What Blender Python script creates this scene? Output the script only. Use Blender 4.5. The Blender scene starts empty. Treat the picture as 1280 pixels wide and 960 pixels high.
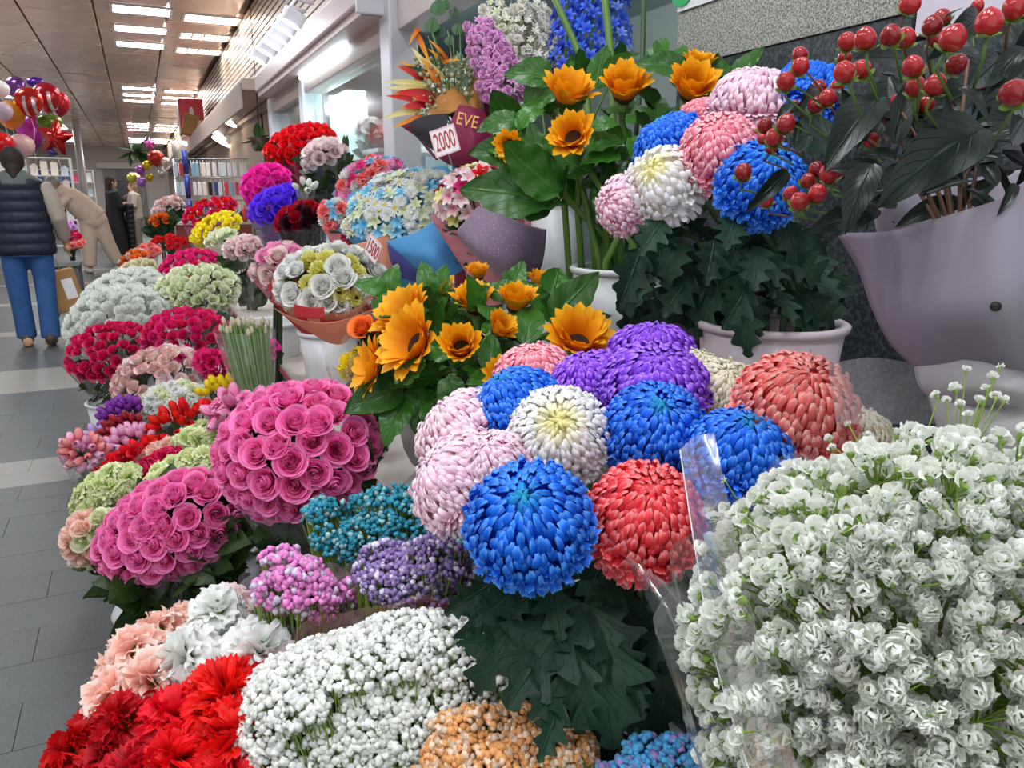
import bpy, bmesh, math, random
import numpy as np
from mathutils import Vector, Matrix, Quaternion

# ------------------------------------------------------------------ camera, world, exposure
scene = bpy.context.scene
COL = scene.collection
FPX, CAMH = 960.0, 1.28
PITCH = math.atan(235 / 960.0)
YAW = math.atan(470 * math.cos(PITCH) / 960.0)
FWD = Vector((math.sin(YAW) * math.cos(PITCH), math.cos(YAW) * math.cos(PITCH), -math.sin(PITCH)))
RIGHT = Vector((math.cos(YAW), -math.sin(YAW), 0))
UP = RIGHT.cross(FWD)
EYE = Vector((0, 0, CAMH))
cam_data = bpy.data.cameras.new('camera')
cam_data.sensor_width = 36.0
cam_data.lens = 36.0 * FPX / 1280.0
cam_data.clip_start = 0.02
cam_data.clip_end = 200
cam = bpy.data.objects.new('camera', cam_data)
COL.objects.link(cam)
rot = Matrix((RIGHT, UP, -FWD)).transposed()
cam.matrix_world = Matrix.Translation(EYE) @ rot.to_4x4()
scene.camera = cam

world = bpy.data.worlds.new('hall_ambient')
scene.world = world
world.use_nodes = True
world.node_tree.nodes['Background'].inputs[0].default_value = (0.93, 0.97, 1.0, 1)
world.node_tree.nodes['Background'].inputs[1].default_value = 0.8
vs = scene.view_settings
vs.view_transform = 'Standard'
vs.look = 'None'
vs.exposure = 0.56
vs.gamma = 1.0
vs.use_curve_mapping = False
scene.cycles.transparent_max_bounces = 24
LAMP_POWER = 22.0          # emission of the ceiling lamp diffusers


def D(px, py, d):
    """A place in the hall, surveyed from the photograph: pixel and distance along the view."""
    return EYE + (FWD + RIGHT * ((px - 640) / FPX) + UP * ((480 - py) / FPX)) * d


def PZ(px, py, z):
    r = FWD + RIGHT * ((px - 640) / FPX) + UP * ((480 - py) / FPX)
    return EYE + r * ((z - CAMH) / r.z)


def PX(px, py, x):
    r = FWD + RIGHT * ((px - 640) / FPX) + UP * ((480 - py) / FPX)
    return EYE + r * (x / r.x)


# ------------------------------------------------------------------ materials
def lin(h):
    if not isinstance(h, str):
        return tuple(h) + (1.0,) if len(h) == 3 else tuple(h)
    h = h.lstrip('#')
    c = [int(h[i:i + 2], 16) / 255.0 for i in (0, 2, 4)]
    return tuple((v / 12.92 if v <= 0.04045 else ((v + 0.055) / 1.055) ** 2.4) for v in c) + (1.0,)


class NT:
    def __init__(self, name):
        self.m = bpy.data.materials.new(name)
        self.m.use_nodes = True
        self.t = self.m.node_tree
        self.t.nodes.clear()
        self.out = self.n('ShaderNodeOutputMaterial')

    def n(self, kind, **kw):
        nd = self.t.nodes.new(kind)
        for k, v in kw.items():
            setattr(nd, k, v)
        return nd

    def l(self, a, b):
        self.t.links.new(a, b)

    def surf(self, s):
        self.l(s, self.out.inputs['Surface'])
        return self.m

    def mix(self, fac, a, b, mode='MIX'):
        nd = self.n('ShaderNodeMix', data_type='RGBA', blend_type=mode)
        for s, v in ((nd.inputs[0], fac), (nd.inputs[6], a), (nd.inputs[7], b)):
            if hasattr(v, 'is_linked'):
                self.l(v, s)
            elif isinstance(v, (int, float)):
                s.default_value = v
            else:
                s.default_value = lin(v)
        return nd.outputs[2]

    def ramp(self, fac, stops):
        nd = self.n('ShaderNodeValToRGB')
        e = nd.color_ramp.elements
        while len(e) < len(stops):
            e.new(0.5)
        for i, (p, c) in enumerate(stops):
            e[i].position = p
            e[i].color = lin(c)
        self.l(fac, nd.inputs[0])
        return nd.outputs[0]

    def noise(self, scale, detail=2.0, coord='Object', rough=0.5):
        tc = self.n('ShaderNodeTexCoord')
        nd = self.n('ShaderNodeTexNoise')
        nd.inputs['Scale'].default_value = scale
        nd.inputs['Detail'].default_value = detail
        nd.inputs['Roughness'].default_value = rough
        self.l(tc.outputs[coord], nd.inputs['Vector'])
        return nd.outputs['Fac']

    def bsdf(self, col, rough=0.5, metal=0.0, bump=None, bump_s=0.3, bump_d=0.002, spec=0.5, emit=None, emit_s=0.0):
        p = self.n('ShaderNodeBsdfPrincipled')
        if hasattr(col, 'is_linked'):
            self.l(col, p.inputs['Base Color'])
        else:
            p.inputs['Base Color'].default_value = lin(col)
        if hasattr(rough, 'is_linked'):
            self.l(rough, p.inputs['Roughness'])
        else:
            p.inputs['Roughness'].default_value = rough
        p.inputs['Metallic'].default_value = metal
        p.inputs['Specular IOR Level'].default_value = spec
        if bump is not None:
            b = self.n('ShaderNodeBump')
            b.inputs['Strength'].default_value = bump_s
            b.inputs['Distance'].default_value = bump_d
            self.l(bump, b.inputs['Height'])
            self.l(b.outputs[0], p.inputs['Normal'])
        if emit is not None:
            p.inputs['Emission Color'].default_value = lin(emit)
            p.inputs['Emission Strength'].default_value = emit_s
        return p


MATS = {}


def plain(name, col, rough=0.5, metal=0.0, var=0.08, scale=30.0, spec=0.5, bump_s=0.0, emit=None, emit_s=0.0):
    if name in MATS:
        return MATS[name]
    t = NT(name)
    f = t.noise(scale, 3.0)
    c = lin(col)
    dark = tuple(v * (1 - var) for v in c[:3])
    lite = tuple(min(1, v * (1 + var)) for v in c[:3])
    colr = t.mix(f, dark, lite)
    MATS[name] = t.surf(t.bsdf(colr, rough, metal, f if bump_s else None, bump_s, 0.003, spec, emit, emit_s).outputs[0])
    return MATS[name]


def petal_mat(name, base, tip, centre=None, cpos=0.25, rough=0.55, trans=0.22, rnd=0.12, edge=None, spec=0.35):
    """Petal: 'pc' attribute holds (along petal, random per petal, layer from centre to outside)."""
    if name in MATS:
        return MATS[name]
    t = NT(name)
    a = t.n('ShaderNodeAttribute', attribute_name='pc')
    sp = t.n('ShaderNodeSeparateColor')
    t.l(a.outputs['Color'], sp.inputs[0])
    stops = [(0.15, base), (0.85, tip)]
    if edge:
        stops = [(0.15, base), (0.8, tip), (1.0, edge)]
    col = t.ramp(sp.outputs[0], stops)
    if centre:
        mr = t.n('ShaderNodeMapRange')
        mr.inputs[1].default_value = cpos * 0.3
        mr.inputs[2].default_value = cpos
        mr.inputs[3].default_value = 1.0
        mr.inputs[4].default_value = 0.0
        t.l(sp.outputs[2], mr.inputs[0])
        col = t.mix(mr.outputs[0], col, centre)
    hsv = t.n('ShaderNodeHueSaturation')
    m2 = t.n('ShaderNodeMapRange')
    m2.inputs[3].default_value = 1 - rnd
    m2.inputs[4].default_value = 1 + rnd
    t.l(sp.outputs[1], m2.inputs[0])
    t.l(m2.outputs[0], hsv.inputs['Value'])
    oi = t.n('ShaderNodeObjectInfo')
    m3 = t.n('ShaderNodeMapRange')
    m3.inputs[3].default_value = 0.497
    m3.inputs[4].default_value = 0.503
    t.l(oi.outputs['Random'], m3.inputs[0])
    t.l(m3.outputs[0], hsv.inputs['Hue'])
    t.l(col, hsv.inputs['Color'])
    p = t.bsdf(hsv.outputs[0], rough, spec=spec)
    tr = t.n('ShaderNodeBsdfTranslucent')
    t.l(hsv.outputs[0], tr.inputs[0])
    mx = t.n('ShaderNodeMixShader')
    mx.inputs[0].default_value = trans
    t.l(p.outputs[0], mx.inputs[1])
    t.l(tr.outputs[0], mx.inputs[2])
    MATS[name] = t.surf(mx.outputs[0])
    return MATS[name]


def leaf_mat(name, dark, light, vein, rough=0.4, trans=0.12, spec=0.5):
    """Leaf: 'pc' holds (along, random, distance from midrib)."""
    if name in MATS:
        return MATS[name]
    t = NT(name)
    a = t.n('ShaderNodeAttribute', attribute_name='pc')
    sp = t.n('ShaderNodeSeparateColor')
    t.l(a.outputs['Color'], sp.inputs[0])
    f = t.noise(25.0, 3.0)
    oi = t.n('ShaderNodeObjectInfo')
    add = t.n('ShaderNodeMath', operation='ADD')
    add.inputs[1].default_value = -0.25
    t.l(f, add.inputs[0])
    add2 = t.n('ShaderNodeMath', operation='MULTIPLY_ADD', use_clamp=True)
    add2.inputs[1].default_value = 0.8
    t.l(oi.outputs['Random'], add2.inputs[0])
    t.l(add.outputs[0], add2.inputs[2])
    col = t.mix(add2.outputs[0], dark, light)
    # veins: midrib plus slanted side veins
    v1 = t.ramp(sp.outputs[2], [(0.0, (1, 1, 1)), (0.09, (0, 0, 0))])
    w = t.n('ShaderNodeMath', operation='MULTIPLY_ADD')
    w.inputs[1].default_value = -0.35
    t.l(sp.outputs[2], w.inputs[0])
    t.l(sp.outputs[0], w.inputs[2])
    w2 = t.n('ShaderNodeMath', operation='MULTIPLY')
    w2.inputs[1].default_value = 8.0
    t.l(w.outputs[0], w2.inputs[0])
    fr = t.n('ShaderNodeMath', operation='FRACT')
    t.l(w2.outputs[0], fr.inputs[0])
    v2 = t.ramp(fr.outputs[0], [(0.0, (.4, .4, .4)), (0.09, (0, 0, 0))])
    vv = t.mix(1.0, v1, v2, 'LIGHTEN')
    hv = t.mix(0.42, (0, 0, 0), vv)
    col = t.mix(hv, col, vein)
    bmp = t.n('ShaderNodeBump')
    bmp.inputs['Strength'].default_value = 0.6
    bmp.inputs['Distance'].default_value = 0.004
    inv = t.n('ShaderNodeInvert')
    t.l(vv, inv.inputs['Color'])
    t.l(inv.outputs[0], bmp.inputs['Height'])
    p = t.bsdf(col, rough, spec=spec)
    t.l(bmp.outputs[0], p.inputs['Normal'])
    tr = t.n('ShaderNodeBsdfTranslucent')
    t.l(col, tr.inputs[0])
    mx = t.n('ShaderNodeMixShader')
    mx.inputs[0].default_value = trans
    t.l(p.outputs[0], mx.inputs[1])
    t.l(tr.outputs[0], mx.inputs[2])
    MATS[name] = t.surf(mx.outputs[0])
    return MATS[name]


def film_mat(name, tint=(1, 1, 1), haze=0.06, gloss=0.10, print_col=None, crumple=0.5):
    if name in MATS:
        return MATS[name]
    t = NT(name)
    tr = t.n('ShaderNodeBsdfTransparent')
    tr.inputs[0].default_value = lin(tint)
    gl = t.n('ShaderNodeBsdfGlossy')
    gl.inputs['Roughness'].default_value = 0.12
    lw = t.n('ShaderNodeLayerWeight')
    lw.inputs[0].default_value = 0.5
    fr = t.n('ShaderNodeMath', operation='POWER')
    fr.inputs[1].default_value = 4.0
    t.l(lw.outputs['Facing'], fr.inputs[0])
    bm = t.n('ShaderNodeBump')
    bm.inputs['Strength'].default_value = crumple
    bm.inputs['Distance'].default_value = 0.02
    t.l(t.noise(9.0, 3.0), bm.inputs['Height'])
    t.l(bm.outputs[0], gl.inputs['Normal'])
    mu = t.n('ShaderNodeMath', operation='MULTIPLY_ADD', use_clamp=True)
    mu.inputs[1].default_value = 0.9
    mu.inputs[2].default_value = 0.04 + gloss * 0.5
    t.l(fr.outputs[0], mu.inputs[0])
    mx = t.n('ShaderNodeMixShader')
    t.l(mu.outputs[0], mx.inputs[0])
    t.l(tr.outputs[0], mx.inputs[1])
    t.l(gl.outputs[0], mx.inputs[2])
    df = t.n('ShaderNodeBsdfDiffuse')
    df.inputs[0].default_value = lin(print_col) if print_col else (0.9, 0.9, 0.92, 1)
    m2 = t.n('ShaderNodeMixShader')
    m2.inputs[0].default_value = haze
    t.l(mx.outputs[0], m2.inputs[1])
    t.l(df.outputs[0], m2.inputs[2])
    MATS[name] = t.surf(m2.outputs[0])
    return MATS[name]


def sheet_mat(name, col, trans=0.25, rough=0.65, dots=None):
    if name in MATS:
        return MATS[name]
    t = NT(name)
    f = t.noise(14.0, 4.0)
    c = lin(col)
    colr = t.mix(f, tuple(v * .9 for v in c[:3]), tuple(min(1, v * 1.08) for v in c[:3]))
    if dots:
        tc = t.n('ShaderNodeTexCoord')
        vo = t.n('ShaderNodeTexVoronoi')
        vo.inputs['Scale'].default_value = dots
        vo.inputs['Randomness'].default_value = 0.0
        t.l(tc.outputs['Object'], vo.inputs['Vector'])
        fd = t.ramp(vo.outputs['Distance'], [(0.10, (1, 1, 1)), (0.16, (0, 0, 0))])
        colr = t.mix(fd, colr, (.95, .95, .97))
    p = t.bsdf(colr, rough, bump=f, bump_s=0.25, bump_d=0.004)
    tr = t.n('ShaderNodeBsdfTranslucent')
    t.l(colr, tr.inputs[0])
    mx = t.n('ShaderNodeMixShader')
    mx.inputs[0].default_value = trans
    t.l(p.outputs[0], mx.inputs[1])
    t.l(tr.outputs[0], mx.inputs[2])
    MATS[name] = t.surf(mx.outputs[0])
    return MATS[name]


# ------------------------------------------------------------------ mesh collector
class MB:
    def __init__(self):
        self.v, self.f, self.c, self.mi, self.nv = [], [], [], [], 0

    def add(self, V, F, c=None, mi=0):
        V = np.asarray(V, float).reshape(-1, 3)
        off = self.nv
        self.v.append(V)
        self.f.extend([tuple(int(i) + off for i in q) for q in F])
        self.mi.extend([mi] * len(F))
        self.c.append(np.zeros((len(V), 3)) if c is None else np.broadcast_to(np.asarray(c, float), (len(V), 3)))
        self.nv += len(V)
        return self

    def grid(self, G, closed=False, c=None, mi=0):
        G = np.asarray(G, float)
        nu, nv = G.shape[:2]
        F = []
        for i in range(nu - 1):
            for j in range(nv if closed else nv - 1):
                k = (j + 1) % nv
                F.append((i * nv + j, (i + 1) * nv + j, (i + 1) * nv + k, i * nv + k))
        cc = None if c is None else (c.reshape(-1, 3) if isinstance(c, np.ndarray) and c.ndim == 3 else c)
        return self.add(G.reshape(-1, 3), F, cc, mi)

    def tube(self, pts, rad, seg=6, cap=True, c=None, mi=0):
        pts = [Vector(p) for p in pts]
        n = len(pts)
        rad = [rad] * n if isinstance(rad, (int, float)) else list(rad)
        rings = []
        prev = None
        for i in range(n):
            tg = (pts[min(i + 1, n - 1)] - pts[max(i - 1, 0)])
            tg = tg.normalized() if tg.length > 1e-9 else Vector((0, 0, 1))
            if prev is None:
                a = tg.orthogonal().normalized()
            else:
                a = prev - tg * prev.dot(tg)
                a = a.normalized() if a.length > 1e-6 else tg.orthogonal().normalized()
            prev = a
            b = tg.cross(a)
            rings.append([pts[i] + (a * math.cos(2 * math.pi * k / seg) + b * math.sin(2 * math.pi * k / seg)) * rad[i] for k in range(seg)])
        off = self.nv
        self.grid(np.array([[list(p) for p in r] for r in rings]), True, c, mi)
        if cap:
            self.f.append(tuple(off + k for k in range(seg)))
            self.f.append(tuple(off + (n - 1) * seg + k for k in reversed(range(seg))))
            self.mi += [mi, mi]
        return self

    def box(self, lo, hi, mi=0):
        x0, y0, z0 = lo
        x1, y1, z1 = hi
        V = [(x0, y0, z0), (x1, y0, z0), (x1, y1, z0), (x0, y1, z0), (x0, y0, z1), (x1, y0, z1), (x1, y1, z1), (x0, y1, z1)]
        return self.add(V, [(0, 3, 2, 1), (4, 5, 6, 7), (0, 1, 5, 4), (1, 2, 6, 5), (2, 3, 7, 6), (3, 0, 4, 7)], None, mi)

    def lathe(self, prof, seg=32, sx=1.0, sy=1.0, mi=0, flute=0.0, nfl=0):
        G = []
        for r, z in prof:
            ring = []
            for k in range(seg):
                a = 2 * math.pi * k / seg
                rr = r * (1 + (flute * math.cos(nfl * a) if nfl else 0))
                ring.append((rr * math.cos(a) * sx, rr * math.sin(a) * sy, z))
            G.append(ring)
        return self.grid(np.array(G), True, None, mi)

    def mesh(self, name, smooth=True, attr=True):
        me = bpy.data.meshes.new(name)
        V = np.concatenate(self.v) if self.v else np.zeros((0, 3))
        me.from_pydata(V.tolist(), [], self.f)
        if attr:
            a = me.attributes.new('pc', 'FLOAT_COLOR', 'POINT')
            C4 = np.ones((len(V), 4), np.float32)
            C4[:, :3] = np.concatenate(self.c)
            a.data.foreach_set('color', C4.ravel())
        if smooth:
            me.polygons.foreach_set('use_smooth', [True] * len(me.polygons))
        if any(self.mi):
            me.polygons.foreach_set('material_index', self.mi)
        me.update()
        return me


def link(name, me, mats=None, parent=None, loc=None, mw=None):
    """An object for a mesh; materials sit on the object so alike pieces can share the mesh."""
    o = bpy.data.objects.new(name, me)
    COL.objects.link(o)
    if mats is not None:
        mats = mats if isinstance(mats, (list, tuple)) else [mats]
        while len(me.materials) < len(mats):
            me.materials.append(None)
        for i, m in enumerate(mats):
            o.material_slots[i].link = 'OBJECT'
            o.material_slots[i].material = m
    if parent is not None:
        o.parent = parent
    if mw is not None:
        o.matrix_basis = mw
    elif loc is not None:
        o.location = loc
    return o


def build(mb, name, mats, parent=None, loc=None, smooth=True, mw=None):
    return link(name, mb.mesh(name, smooth), mats, parent, loc, mw)


def tag(o, label, cat, group=None):
    o['label'] = label
    o['category'] = cat
    if group:
        o['group'] = group
    return o


def thing(name, label, cat, loc=(0, 0, 0), group=None, rz=0.0):
    o = bpy.data.objects.new(name, None)
    o.empty_display_size = 0.05
    COL.objects.link(o)
    o.location = loc
    o.rotation_euler = (0, 0, rz)
    return tag(o, label, cat, group)


def structure(o):
    o['kind'] = 'structure'
    return o


def stuff(o):
    o['kind'] = 'stuff'
    return o


def aim(loc, normal, scale=1.0, spin=0.0, sc3=None):
    n = Vector(normal).normalized()
    q = n.to_track_quat('Z', 'Y')
    s = Vector(sc3) if sc3 else Vector((scale, scale, scale))
    return Matrix.Translation(Vector(loc)) @ q.to_matrix().to_4x4() @ Matrix.Rotation(spin, 4, 'Z') @ Matrix.Diagonal((s.x, s.y, s.z, 1))


def bevel_box(lo, hi, r=0.01, seg=2):
    bm = bmesh.new()
    bmesh.ops.create_cube(bm, size=1.0)
    c = [(a + b) / 2 for a, b in zip(lo, hi)]
    s = [abs(b - a) for a, b in zip(lo, hi)]
    for v in bm.verts:
        v.co = Vector((c[0] + v.co.x * s[0], c[1] + v.co.y * s[1], c[2] + v.co.z * s[2]))
    bmesh.ops.bevel(bm, geom=list(bm.edges), offset=r, segments=seg, affect='EDGES', profile=0.5)
    me = bpy.data.meshes.new('beveled_box')
    bm.to_mesh(me)
    bm.free()
    return me


def fib(n, zmin=-1.0, zmax=1.0, jit=0.0, rng=None):
    out = []
    for i in range(n):
        z = zmax - (zmax - zmin) * (i + 0.5) / n
        a = i * 2.399963
        if jit:
            a += rng.uniform(-jit, jit)
            z = max(-1, min(1, z + rng.uniform(-jit, jit) * 0.3))
        r = math.sqrt(max(0, 1 - z * z))
        out.append(Vector((r * math.cos(a), r * math.sin(a), z)))
    return out
# ------------------------------------------------------------------ bloom and leaf meshes (unit size, shared by all copies)
def strip(mb, C, S, N, w, cup, m, rnd, layer, ruffle=0.0, rng=None, serr=0.0, mi=0, rim=0.0):
    """A petal: midline C, side vectors S, normals N, half-widths w, cup; m vertices across."""
    k = len(C)
    G = np.zeros((k, m, 3))
    A = np.zeros((k, m, 3))
    ss = np.linspace(-1, 1, m)
    ph = rng.uniform(0, 6.28) if rng else 0
    for i in range(k):
        t = i / (k - 1)
        for j, s in enumerate(ss):
            p = C[i] + S[i] * (w[i] * s) + N[i] * (cup[i] * s * s)
            if ruffle:
                p = p + N[i] * (ruffle * t * t * math.sin(s * 7 + ph))
            if serr and i == k - 1:
                dv = C[i] - C[i - 1]
                p = p + dv * (serr * (1 if j % 2 else -1)) - dv * (0.35 * s * s)
            G[i, j] = p
            A[i, j] = (t + rim * s * s * t, rnd, layer)
    mb.grid(G, False, A, mi)


def sph(th, ph):
    er = np.array([math.sin(th) * math.cos(ph), math.sin(th) * math.sin(ph), math.cos(th)])
    et = np.array([math.cos(th) * math.cos(ph), math.cos(th) * math.sin(ph), -math.sin(th)])
    ep = np.array([-math.sin(ph), math.cos(ph), 0.0])
    return er, et, ep


def mum_ball(seed, n=760, thmax=2.3, k=6, m=4, w0=0.060, shaggy=0.0):
    rng = random.Random(seed)
    mb = MB()
    for i in range(n):
        f = (i + 0.5) / n
        th = math.acos(1 - f * (1 - math.cos(thmax))) + rng.uniform(-.05, .05)
        ph = i * 2.399963 + rng.uniform(-.06, .06) / max(.25, math.sin(th))
        jr = 1 + rng.uniform(-.075, .06) + (rng.uniform(0, .10) * shaggy)
        if th < 1.55:
            cu = 1.0 if th > .35 else .8
            dth = np.array([.36, .27, .17, .06, -.05, -.12])[:k] * cu
            rr = np.array([.50, .72, .90, .985, 1.0, .96])[:k] * jr
        else:
            q = min(1, (th - 1.55) / .6)
            dth = np.array([.05, .04, .02, .03 * q, .07 * q, .13 * q])[:k] - .1 * (1 - q) + rng.uniform(-.06, .06) * np.linspace(0, 1, k)
            rr = np.array([.42, .64, .84, .96, 1.0 + .03 * q, 1.01 + .07 * q])[:k] * jr
        if th < .5:
            rr = rr * (0.90 + .10 * th / .5)
        C, S, N = [], [], []
        tw = rng.uniform(-.55, .55)
        for a, r in zip(dth, rr):
            er, et, ep = sph(max(0.0, th + a) if th + a > 0 else 0.0, ph)
            if th + a < 0:
                er, et, ep = sph(-(th + a), ph + math.pi)
                ep = -ep
            C.append(er * r)
            S.append(ep * math.cos(tw) + er * math.sin(tw))
            N.append(er)
        ws = w0 * rng.uniform(.85, 1.15) * (0.75 if th < .35 else 1.0)
        w = np.array([.45, .75, .95, 1.0, .92, .45])[:k] * ws
        cup = np.array([-.02, -.03, -.045, -.055, -.05, -.03])[:k] * (.8 if th < 1.5 else -.6)
        strip(mb, C, S, N, w, cup, m, rng.random(), th / math.pi, rim=.3)
    G = []  # inner sphere added so gaps between petals look coloured instead of shaded
    for i in range(9):
        a = .02 + i / 8 * 2.5
        G.append([(.80 * math.sin(a) * math.cos(b * .3927), .80 * math.sin(a) * math.sin(b * .3927), .80 * math.cos(a)) for b in range(16)])
    A = np.zeros((9, 16, 3))
    A[:, :, 0], A[:, :, 1] = .3, .4
    A[:, :, 2] = (np.linspace(.02, 2.5, 9) / math.pi)[:, None]
    mb.grid(np.array(G), True, A)
    return mb.mesh('mum_bloom')


def rose(seed, n=26, nu=7, nv=5, openness=1.0):
    rng = random.Random(seed)
    mb = MB()
    for i in range(n):
        f = i / (n - 1)
        az = i * 2.399963 + rng.uniform(-.15, .15)
        R = 0.05 + 0.80 * f ** 0.95 * openness
        h = 1.12 - 0.30 * f + rng.uniform(-.04, .04)
        flare = (0.0 if f < .6 else 0.26 * (f - .6) / .4) * openness
        span = 1.25 if f < .4 else 1.0
        roll = rng.uniform(.35, .8) * (f > .62)
        G = np.zeros((nv, nu, 3))
        A = np.zeros((nv, nu, 3))
        rnd = rng.random()
        for a in range(nv):
            v = a / (nv - 1)
            for b in range(nu):
                u = -1 + 2 * b / (nu - 1)
                rad = R * (0.30 + 0.70 * math.sin(v * math.pi / 2) ** 0.8) + flare * v ** 3 + 0.035 * u
                rad *= 1 - 0.04 * abs(u) ** 2
                z = 1.18 * h * v - (0.16 * u * u + .05 * abs(u)) * v * v
                if roll and v > .7:
                    z -= roll * (v - .7) * 0.45 * (1 + .6 * abs(u))
                    rad += roll * (v - .7) * 0.28
                ang = az + u * span
                G[a, b] = (rad * math.cos(ang), rad * math.sin(ang), z - 0.1)
                A[a, b] = (v, rnd, f)
        mb.grid(G, False, A)
    return mb.mesh('rose_bloom')


def carnation(seed, n=56, m=9, spread=1.65, wd=1.0, ruf=.10, se=.16):
    rng = random.Random(seed)
    mb = MB()
    for i in range(n):
        f = (i + .5) / n
        th = math.acos(1 - f * (1 - math.cos(spread)))
        ph = i * 2.399963 + rng.uniform(-.2, .2)
        C, S, N = [], [], []
        R = rng.uniform(.82, 1.08)
        bend = rng.uniform(-.35, .35)
        tw = rng.uniform(-1.5, 1.5) if f < .6 else rng.uniform(-.7, .7)
        for j, (r, dt) in enumerate(((.18, 0), (.6, .02), (.88, .08 + bend * .4), (1.0, .2 + bend))):
            er, et, ep = sph(th + dt, ph)
            C.append(er * r * R)
            S.append(ep * math.cos(tw) + (-et) * math.sin(tw))
            N.append(er * .45 - et * .9)
        strip(mb, C, S, N, np.array([.05, .24, .40, .46]) * wd, np.array([0, .03, .05, .02]), m, rng.random(), f, ruf, rng, se, rim=.15)
    return mb.mesh('carnation_bloom')


def tulip(seed):
    rng = random.Random(seed)
    mb = MB()
    for i in range(6):
        az = i * math.pi / 3 + rng.uniform(-.1, .1)
        inner = i % 2
        C, S, N = [], [], []
        for v in (0, .2, .45, .7, .88, 1.0):
            r = (.12 + .42 * math.sin(math.pi * min(1, v * .9 + .08)) ** .8) * (0.86 if inner else 1) + (.06 if v == 1 else 0)
            er = np.array([math.cos(az), math.sin(az), 0])
            C.append(er * r * (1.0 if v < 1 else 1.15) + np.array([0, 0, v * 1.75]))
            S.append(np.array([-math.sin(az), math.cos(az), 0]))
            N.append(er)
        strip(mb, C, S, N, np.array([.12, .34, .42, .34, .17, .01]), np.array([-.03, -.12, -.16, -.12, -.05, 0]), 5, rng.random(), inner)
    return mb.mesh('tulip_bloom')


def star(seed, n=6, wid=.26, tilt=.6, ln=1.0, k=4, layers=1, disc=0.0):
    rng = random.Random(seed)
    mb = MB()
    for L in range(layers):
        for i in range(n):
            az = (i + L * .5) * 2 * math.pi / n + rng.uniform(-.1, .1)
            er = np.array([math.cos(az), math.sin(az), 0])
            ep = np.array([-math.sin(az), math.cos(az), 0])
            tl = tilt + L * .25 + rng.uniform(-.1, .1)
            C, N = [], []
            for q in range(k):
                v = q / (k - 1)
                a = tl * (1 - .5 * v)
                C.append(er * (v * ln * math.cos(a) + .03) + np.array([0, 0, v * ln * math.sin(a)]))
                N.append(np.array([0, 0, 1.0]) * math.cos(a) - er * math.sin(a))
            w = wid * np.sin(np.linspace(.25, 2.9, k)) ** .8
            strip(mb, C, [ep] * k, N, w, np.full(k, .05), 3, rng.random(), L)
    if disc:
        G = []
        for q in range(4):
            a = q / 3 * 1.4
            G.append([(disc * math.sin(1.5 - a) * math.cos(b * .785), disc * math.sin(1.5 - a) * math.sin(b * .785), disc * .6 * math.sin(a)) for b in range(8)])
        mb.grid(np.array(G), True, (0, .5, 0), 1)
    return mb.mesh('star_bloom')


def pom(seed, n=70, k=3, w0=.17):
    rng = random.Random(seed)
    mb = MB()
    for i in range(n):
        f = (i + .5) / n
        th = math.acos(1 - f * (1 - math.cos(1.9)))
        ph = i * 2.399963
        C, S, N = [], [], []
        R = rng.uniform(.9, 1.08)
        for a, r in ((.2, .35), (.08, .8), (-.02, 1.0)):
            er, et, ep = sph(max(.001, th + a), ph)
            C.append(er * r * R)
            S.append(ep)
            N.append(er)
        strip(mb, C, S, N, np.array([.5, 1, .55]) * w0, np.array([0, -.04, -.05]), 3, rng.random(), th / math.pi)
    return mb.mesh('pom_bloom')


def gyp_blossom(seed, n=32, low=False):
    """Baby's-breath blossom: a small ball of cupped, crumpled petals over a green calyx."""
    rng = random.Random(seed)
    mb = MB()
    for i in range(n):
        f = (i + .5) / n
        th = math.acos(1 - f * (1 - math.cos(1.75)))
        ph = i * 2.399963 + rng.uniform(-.4, .4)
        th = max(.02, th + rng.uniform(-.12, .12))
        C, S, N = [], [], []
        R = rng.uniform(.8, 1.1)
        tw = rng.uniform(-1.1, 1.1)
        for a, r in ((.25, .35), (.1, .85), (-.22, 1.0)) if not low else ((.2, .5), (-.2, 1.0)):
            er, et, ep = sph(max(.01, th + a), ph)
            C.append(er * r * R)
            S.append(ep * math.cos(tw) + et * math.sin(tw))
            N.append(er)
        if low:
            strip(mb, C, S, N, np.array([.45, .45]), np.array([-.08, -.15]), 3, rng.random(), f)
        else:
            strip(mb, C, S, N, np.array([.20, .34, .26]), np.array([-.05, -.14, -.14]), 4, rng.random(), f, .07, rng)
    G = [[(r * math.cos(b * 1.0472), r * math.sin(b * 1.0472), z) for b in range(6)] for r, z in ((.42, -.25), (.30, -.6), (.08, -.85))]
    mb.grid(np.array(G), True, (.3, .5, .5), 1)
    return mb.mesh('gyp_blossom')


def ball_arrays(seed, nl=3, ns=5):
    """Low blossom for masses too fine to pick apart: returns vertices and faces."""
    rng = random.Random(seed)
    V, F = [(0, 0, 1.0)], []
    for a in range(1, nl + 1):
        th = a / (nl + 1) * math.pi
        for b in range(ns):
            r = rng.uniform(.62, 1.25)
            ph = 2 * math.pi * (b + .5 * (a % 2)) / ns
            V.append((r * math.sin(th) * math.cos(ph), r * math.sin(th) * math.sin(ph), r * math.cos(th)))
    V.append((0, 0, -1.0))
    for b in range(ns):
        F.append((0, 1 + b, 1 + (b + 1) % ns))
    for a in range(nl - 1):
        for b in range(ns):
            p, q = 1 + a * ns + b, 1 + a * ns + (b + 1) % ns
            F.append((p, p + ns, q + ns, q))
    e = 1 + (nl - 1) * ns
    for b in range(ns):
        F.append((e + b, len(V) - 1, e + (b + 1) % ns))
    return np.array(V), F


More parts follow.
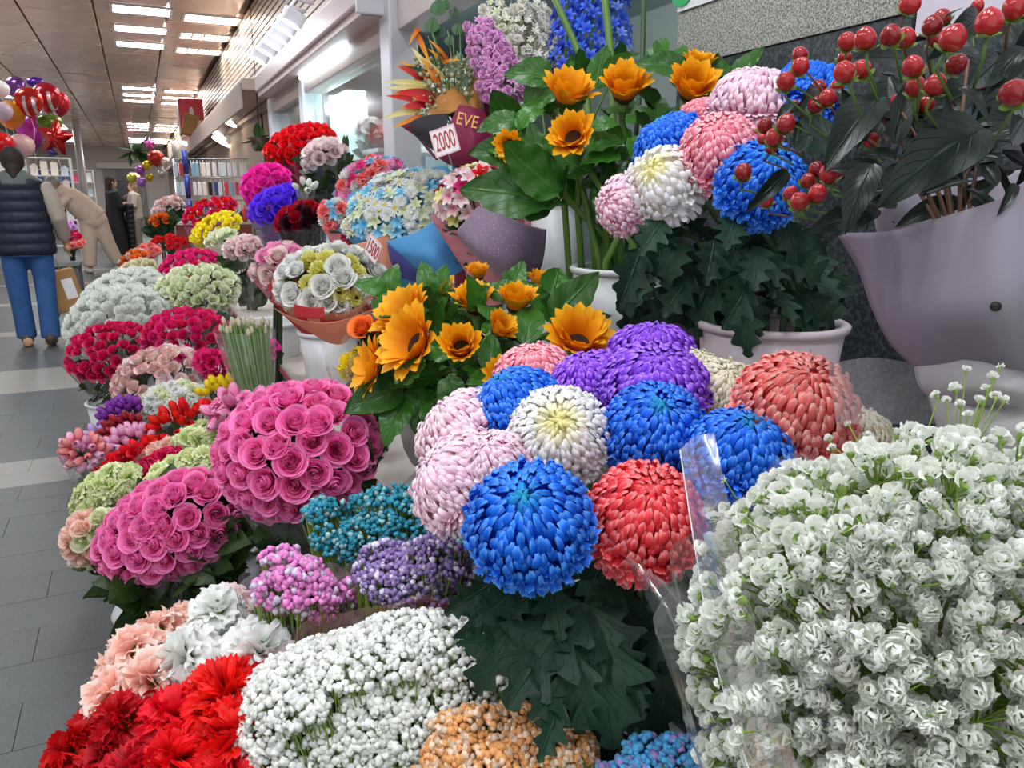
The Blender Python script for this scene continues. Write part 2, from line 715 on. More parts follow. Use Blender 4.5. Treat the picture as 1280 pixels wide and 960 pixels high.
def leaf(seed, wid=.3, k=14, m=7, lobes=0, lobe_d=0.0, droop=.5, fold=.25, wrinkle=0.0, tipw=1.0, curl=0.0):
    """A leaf of length 1 along +Y, face up +Z; lobed if asked; with petiole."""
    rng = random.Random(seed)
    mb = MB()
    G = np.zeros((k, m, 3))
    A = np.zeros((k, m, 3))
    rnd = rng.random()
    tw = rng.uniform(-.5, .5)
    for i in range(k):
        t = i / (k - 1)
        w = wid * (math.sin(math.pi * min(1, t ** .75 * .97 + .03)) ** .75) * (1 - .25 * t * tipw)
        if lobes:
            q = (t * lobes) % 1.0
            w *= 1 - lobe_d * (0.5 + 0.5 * math.cos(2 * math.pi * q)) * (1 if t < .9 else .4)
        ang = droop * t
        y = (math.sin(ang) / droop) if abs(droop) > 1e-4 else t
        z = -(1 - math.cos(ang)) / droop if abs(droop) > 1e-4 else 0.0
        for j in range(m):
            s = -1 + 2 * j / (m - 1)
            x = s * w
            zz = z + abs(s) * w * fold - curl * s * s * w
            yy = y + (abs(s) * w * .55 if lobes else 0)
            if wrinkle:
                zz += wrinkle * (math.sin(9 * t * 3.1 + 2 * s + seed) * abs(s) + .6 * math.sin(17 * t + 5 * s))
            zz += tw * t * s * w
            G[i, j] = (x, yy, zz)
            A[i, j] = (t, rnd, abs(s))
    mb.grid(G, False, A)
    return mb.mesh('leaf_blade')


MUM = [mum_ball(s, shaggy=sh) for s, sh in ((1, 0.2), (2, .5), (3, .9))]
MUM_LOOSE = [mum_ball(s, n=300, w0=.085, thmax=2.35, shaggy=1.5) for s in (14, 15)]
ROSE = [rose(s) for s in (1, 2, 3, 4)]
ROSE_S = [rose(s, n=13, nu=5, nv=4, openness=.92) for s in (11, 12, 13)]
CARN = [carnation(s) for s in (1, 2, 3)]
CARN_D = [carnation(s, n=190, m=7, spread=1.9, wd=.46, ruf=.05, se=.28) for s in (5, 6, 7)]
TULIP = [tulip(s) for s in (1, 2, 3)]
POM = [pom(s) for s in (1, 2, 3)]
GYP = [gyp_blossom(s) for s in range(5)]
STAR6 = [star(s, 6, .26, .75) for s in (1, 2)]
DAISY = [star(s, 14, .11, .15, disc=.25) for s in (1, 2)]
SPIDER = [star(s, 16, .1, .9, layers=3) for s in (4, 5)]
LILY = [star(s, 6, .3, 1.0, k=5) for s in (7, 8)]
LEAF_MUM = [leaf(s, .36, 22, 7, lobes=3.6, lobe_d=.55, droop=d, fold=.12, wrinkle=.012) for s, d in ((1, .5), (2, 1.0), (3, .2), (4, 1.4))]
LEAF_SUN = [leaf(s, .34, 14, 9, droop=d, fold=.3, wrinkle=.028, curl=c) for s, d, c in ((1, .9, 0), (2, -.6, .1), (3, 1.5, .2), (4, .3, -.2))]
LEAF_OV = [leaf(s, .25, 12, 5, droop=d, fold=.3, wrinkle=.006) for s, d in ((1, .6), (2, 1.1), (3, -.4))]
LEAF_EUC = [leaf(s, .42, 8, 5, droop=.4, fold=.05, tipw=.2) for s in (1, 2)]
LEAF_THIN = [leaf(s, .08, 9, 3, droop=d, fold=.4) for s, d in ((1, .8), (2, 1.3))]

# ------------------------------------------------------------------ colours
P = {}
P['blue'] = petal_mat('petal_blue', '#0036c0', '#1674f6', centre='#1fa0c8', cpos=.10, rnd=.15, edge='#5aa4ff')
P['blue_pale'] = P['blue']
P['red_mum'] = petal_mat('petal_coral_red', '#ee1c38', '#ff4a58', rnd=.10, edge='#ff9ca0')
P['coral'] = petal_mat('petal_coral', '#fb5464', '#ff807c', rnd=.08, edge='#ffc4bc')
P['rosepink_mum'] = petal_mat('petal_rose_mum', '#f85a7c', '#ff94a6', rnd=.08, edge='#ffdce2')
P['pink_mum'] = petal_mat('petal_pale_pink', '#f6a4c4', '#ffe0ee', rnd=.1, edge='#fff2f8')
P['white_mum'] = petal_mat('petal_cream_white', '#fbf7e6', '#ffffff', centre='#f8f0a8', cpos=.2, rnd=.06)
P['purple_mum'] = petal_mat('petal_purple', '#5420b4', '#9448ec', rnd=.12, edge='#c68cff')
P['cream_mum'] = petal_mat('petal_cream', '#ece3b8', '#fbf6dd', rnd=.08)
P['pink_rose'] = petal_mat('petal_pink_rose', '#ea2e90', '#fc70bc', rnd=.10, edge='#ff9cd2')  # deeper base tone paints darkness between the petals
P['light_pink'] = petal_mat('petal_light_pink', '#f878b8', '#ffb4dc', rnd=.1)
P['magenta'] = petal_mat('petal_magenta', '#d01068', '#f03088', rnd=.18)
P['magenta_red'] = petal_mat('petal_magenta_red', '#b80c48', '#e52668', rnd=.2)
P['hot_pink'] = petal_mat('petal_hot_pink', '#e812a0', '#ff3cc4', rnd=.15)
P['violet'] = petal_mat('petal_violet', '#5020d0', '#8450ff', rnd=.18)
P['red'] = petal_mat('petal_red', '#c00018', '#f01c2a', rnd=.2)
P['carn_red'] = petal_mat('petal_carnation_red', '#c80010', '#f5121e', rnd=.12)
P['carn_dark'] = petal_mat('petal_carnation_crimson', '#9c0010', '#cf0c1c', rnd=.2)
P['dark_red'] = petal_mat('petal_dark_red', '#80001c', '#c0102c', rnd=.3)
P['black_red'] = petal_mat('petal_black_red', '#2a0a18', '#4a1428', rnd=.3)
P['peach'] = petal_mat('petal_peach', '#f5a894', '#ffd6c6', rnd=.08, edge='#ffe6da')
P['pale_peach'] = petal_mat('petal_pale_peach', '#ffd9cc', '#fff0e8', rnd=.06)
P['white'] = petal_mat('petal_white', '#e4e8e0', '#f6f8f4', rnd=.05)
P['white_green'] = petal_mat('petal_white_green', '#d8e4a8', '#f4f8e0', rnd=.08)
P['lime'] = petal_mat('petal_lime', '#c8dc80', '#eef4c4', rnd=.1)
P['lime_rose'] = petal_mat('petal_lime_rose', '#b8cc74', '#eaf2cc', rnd=.1)
P['blush'] = petal_mat('petal_blush', '#f4c4cc', '#fdeeee', rnd=.08)
P['pinkwhite'] = petal_mat('petal_pink_white', '#f08ca8', '#fbe8e4', rnd=.15)
P['creampink'] = petal_mat('petal_cream_pink', '#f2c8bc', '#f8ece0', rnd=.15, edge='#e889a0')
P['yellow'] = petal_mat('petal_yellow', '#f0c800', '#fff03c', rnd=.1)
P['pale_yellow'] = petal_mat('petal_pale_yellow', '#e4dc60', '#f8f6a8', rnd=.1)
P['sun'] = petal_mat('petal_sunflower', '#f28c00', '#ffc01c', rnd=.12)
P['orange'] = petal_mat('petal_orange', '#e05a18', '#ff9040', rnd=.2)
P['lilac'] = petal_mat('petal_lilac', '#c078d8', '#f0c4f8', rnd=.15)
P['tulip_purple'] = petal_mat('petal_tulip_purple', '#6a2090', '#a850c8', rnd=.2)
P['tulip_lilac'] = petal_mat('petal_tulip_lilac', '#b890d8', '#e0c8f0', rnd=.15)
P['tulip_wine'] = petal_mat('petal_tulip_wine', '#800818', '#c02838', rnd=.25, edge='#e09090')
P['tulip_pink'] = petal_mat('petal_tulip_pink', '#f0a0d0', '#ffd4f0', rnd=.1)
P['tulip_red'] = petal_mat('petal_tulip_red', '#d80414', '#ff2418', rnd=.15)
P['tulip_salmon'] = petal_mat('petal_tulip_salmon', '#f07888', '#ffb8b0', rnd=.15)
P['skyblue'] = petal_mat('petal_sky_blue', '#48b4e0', '#a8e4ff', rnd=.15)
P['delph'] = petal_mat('petal_delphinium', '#2338c0', '#5a88ff', rnd=.3)
P['gyp_white'] = petal_mat('petal_gyp_white', '#e8ede0', '#fafbf6', rnd=.05, trans=.3)
M_DISC = plain('sunflower_disc', '#3c2410', .8, var=.5, scale=220, bump_s=.6)
M_DISCY = plain('daisy_disc', '#e8c020', .8, var=.3, scale=200)
M_STEM = plain('stem_green', '#5c8034', .5, var=.2, scale=40)
M_STEM_D = plain('stem_dark', '#33502c', .5, var=.25, scale=40)
M_GYPSTEM = plain('gyp_stem', '#7d9a3c', .6, var=.2, scale=40)
M_WOODY = plain('woody_stem', '#6b4a34', .6, var=.2)
L_MUM = leaf_mat('leaf_mum', '#0e2016', '#244430', '#42644c', rough=.55, spec=.3, trans=.05)
L_SUN = leaf_mat('leaf_sunflower', '#1e4418', '#3f7a24', '#6b9c48', rough=.34)
L_ROSE = leaf_mat('leaf_rose', '#1c3416', '#45602c', '#6a8448', rough=.4)
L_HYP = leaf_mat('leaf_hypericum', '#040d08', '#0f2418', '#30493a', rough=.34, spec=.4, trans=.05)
L_FOL = leaf_mat('leaf_foliage', '#1a3420', '#3f6a38', '#5c8050', rough=.45)
L_EUC = leaf_mat('leaf_eucalyptus', '#4a6450', '#8ca890', '#a0b8a0', rough=.6)
FILM = film_mat('cellophane_clear')
FILM_G = film_mat('cellophane_hazy', haze=.14)
M_WHITE_PL = plain('white_plastic', '#dfe2e4', .35, var=.03, scale=8)
M_VASE = plain('vase_grey_white', '#cfd1cf', .3, var=.05, scale=6)
# ------------------------------------------------------------------ the hall
def floor_mat():
    t = NT('floor_stone')
    f = t.noise(2.2, 4.0)
    f2 = t.noise(160.0, 2.0)
    f3 = t.noise(6.0, 6.0, rough=.7)
    col = t.mix(f, '#454948', '#565a58')
    col = t.mix(t.ramp(f2, [(.55, (0, 0, 0)), (.75, (.35, .35, .35))]), col, '#8d9292')
    col = t.mix(t.ramp(f3, [(.62, (0, 0, 0)), (.72, (.5, .5, .5))]), col, '#3a3d3d')
    return t.surf(t.bsdf(col, .42, bump=f2, bump_s=.12, bump_d=.001).outputs[0])


M_FLOOR = floor_mat()
M_FLOOR_B = plain('floor_stone_beige', '#8a8780', .42, var=.1, scale=12)
M_GROUT = plain('floor_grout', '#414543', .8, var=.15)
HALL_X0, HALL_X1, HALL_Y0, HALL_Y1, CEIL = -3.4, 1.3, -2.0, 36.0, 3.18

floor = structure(build(MB().box((HALL_X0, HALL_Y0, -.10), (HALL_X1 + 3.2, HALL_Y1, -.006)), 'floor', M_GROUT, smooth=False))
tile_me = bevel_box((-.1995, -.0995, -.02), (.1995, .0995, 0), .0008, 1)
for iy in range(31):
    y = 1.62 + .2 * iy
    band = 0.0
    for ix in range(6):
        x = -2.2 + .4 * ix + (.2 if iy % 2 else 0)
        beige = (3.95 < y < 4.25) or (6.0 < y < 6.75)
        o = link('floor_tile', tile_me, M_FLOOR_B if beige else M_FLOOR, floor, (x, y, random.Random(iy * 9 + ix).uniform(-.0006, .0006)))
# surrounding paving beyond the tiles one can pick apart
b = MB()
b.box((HALL_X0, 7.72, -.02), (HALL_X1, HALL_Y1, 0))
b.box((HALL_X0, HALL_Y0, -.02), (HALL_X1, 1.52, 0))
b.box((-3.4, 1.52, -.02), (-2.4, 7.72, 0))
b.box((.2, 1.52, -.02), (HALL_X1, 7.72, 0))
stuff(build(b, 'far_paving', M_FLOOR, floor, smooth=False))
for yb in (8.4, 10.8, 13.2, 15.6):
    build(MB().box((-3.0, yb, -.01), (.3, yb + .3, .0015)), 'paving_band', M_FLOOR_B, floor, smooth=False)


def ceil_mat():
    t = NT('ceiling_metal_slats')
    tc = t.n('ShaderNodeTexCoord')
    wv = t.n('ShaderNodeTexWave', wave_type='BANDS', bands_direction='Y')
    wv.inputs['Scale'].default_value = 3.3
    t.l(tc.outputs['Object'], wv.inputs['Vector'])
    f = t.noise(1.4, 2.0)
    col = t.mix(f, '#eccfc2', '#fae8dc')
    col = t.mix(t.ramp(wv.outputs['Fac'], [(0.0, (.5, .5, .5)), (.08, (0, 0, 0))]), col, '#6a5a55')
    r = t.ramp(f, [(.3, (.16, .16, .16)), (.7, (.32, .32, .32))])
    return t.surf(t.bsdf(col, r, .3, bump=wv.outputs['Fac'], bump_s=.25, bump_d=.004).outputs[0])


M_CEIL = ceil_mat()
ceiling = structure(build(MB().box((HALL_X0, HALL_Y0, CEIL + .03), (HALL_X1, HALL_Y1, CEIL + .12)), 'ceiling', plain('ceiling_gap', '#5a4c48', .5), smooth=False))
pan = bevel_box((-.34, -1.19, 0), (.34, 1.19, .02), .006, 1)
for ix in range(6):
    for iy in range(16):
        link('ceiling_panel', pan, M_CEIL, ceiling, (-3.05 + .7 * ix + .4, -.8 + 2.4 * iy, CEIL - (.012 if (ix + iy) % 5 == 0 else 0)))

M_LAMPF = plain('lamp_frame', '#d8d4d2', .4)
EM_C = plain('lamp_diffuser_cool', '#ffffff', .5, var=0, emit='#f2f8ff', emit_s=LAMP_POWER)
EM_W = plain('lamp_diffuser_warm', '#fff6e8', .5, var=0, emit='#ffeed8', emit_s=LAMP_POWER * .75)
lf = MB()
lf.box((-.30, -.20, -.02), (.30, -.17, .0)).box((-.30, .17, -.02), (.30, .20, 0)).box((-.30, -.17, -.02), (-.27, .17, 0)).box((.27, -.17, -.02), (.30, .17, 0))
lf_me = lf.mesh('lamp_frame', False)
ld = MB()
G = [[(-.27 + .54 * j / 24, -.17 + .34 * i / 4, -.008 - .010 * abs(math.sin(j / 24 * 4 * math.pi))) for j in range(25)] for i in range(5)]
ld.grid(np.array(G)[:, ::-1])
ld_me = ld.mesh('lamp_diffuser')
rows = [(g, k) for g in (-.6, 4.3, 9.55, 16.2, 24.0, 30.0) for k in range(3)]
for x, mat, nm, dx in ((.25, EM_C, 'cool white', 0), (.95, EM_W, 'warm white', .15), (-1.85, EM_C, 'cool white', .3)):
    for g, k in rows:
        if x > .5 and g < 9:
            continue
        side = 'over the flower stall side of the aisle' if x > 0 else 'over the far side of the aisle'
        o = thing('ceiling_light', '%s recessed ceiling light %s' % (nm, side), 'ceiling light', (x, g + dx + 1.05 * k, CEIL - .001), '%s ceiling lights, %s' % (nm, side))
        link('frame', lf_me, M_LAMPF, o)
        link('diffuser', ld_me, mat, o)

# right hand facade -------------------------------------------------------------
M_SLAT = plain('slat_metal', '#cdbfb6', .35, .35, var=.06, scale=4)
M_SLATB = plain('slat_backing', '#6e625c', .6)
M_FRAME = plain('white_frame', '#d9dbe2', .3, .1, var=.03, scale=4)
M_GREYWALL = plain('shop_wall', '#9fb0bb', .6, var=.04, scale=3)
M_CYAN = plain('showcase_wall', '#d5ecee', .5, var=.03, scale=3)

wall_r = structure(build(MB().box((1.30, 3.6, 2.10), (1.40, HALL_Y1, CEIL + .1)), 'wall_right_upper', M_SLATB, smooth=False))
slat = MB().box((1.255, 3.6, -.021), (1.30, HALL_Y1, .021)).mesh('wall_slat', False)
for i in range(18):
    link('wall_slat', slat, M_SLAT, wall_r, (0, 0, 2.16 + i * .058))
wlow = structure(build(MB().box((1.30, 7.4, 0), (1.40, HALL_Y1, 2.10)), 'wall_right_lower', plain('wall_lower', '#b7a598', .6, var=.06, scale=2), smooth=False))
# near pilaster: dark granite base, speckled granite band, white board over it


def granite(name, a, b_, c, sc):
    t = NT(name)
    f = t.noise(sc, 3.0, rough=.65)
    f2 = t.noise(sc * 2.3, 2.0)
    col = t.ramp(f, [(.40, a), (.50, b_), (.60, c)])
    col = t.mix(t.ramp(f2, [(.58, (0, 0, 0)), (.62, (.6, .6, .6))]), col, c)
    return t.surf(t.bsdf(col, .35, spec=.5).outputs[0])


M_GRAN = granite('granite_speckled', '#4a4c4a', '#8e9088', '#b9b9ae', 230)
M_GRAND = granite('granite_dark', '#1c2226', '#2c3439', '#4a555b', 90)
pil = structure(build(MB().box((1.30, 1.05, 0), (1.65, 1.735, 1.60)).box((1.30, -1.5, 0), (1.65, 1.049, 1.55)), 'wall_right_pilaster', M_GRAND, smooth=False))
build(MB().box((1.295, 1.05, 1.603), (1.65, 1.735, 1.73)), 'granite_band', M_GRAN, pil, smooth=False)
build(MB().box((1.29, 1.05, 1.733), (1.65, 1.735, CEIL)), 'white_board', plain('white_board', '#e6e8ea', .45, var=.02), pil, smooth=False)
build(MB().box((1.30, -1.5, 1.56), (1.65, 1.04, CEIL)), 'pale_panel', plain('pale_panel', '#cfc8d4', .5, var=.04, scale=3), pil, smooth=False)
d = MB()
d.add([(0, 0, 0)] + [(0, .05 * math.cos(a * .2618), .05 * math.sin(a * .2618)) for a in range(24)] + [(.004, .05 * math.cos(a * .2618), .05 * math.sin(a * .2618)) for a in range(24)],
      [(0, 1 + (a + 1) % 24, 1 + a) for a in range(24)] + [(1 + a, 1 + (a + 1) % 24, 25 + (a + 1) % 24, 25 + a) for a in range(24)])
sg = tag(build(d, 'round_sign', plain('green_sign', '#20b060', .4), loc=PX(853, -19, 1.286), smooth=False), 'round green sign stuck on the white board above the granite', 'sign')
# shop front: frame, canopy, glass, header
sf = structure(thing('wall_right_shopfront', 'white framed shop front with glass', 'shop front', (0, 0, 0)))
for y0, y1, z0, z1, nm in ((3.66, 3.82, 0, 2.35, 'frame_post'), (5.78, 5.90, 0, 2.1, 'frame_post'), (7.2, 7.35, 0, 2.1, 'frame_post')):
    link(nm, bevel_box((1.12, y0, z0), (1.26, y1, z1), .008), M_FRAME, sf)
link('frame_post', bevel_box((1.17, 3.83, 0), (1.24, 3.87, 2.0), .004), plain('frame_gasket', '#4a4e54', .5), sf)
link('window_head', bevel_box((1.14, 3.87, 1.98), (1.28, 7.3, 2.10), .006), plain('window_head', '#b9a8a2', .45), sf)
link('window_sill', bevel_box((1.13, 3.87, .78), (1.26, 5.78, .85), .006), M_FRAME, sf)
link('sill_panel', bevel_box((1.18, 3.87, 0), (1.26, 7.3, .78), .004), M_FRAME, sf)
M_GLASS = film_mat('window_glass', (.93, .98, .98), .02, .10, None, 0.0)
link('glass_pane', MB().box((1.20, 3.87, .85), (1.206, 5.78, 1.98)).mesh('glass', False), M_GLASS, sf)
link('glass_pane', MB().box((1.20, 5.90, .85), (1.206, 7.2, 1.98)).mesh('glass', False), M_GLASS, sf)
can = thing('canopy_box', 'pale shutter box canopy projecting over the shop window', 'canopy', (1.0, 3.75, 2.09))
link('housing', bevel_box((0, 0, .04), (.25, 3.4, .17), .012), plain('canopy_metal', '#c4b8b8', .3, .25, var=.05, scale=3), can)
link('end_cap', bevel_box((-.01, -.02, .0), (.28, 0, .26), .006), M_FRAME, can)
link('underside_strip', bevel_box((.02, .02, 0), (.24, 3.38, .04), .004), plain('canopy_under', '#b7a6a2', .4), can)
link('tube_light', bevel_box((.10, .75, -.03), (.20, 2.0, -.001), .008), plain('tube_light', '#f4fbff', .4, var=0, emit='#e4f6ff', emit_s=6), can)
# shop interior behind the glass and the open bay
inn = structure(build(MB().box((3.6, 1.0, 0), (3.7, 9, 3.0)), 'wall_shop_back', M_GREYWALL, smooth=False))
structure(build(MB().box((1.4, 1.0, 2.62), (3.7, 9, 2.72)), 'ceiling_shop', plain('shop_ceiling', '#b8c2c8', .5), smooth=False))
structure(build(MB().box((1.3, 8.9, 0), (3.7, 9, 3.0)), 'wall_shop_side', M_CYAN, smooth=False))
structure(build(MB().box((1.55, .95, 0), (3.7, 1.05, 3.0)), 'wall_shop_near', M_GREYWALL, smooth=False))
link('transom', bevel_box((1.16, 1.62, 2.02), (1.30, 3.66, 2.3), .006), plain('transom', '#c9bcb9', .4), sf)
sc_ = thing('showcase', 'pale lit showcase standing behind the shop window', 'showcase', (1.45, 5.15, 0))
link('back_panel', bevel_box((.5, -1.2, 0), (.55, 1.6, 2.1), .004), M_CYAN, sc_)
link('glow_panel', bevel_box((-.17, .50, .82), (.10, .52, 1.96), .004), plain('showcase_glow_panel', '#eafcfc', .5, var=0, emit='#dff6f8', emit_s=.75), sc_)  # side panel given emission to brighten the view through the glass
link('shelf', bevel_box((0, -1.2, .78), (.5, 1.5, .82), .004), M_FRAME, sc_)
link('shelf', bevel_box((.02, .0, 1.56), (.5, .6, 1.59), .004), M_FRAME, sc_)
link('fill_bar', bevel_box((-.15, .1, 1.92), (-.02, .6, 1.95), .004), plain('showcase_fill', '#f0fffe', .4, var=0, emit='#dcfaff', emit_s=14), sc_)  # glowing bar added close to the side panel to brighten it
wc = thing('wall_clock', 'round pale yellow clock hanging inside the shop', 'clock', PX(443, 126, 1.62))
m = MB().lathe([(0, 0), (.085, 0), (.095, .012), (.085, .025), (0, .025)], 28)
build(m, 'clock_case', plain('clock_yellow', '#f0eda0', .4), wc, mw=Matrix.Rotation(-math.pi / 2, 4, 'Y'))
m = MB().box((-.030, -.003, -.003), (-.026, .003, .06)).box((-.030, -.003, -.003), (-.026, .045, .003))
build(m, 'clock_hands', plain('black_plastic', '#16181a', .4), wc, smooth=False)
tl = thing('tube_lamp', 'glowing fluorescent tube lamp on the shop ceiling', 'lamp', (1.9, 3.0, 2.60))
link('housing', bevel_box((-.08, -.1, 0), (.08, 2.4, .02), .005), M_FRAME, tl)
build(MB().tube([(0, 0, -.03), (0, 2.3, -.03)], .022, 10), 'tube', plain('tube_glow', '#fffbe8', .4, var=0, emit='#fffae6', emit_s=30), tl)
# left wall, end wall
wl = structure(build(MB().box((-3.5, HALL_Y0, 0), (-3.4, HALL_Y1, CEIL + .1)), 'wall_left', plain('wall_left', '#d4ccc6', .6, var=.08, scale=1.5), smooth=False))
we = structure(build(MB().box((-3.5, HALL_Y1, 0), (1.4, HALL_Y1 + .1, CEIL + .1)), 'wall_end', plain('wall_end', '#c8c4c0', .6, var=.06, scale=1.5), smooth=False))
dr = structure(thing('door_1', 'grey glazed door at the end of the hall', 'door', (-.35, HALL_Y1 - .03, 0)))
link('door_leaf', bevel_box((-.75, -.05, 0), (.75, 0, 2.3), .01), plain('door_grey', '#8d8a88', .5), dr)
link('door_glass', bevel_box((-.45, -.07, .9), (.45, -.05, 1.9), .01), plain('door_glass', '#4c4a52', .15), dr)
link('door_lintel', bevel_box((-.95, -.15, 2.35), (.95, .0, 2.6), .02), plain('door_lintel', '#d8d6d4', .5), dr)
lb = thing('light_box_sign', 'small lit red and white sign over the end door', 'sign', (-.15, HALL_Y1 - .10, 1.95))
link('sign_board', bevel_box((-.5, -.04, 0), (.5, 0, .35), .01), plain('sign_board', '#77707a', .4), lb)
link('sign_mark', bevel_box((.0, -.06, .08), (.38, -.04, .25), .01), plain('sign_mark', '#ffd8d0', .4, var=0, emit='#ffb090', emit_s=1.5), lb)
# stalls on the left side of the aisle (far)
M_SHELFW = plain('shelf_white', '#d6d3d0', .4, var=.05)
for x, y, w, l in ((-2.35, 10.6, .5, 1.2),):
    o = thing('low_table', 'low white stall table behind the walking woman', 'table', (x, y, 0))
    link('table_top', bevel_box((-w, -l, .50), (w, l, .55), .01), M_SHELFW, o)
    link('lower_shelf', bevel_box((-w, -l, .18), (w, l, .22), .01), M_SHELFW, o)
    for a in (-1, 1):
        for c in (-1, 1):
            link('leg', bevel_box((a * (w - .04) - .03, c * (l - .04) - .03, 0), (a * (w - .04) + .03, c * (l - .04) + .03, .5), .005), plain('dark_metal', '#3b3b3e', .4), o)

# flower stand ---------------------------------------------------------------
M_STAND_TOP = plain('stand_top', '#d8cfc6', .25, var=.05, scale=3)
M_STAND_SIDE = plain('stand_side', '#6a6a6e', .5, var=.08, scale=3)
M_REDEDGE = plain('red_edge', '#b02a30', .4)
M_STEP = plain('step_white', '#cfd6da', .3, var=.05, scale=3)


def stand(name, label, x0, x1, y0, y1, z, edge=True, top=M_STAND_TOP):
    o = thing(name, label, 'display stand', (x0, y0, 0))
    link('top_board', bevel_box((0, 0, z - .03), (x1 - x0, y1 - y0, z), .004), top, o)
    link('front_panel', bevel_box((.012, 0, 0), (.03, y1 - y0, z - .03), .003), M_STAND_SIDE, o)
    link('end_panel', bevel_box((.03, 0, 0), (x1 - x0, .02, z - .03), .003), M_STAND_SIDE, o)
    link('end_panel', bevel_box((.03, y1 - y0 - .02, 0), (x1 - x0, y1 - y0, z - .03), .003), M_STAND_SIDE, o)
    if edge:
        link('edge_strip', bevel_box((-.006, 0, z - .03), (.0, y1 - y0, z - .012), .002), M_REDEDGE, o)
    return o


stand('display_stand', 'long flower stand with pale top and thin red edge', .47, .86, .98, 5.6, .60)
stand('display_tier', 'raised back tier of the flower stand along the shop front', .87, 1.09, .95, 5.9, .85, False)
stand('display_plinth', 'grey plinth carrying the wrapped berry bouquet', .58, 1.15, .10, .84, .86, False)
stand('low_step', 'low white step in front of the flower stand', .06, .46, 2.42, 4.1, .45, False, M_STEP)
# ------------------------------------------------------------------ buckets, bunches and wraps
def bucket(name, label, base, r0, r1, h, mat, group=None, flute=0, cat='bucket'):
    """Open flower bucket with wall thickness, rolled rim and water."""
    o = thing(name, label, cat, base, group)
    b_ = MB()
    b_.lathe([(0, 0), (r0 * .96, 0), (r0, .008), (r0 + (r1 - r0) * .5, h * .5), (r1, h - .012), (r1 - .006, h - .012), (r0 + (r1 - r0) * .5 - .006, h * .5), (r0 - .006, .02), (0, .02)], 40, flute=.012 if flute else 0, nfl=flute)
    build(b_, 'body', mat, o)
    b_ = MB().lathe([(r1 - .007, h - .012), (r1 + .006, h - .014), (r1 + .009, h - .004), (r1 + .003, h), (r1 - .007, h - .002), (r1 - .007, h - .012)], 40)
    build(b_, 'rim', mat, o)
    return o


def dome_frame(roll, tilt):
    """u: long direction, v: away from the viewer's side, n: the way the bunch faces."""
    back = Vector((-FWD.x, -FWD.y, 0)).normalized()
    n = (Vector((0, 0, 1)) * math.cos(tilt) + back * math.sin(tilt)).normalized()
    r = math.radians(roll)
    u = (RIGHT * math.cos(r) + Vector((0, 0, 1)) * math.sin(r)).normalized()
    n = (n - u * n.dot(u)).normalized()
    return u, n.cross(u), n


def pack(a, b_, c, r, zmin, rng, limit, tries=6000):
    """Random close packing on an ellipsoid cap; returns unit-sphere directions."""
    pts, dirs = [], []
    for _ in range(tries):
        z = rng.uniform(zmin, 1)
        ph = rng.uniform(0, 2 * math.pi)
        q = math.sqrt(max(0, 1 - z * z))
        s = (q * math.cos(ph), q * math.sin(ph), z)
        p = (a * s[0], b_ * s[1], c * s[2])
        ok = True
        for w in pts:
            if (w[0] - p[0]) ** 2 + (w[1] - p[1]) ** 2 + (w[2] - p[2]) ** 2 < r * r:
                ok = False
                break
        if ok:
            pts.append(p)
            dirs.append(s)
            if len(pts) >= limit:
                break
    return dirs


def foliage_mesh(neck, centre, u, v, n, a, b_, c, rng, nleaf, nstem, lsz=.05):
    mb = MB()
    for i in range(nstem):
        ph = rng.uniform(0, 6.283)
        q = math.sqrt(rng.random()) * .85
        top = centre + u * (a * q * math.cos(ph)) + v * (b_ * q * math.sin(ph)) - n * (c * .05)
        bot = neck + Vector((rng.uniform(-.025, .025), rng.uniform(-.025, .025), 0))
        mb.tube([bot, bot.lerp(top, .5) + Vector((rng.uniform(-.01, .01), rng.uniform(-.01, .01), 0)), top], .0035, 4, False, (.5, rng.random(), .5))
    for i in range(nleaf):
        ph = rng.uniform(0, 6.283)
        t = rng.uniform(.35, .97)
        q = rng.uniform(.55, .98)
        rim = centre + u * (a * q * math.cos(ph)) + v * (b_ * q * math.sin(ph)) - n * (c * .12)
        p = neck.lerp(rim, t)
        out = (rim - neck).normalized() * .8 + (rim - centre).normalized() * .5 + Vector((rng.uniform(-.5, .5), rng.uniform(-.5, .5), rng.uniform(-.6, .3)))
        out.normalize()
        side = out.cross(Vector((rng.uniform(-1, 1), rng.uniform(-1, 1), rng.uniform(-1, 1)))).normalized()
        nn = side.cross(out)
        L = lsz * rng.uniform(.7, 1.3)
        C, S, N = [], [], []
        for w in range(5):
            tt = w / 4
            C.append(np.array(p + out * (L * tt) - nn * (L * .25 * tt * tt)))
            S.append(np.array(side))
            N.append(np.array(nn))
        strip(mb, C, S, N, np.array([.08, .3, .34, .22, .02]) * L, np.full(5, .05 * L), 3, rng.random(), .5)
    return mb


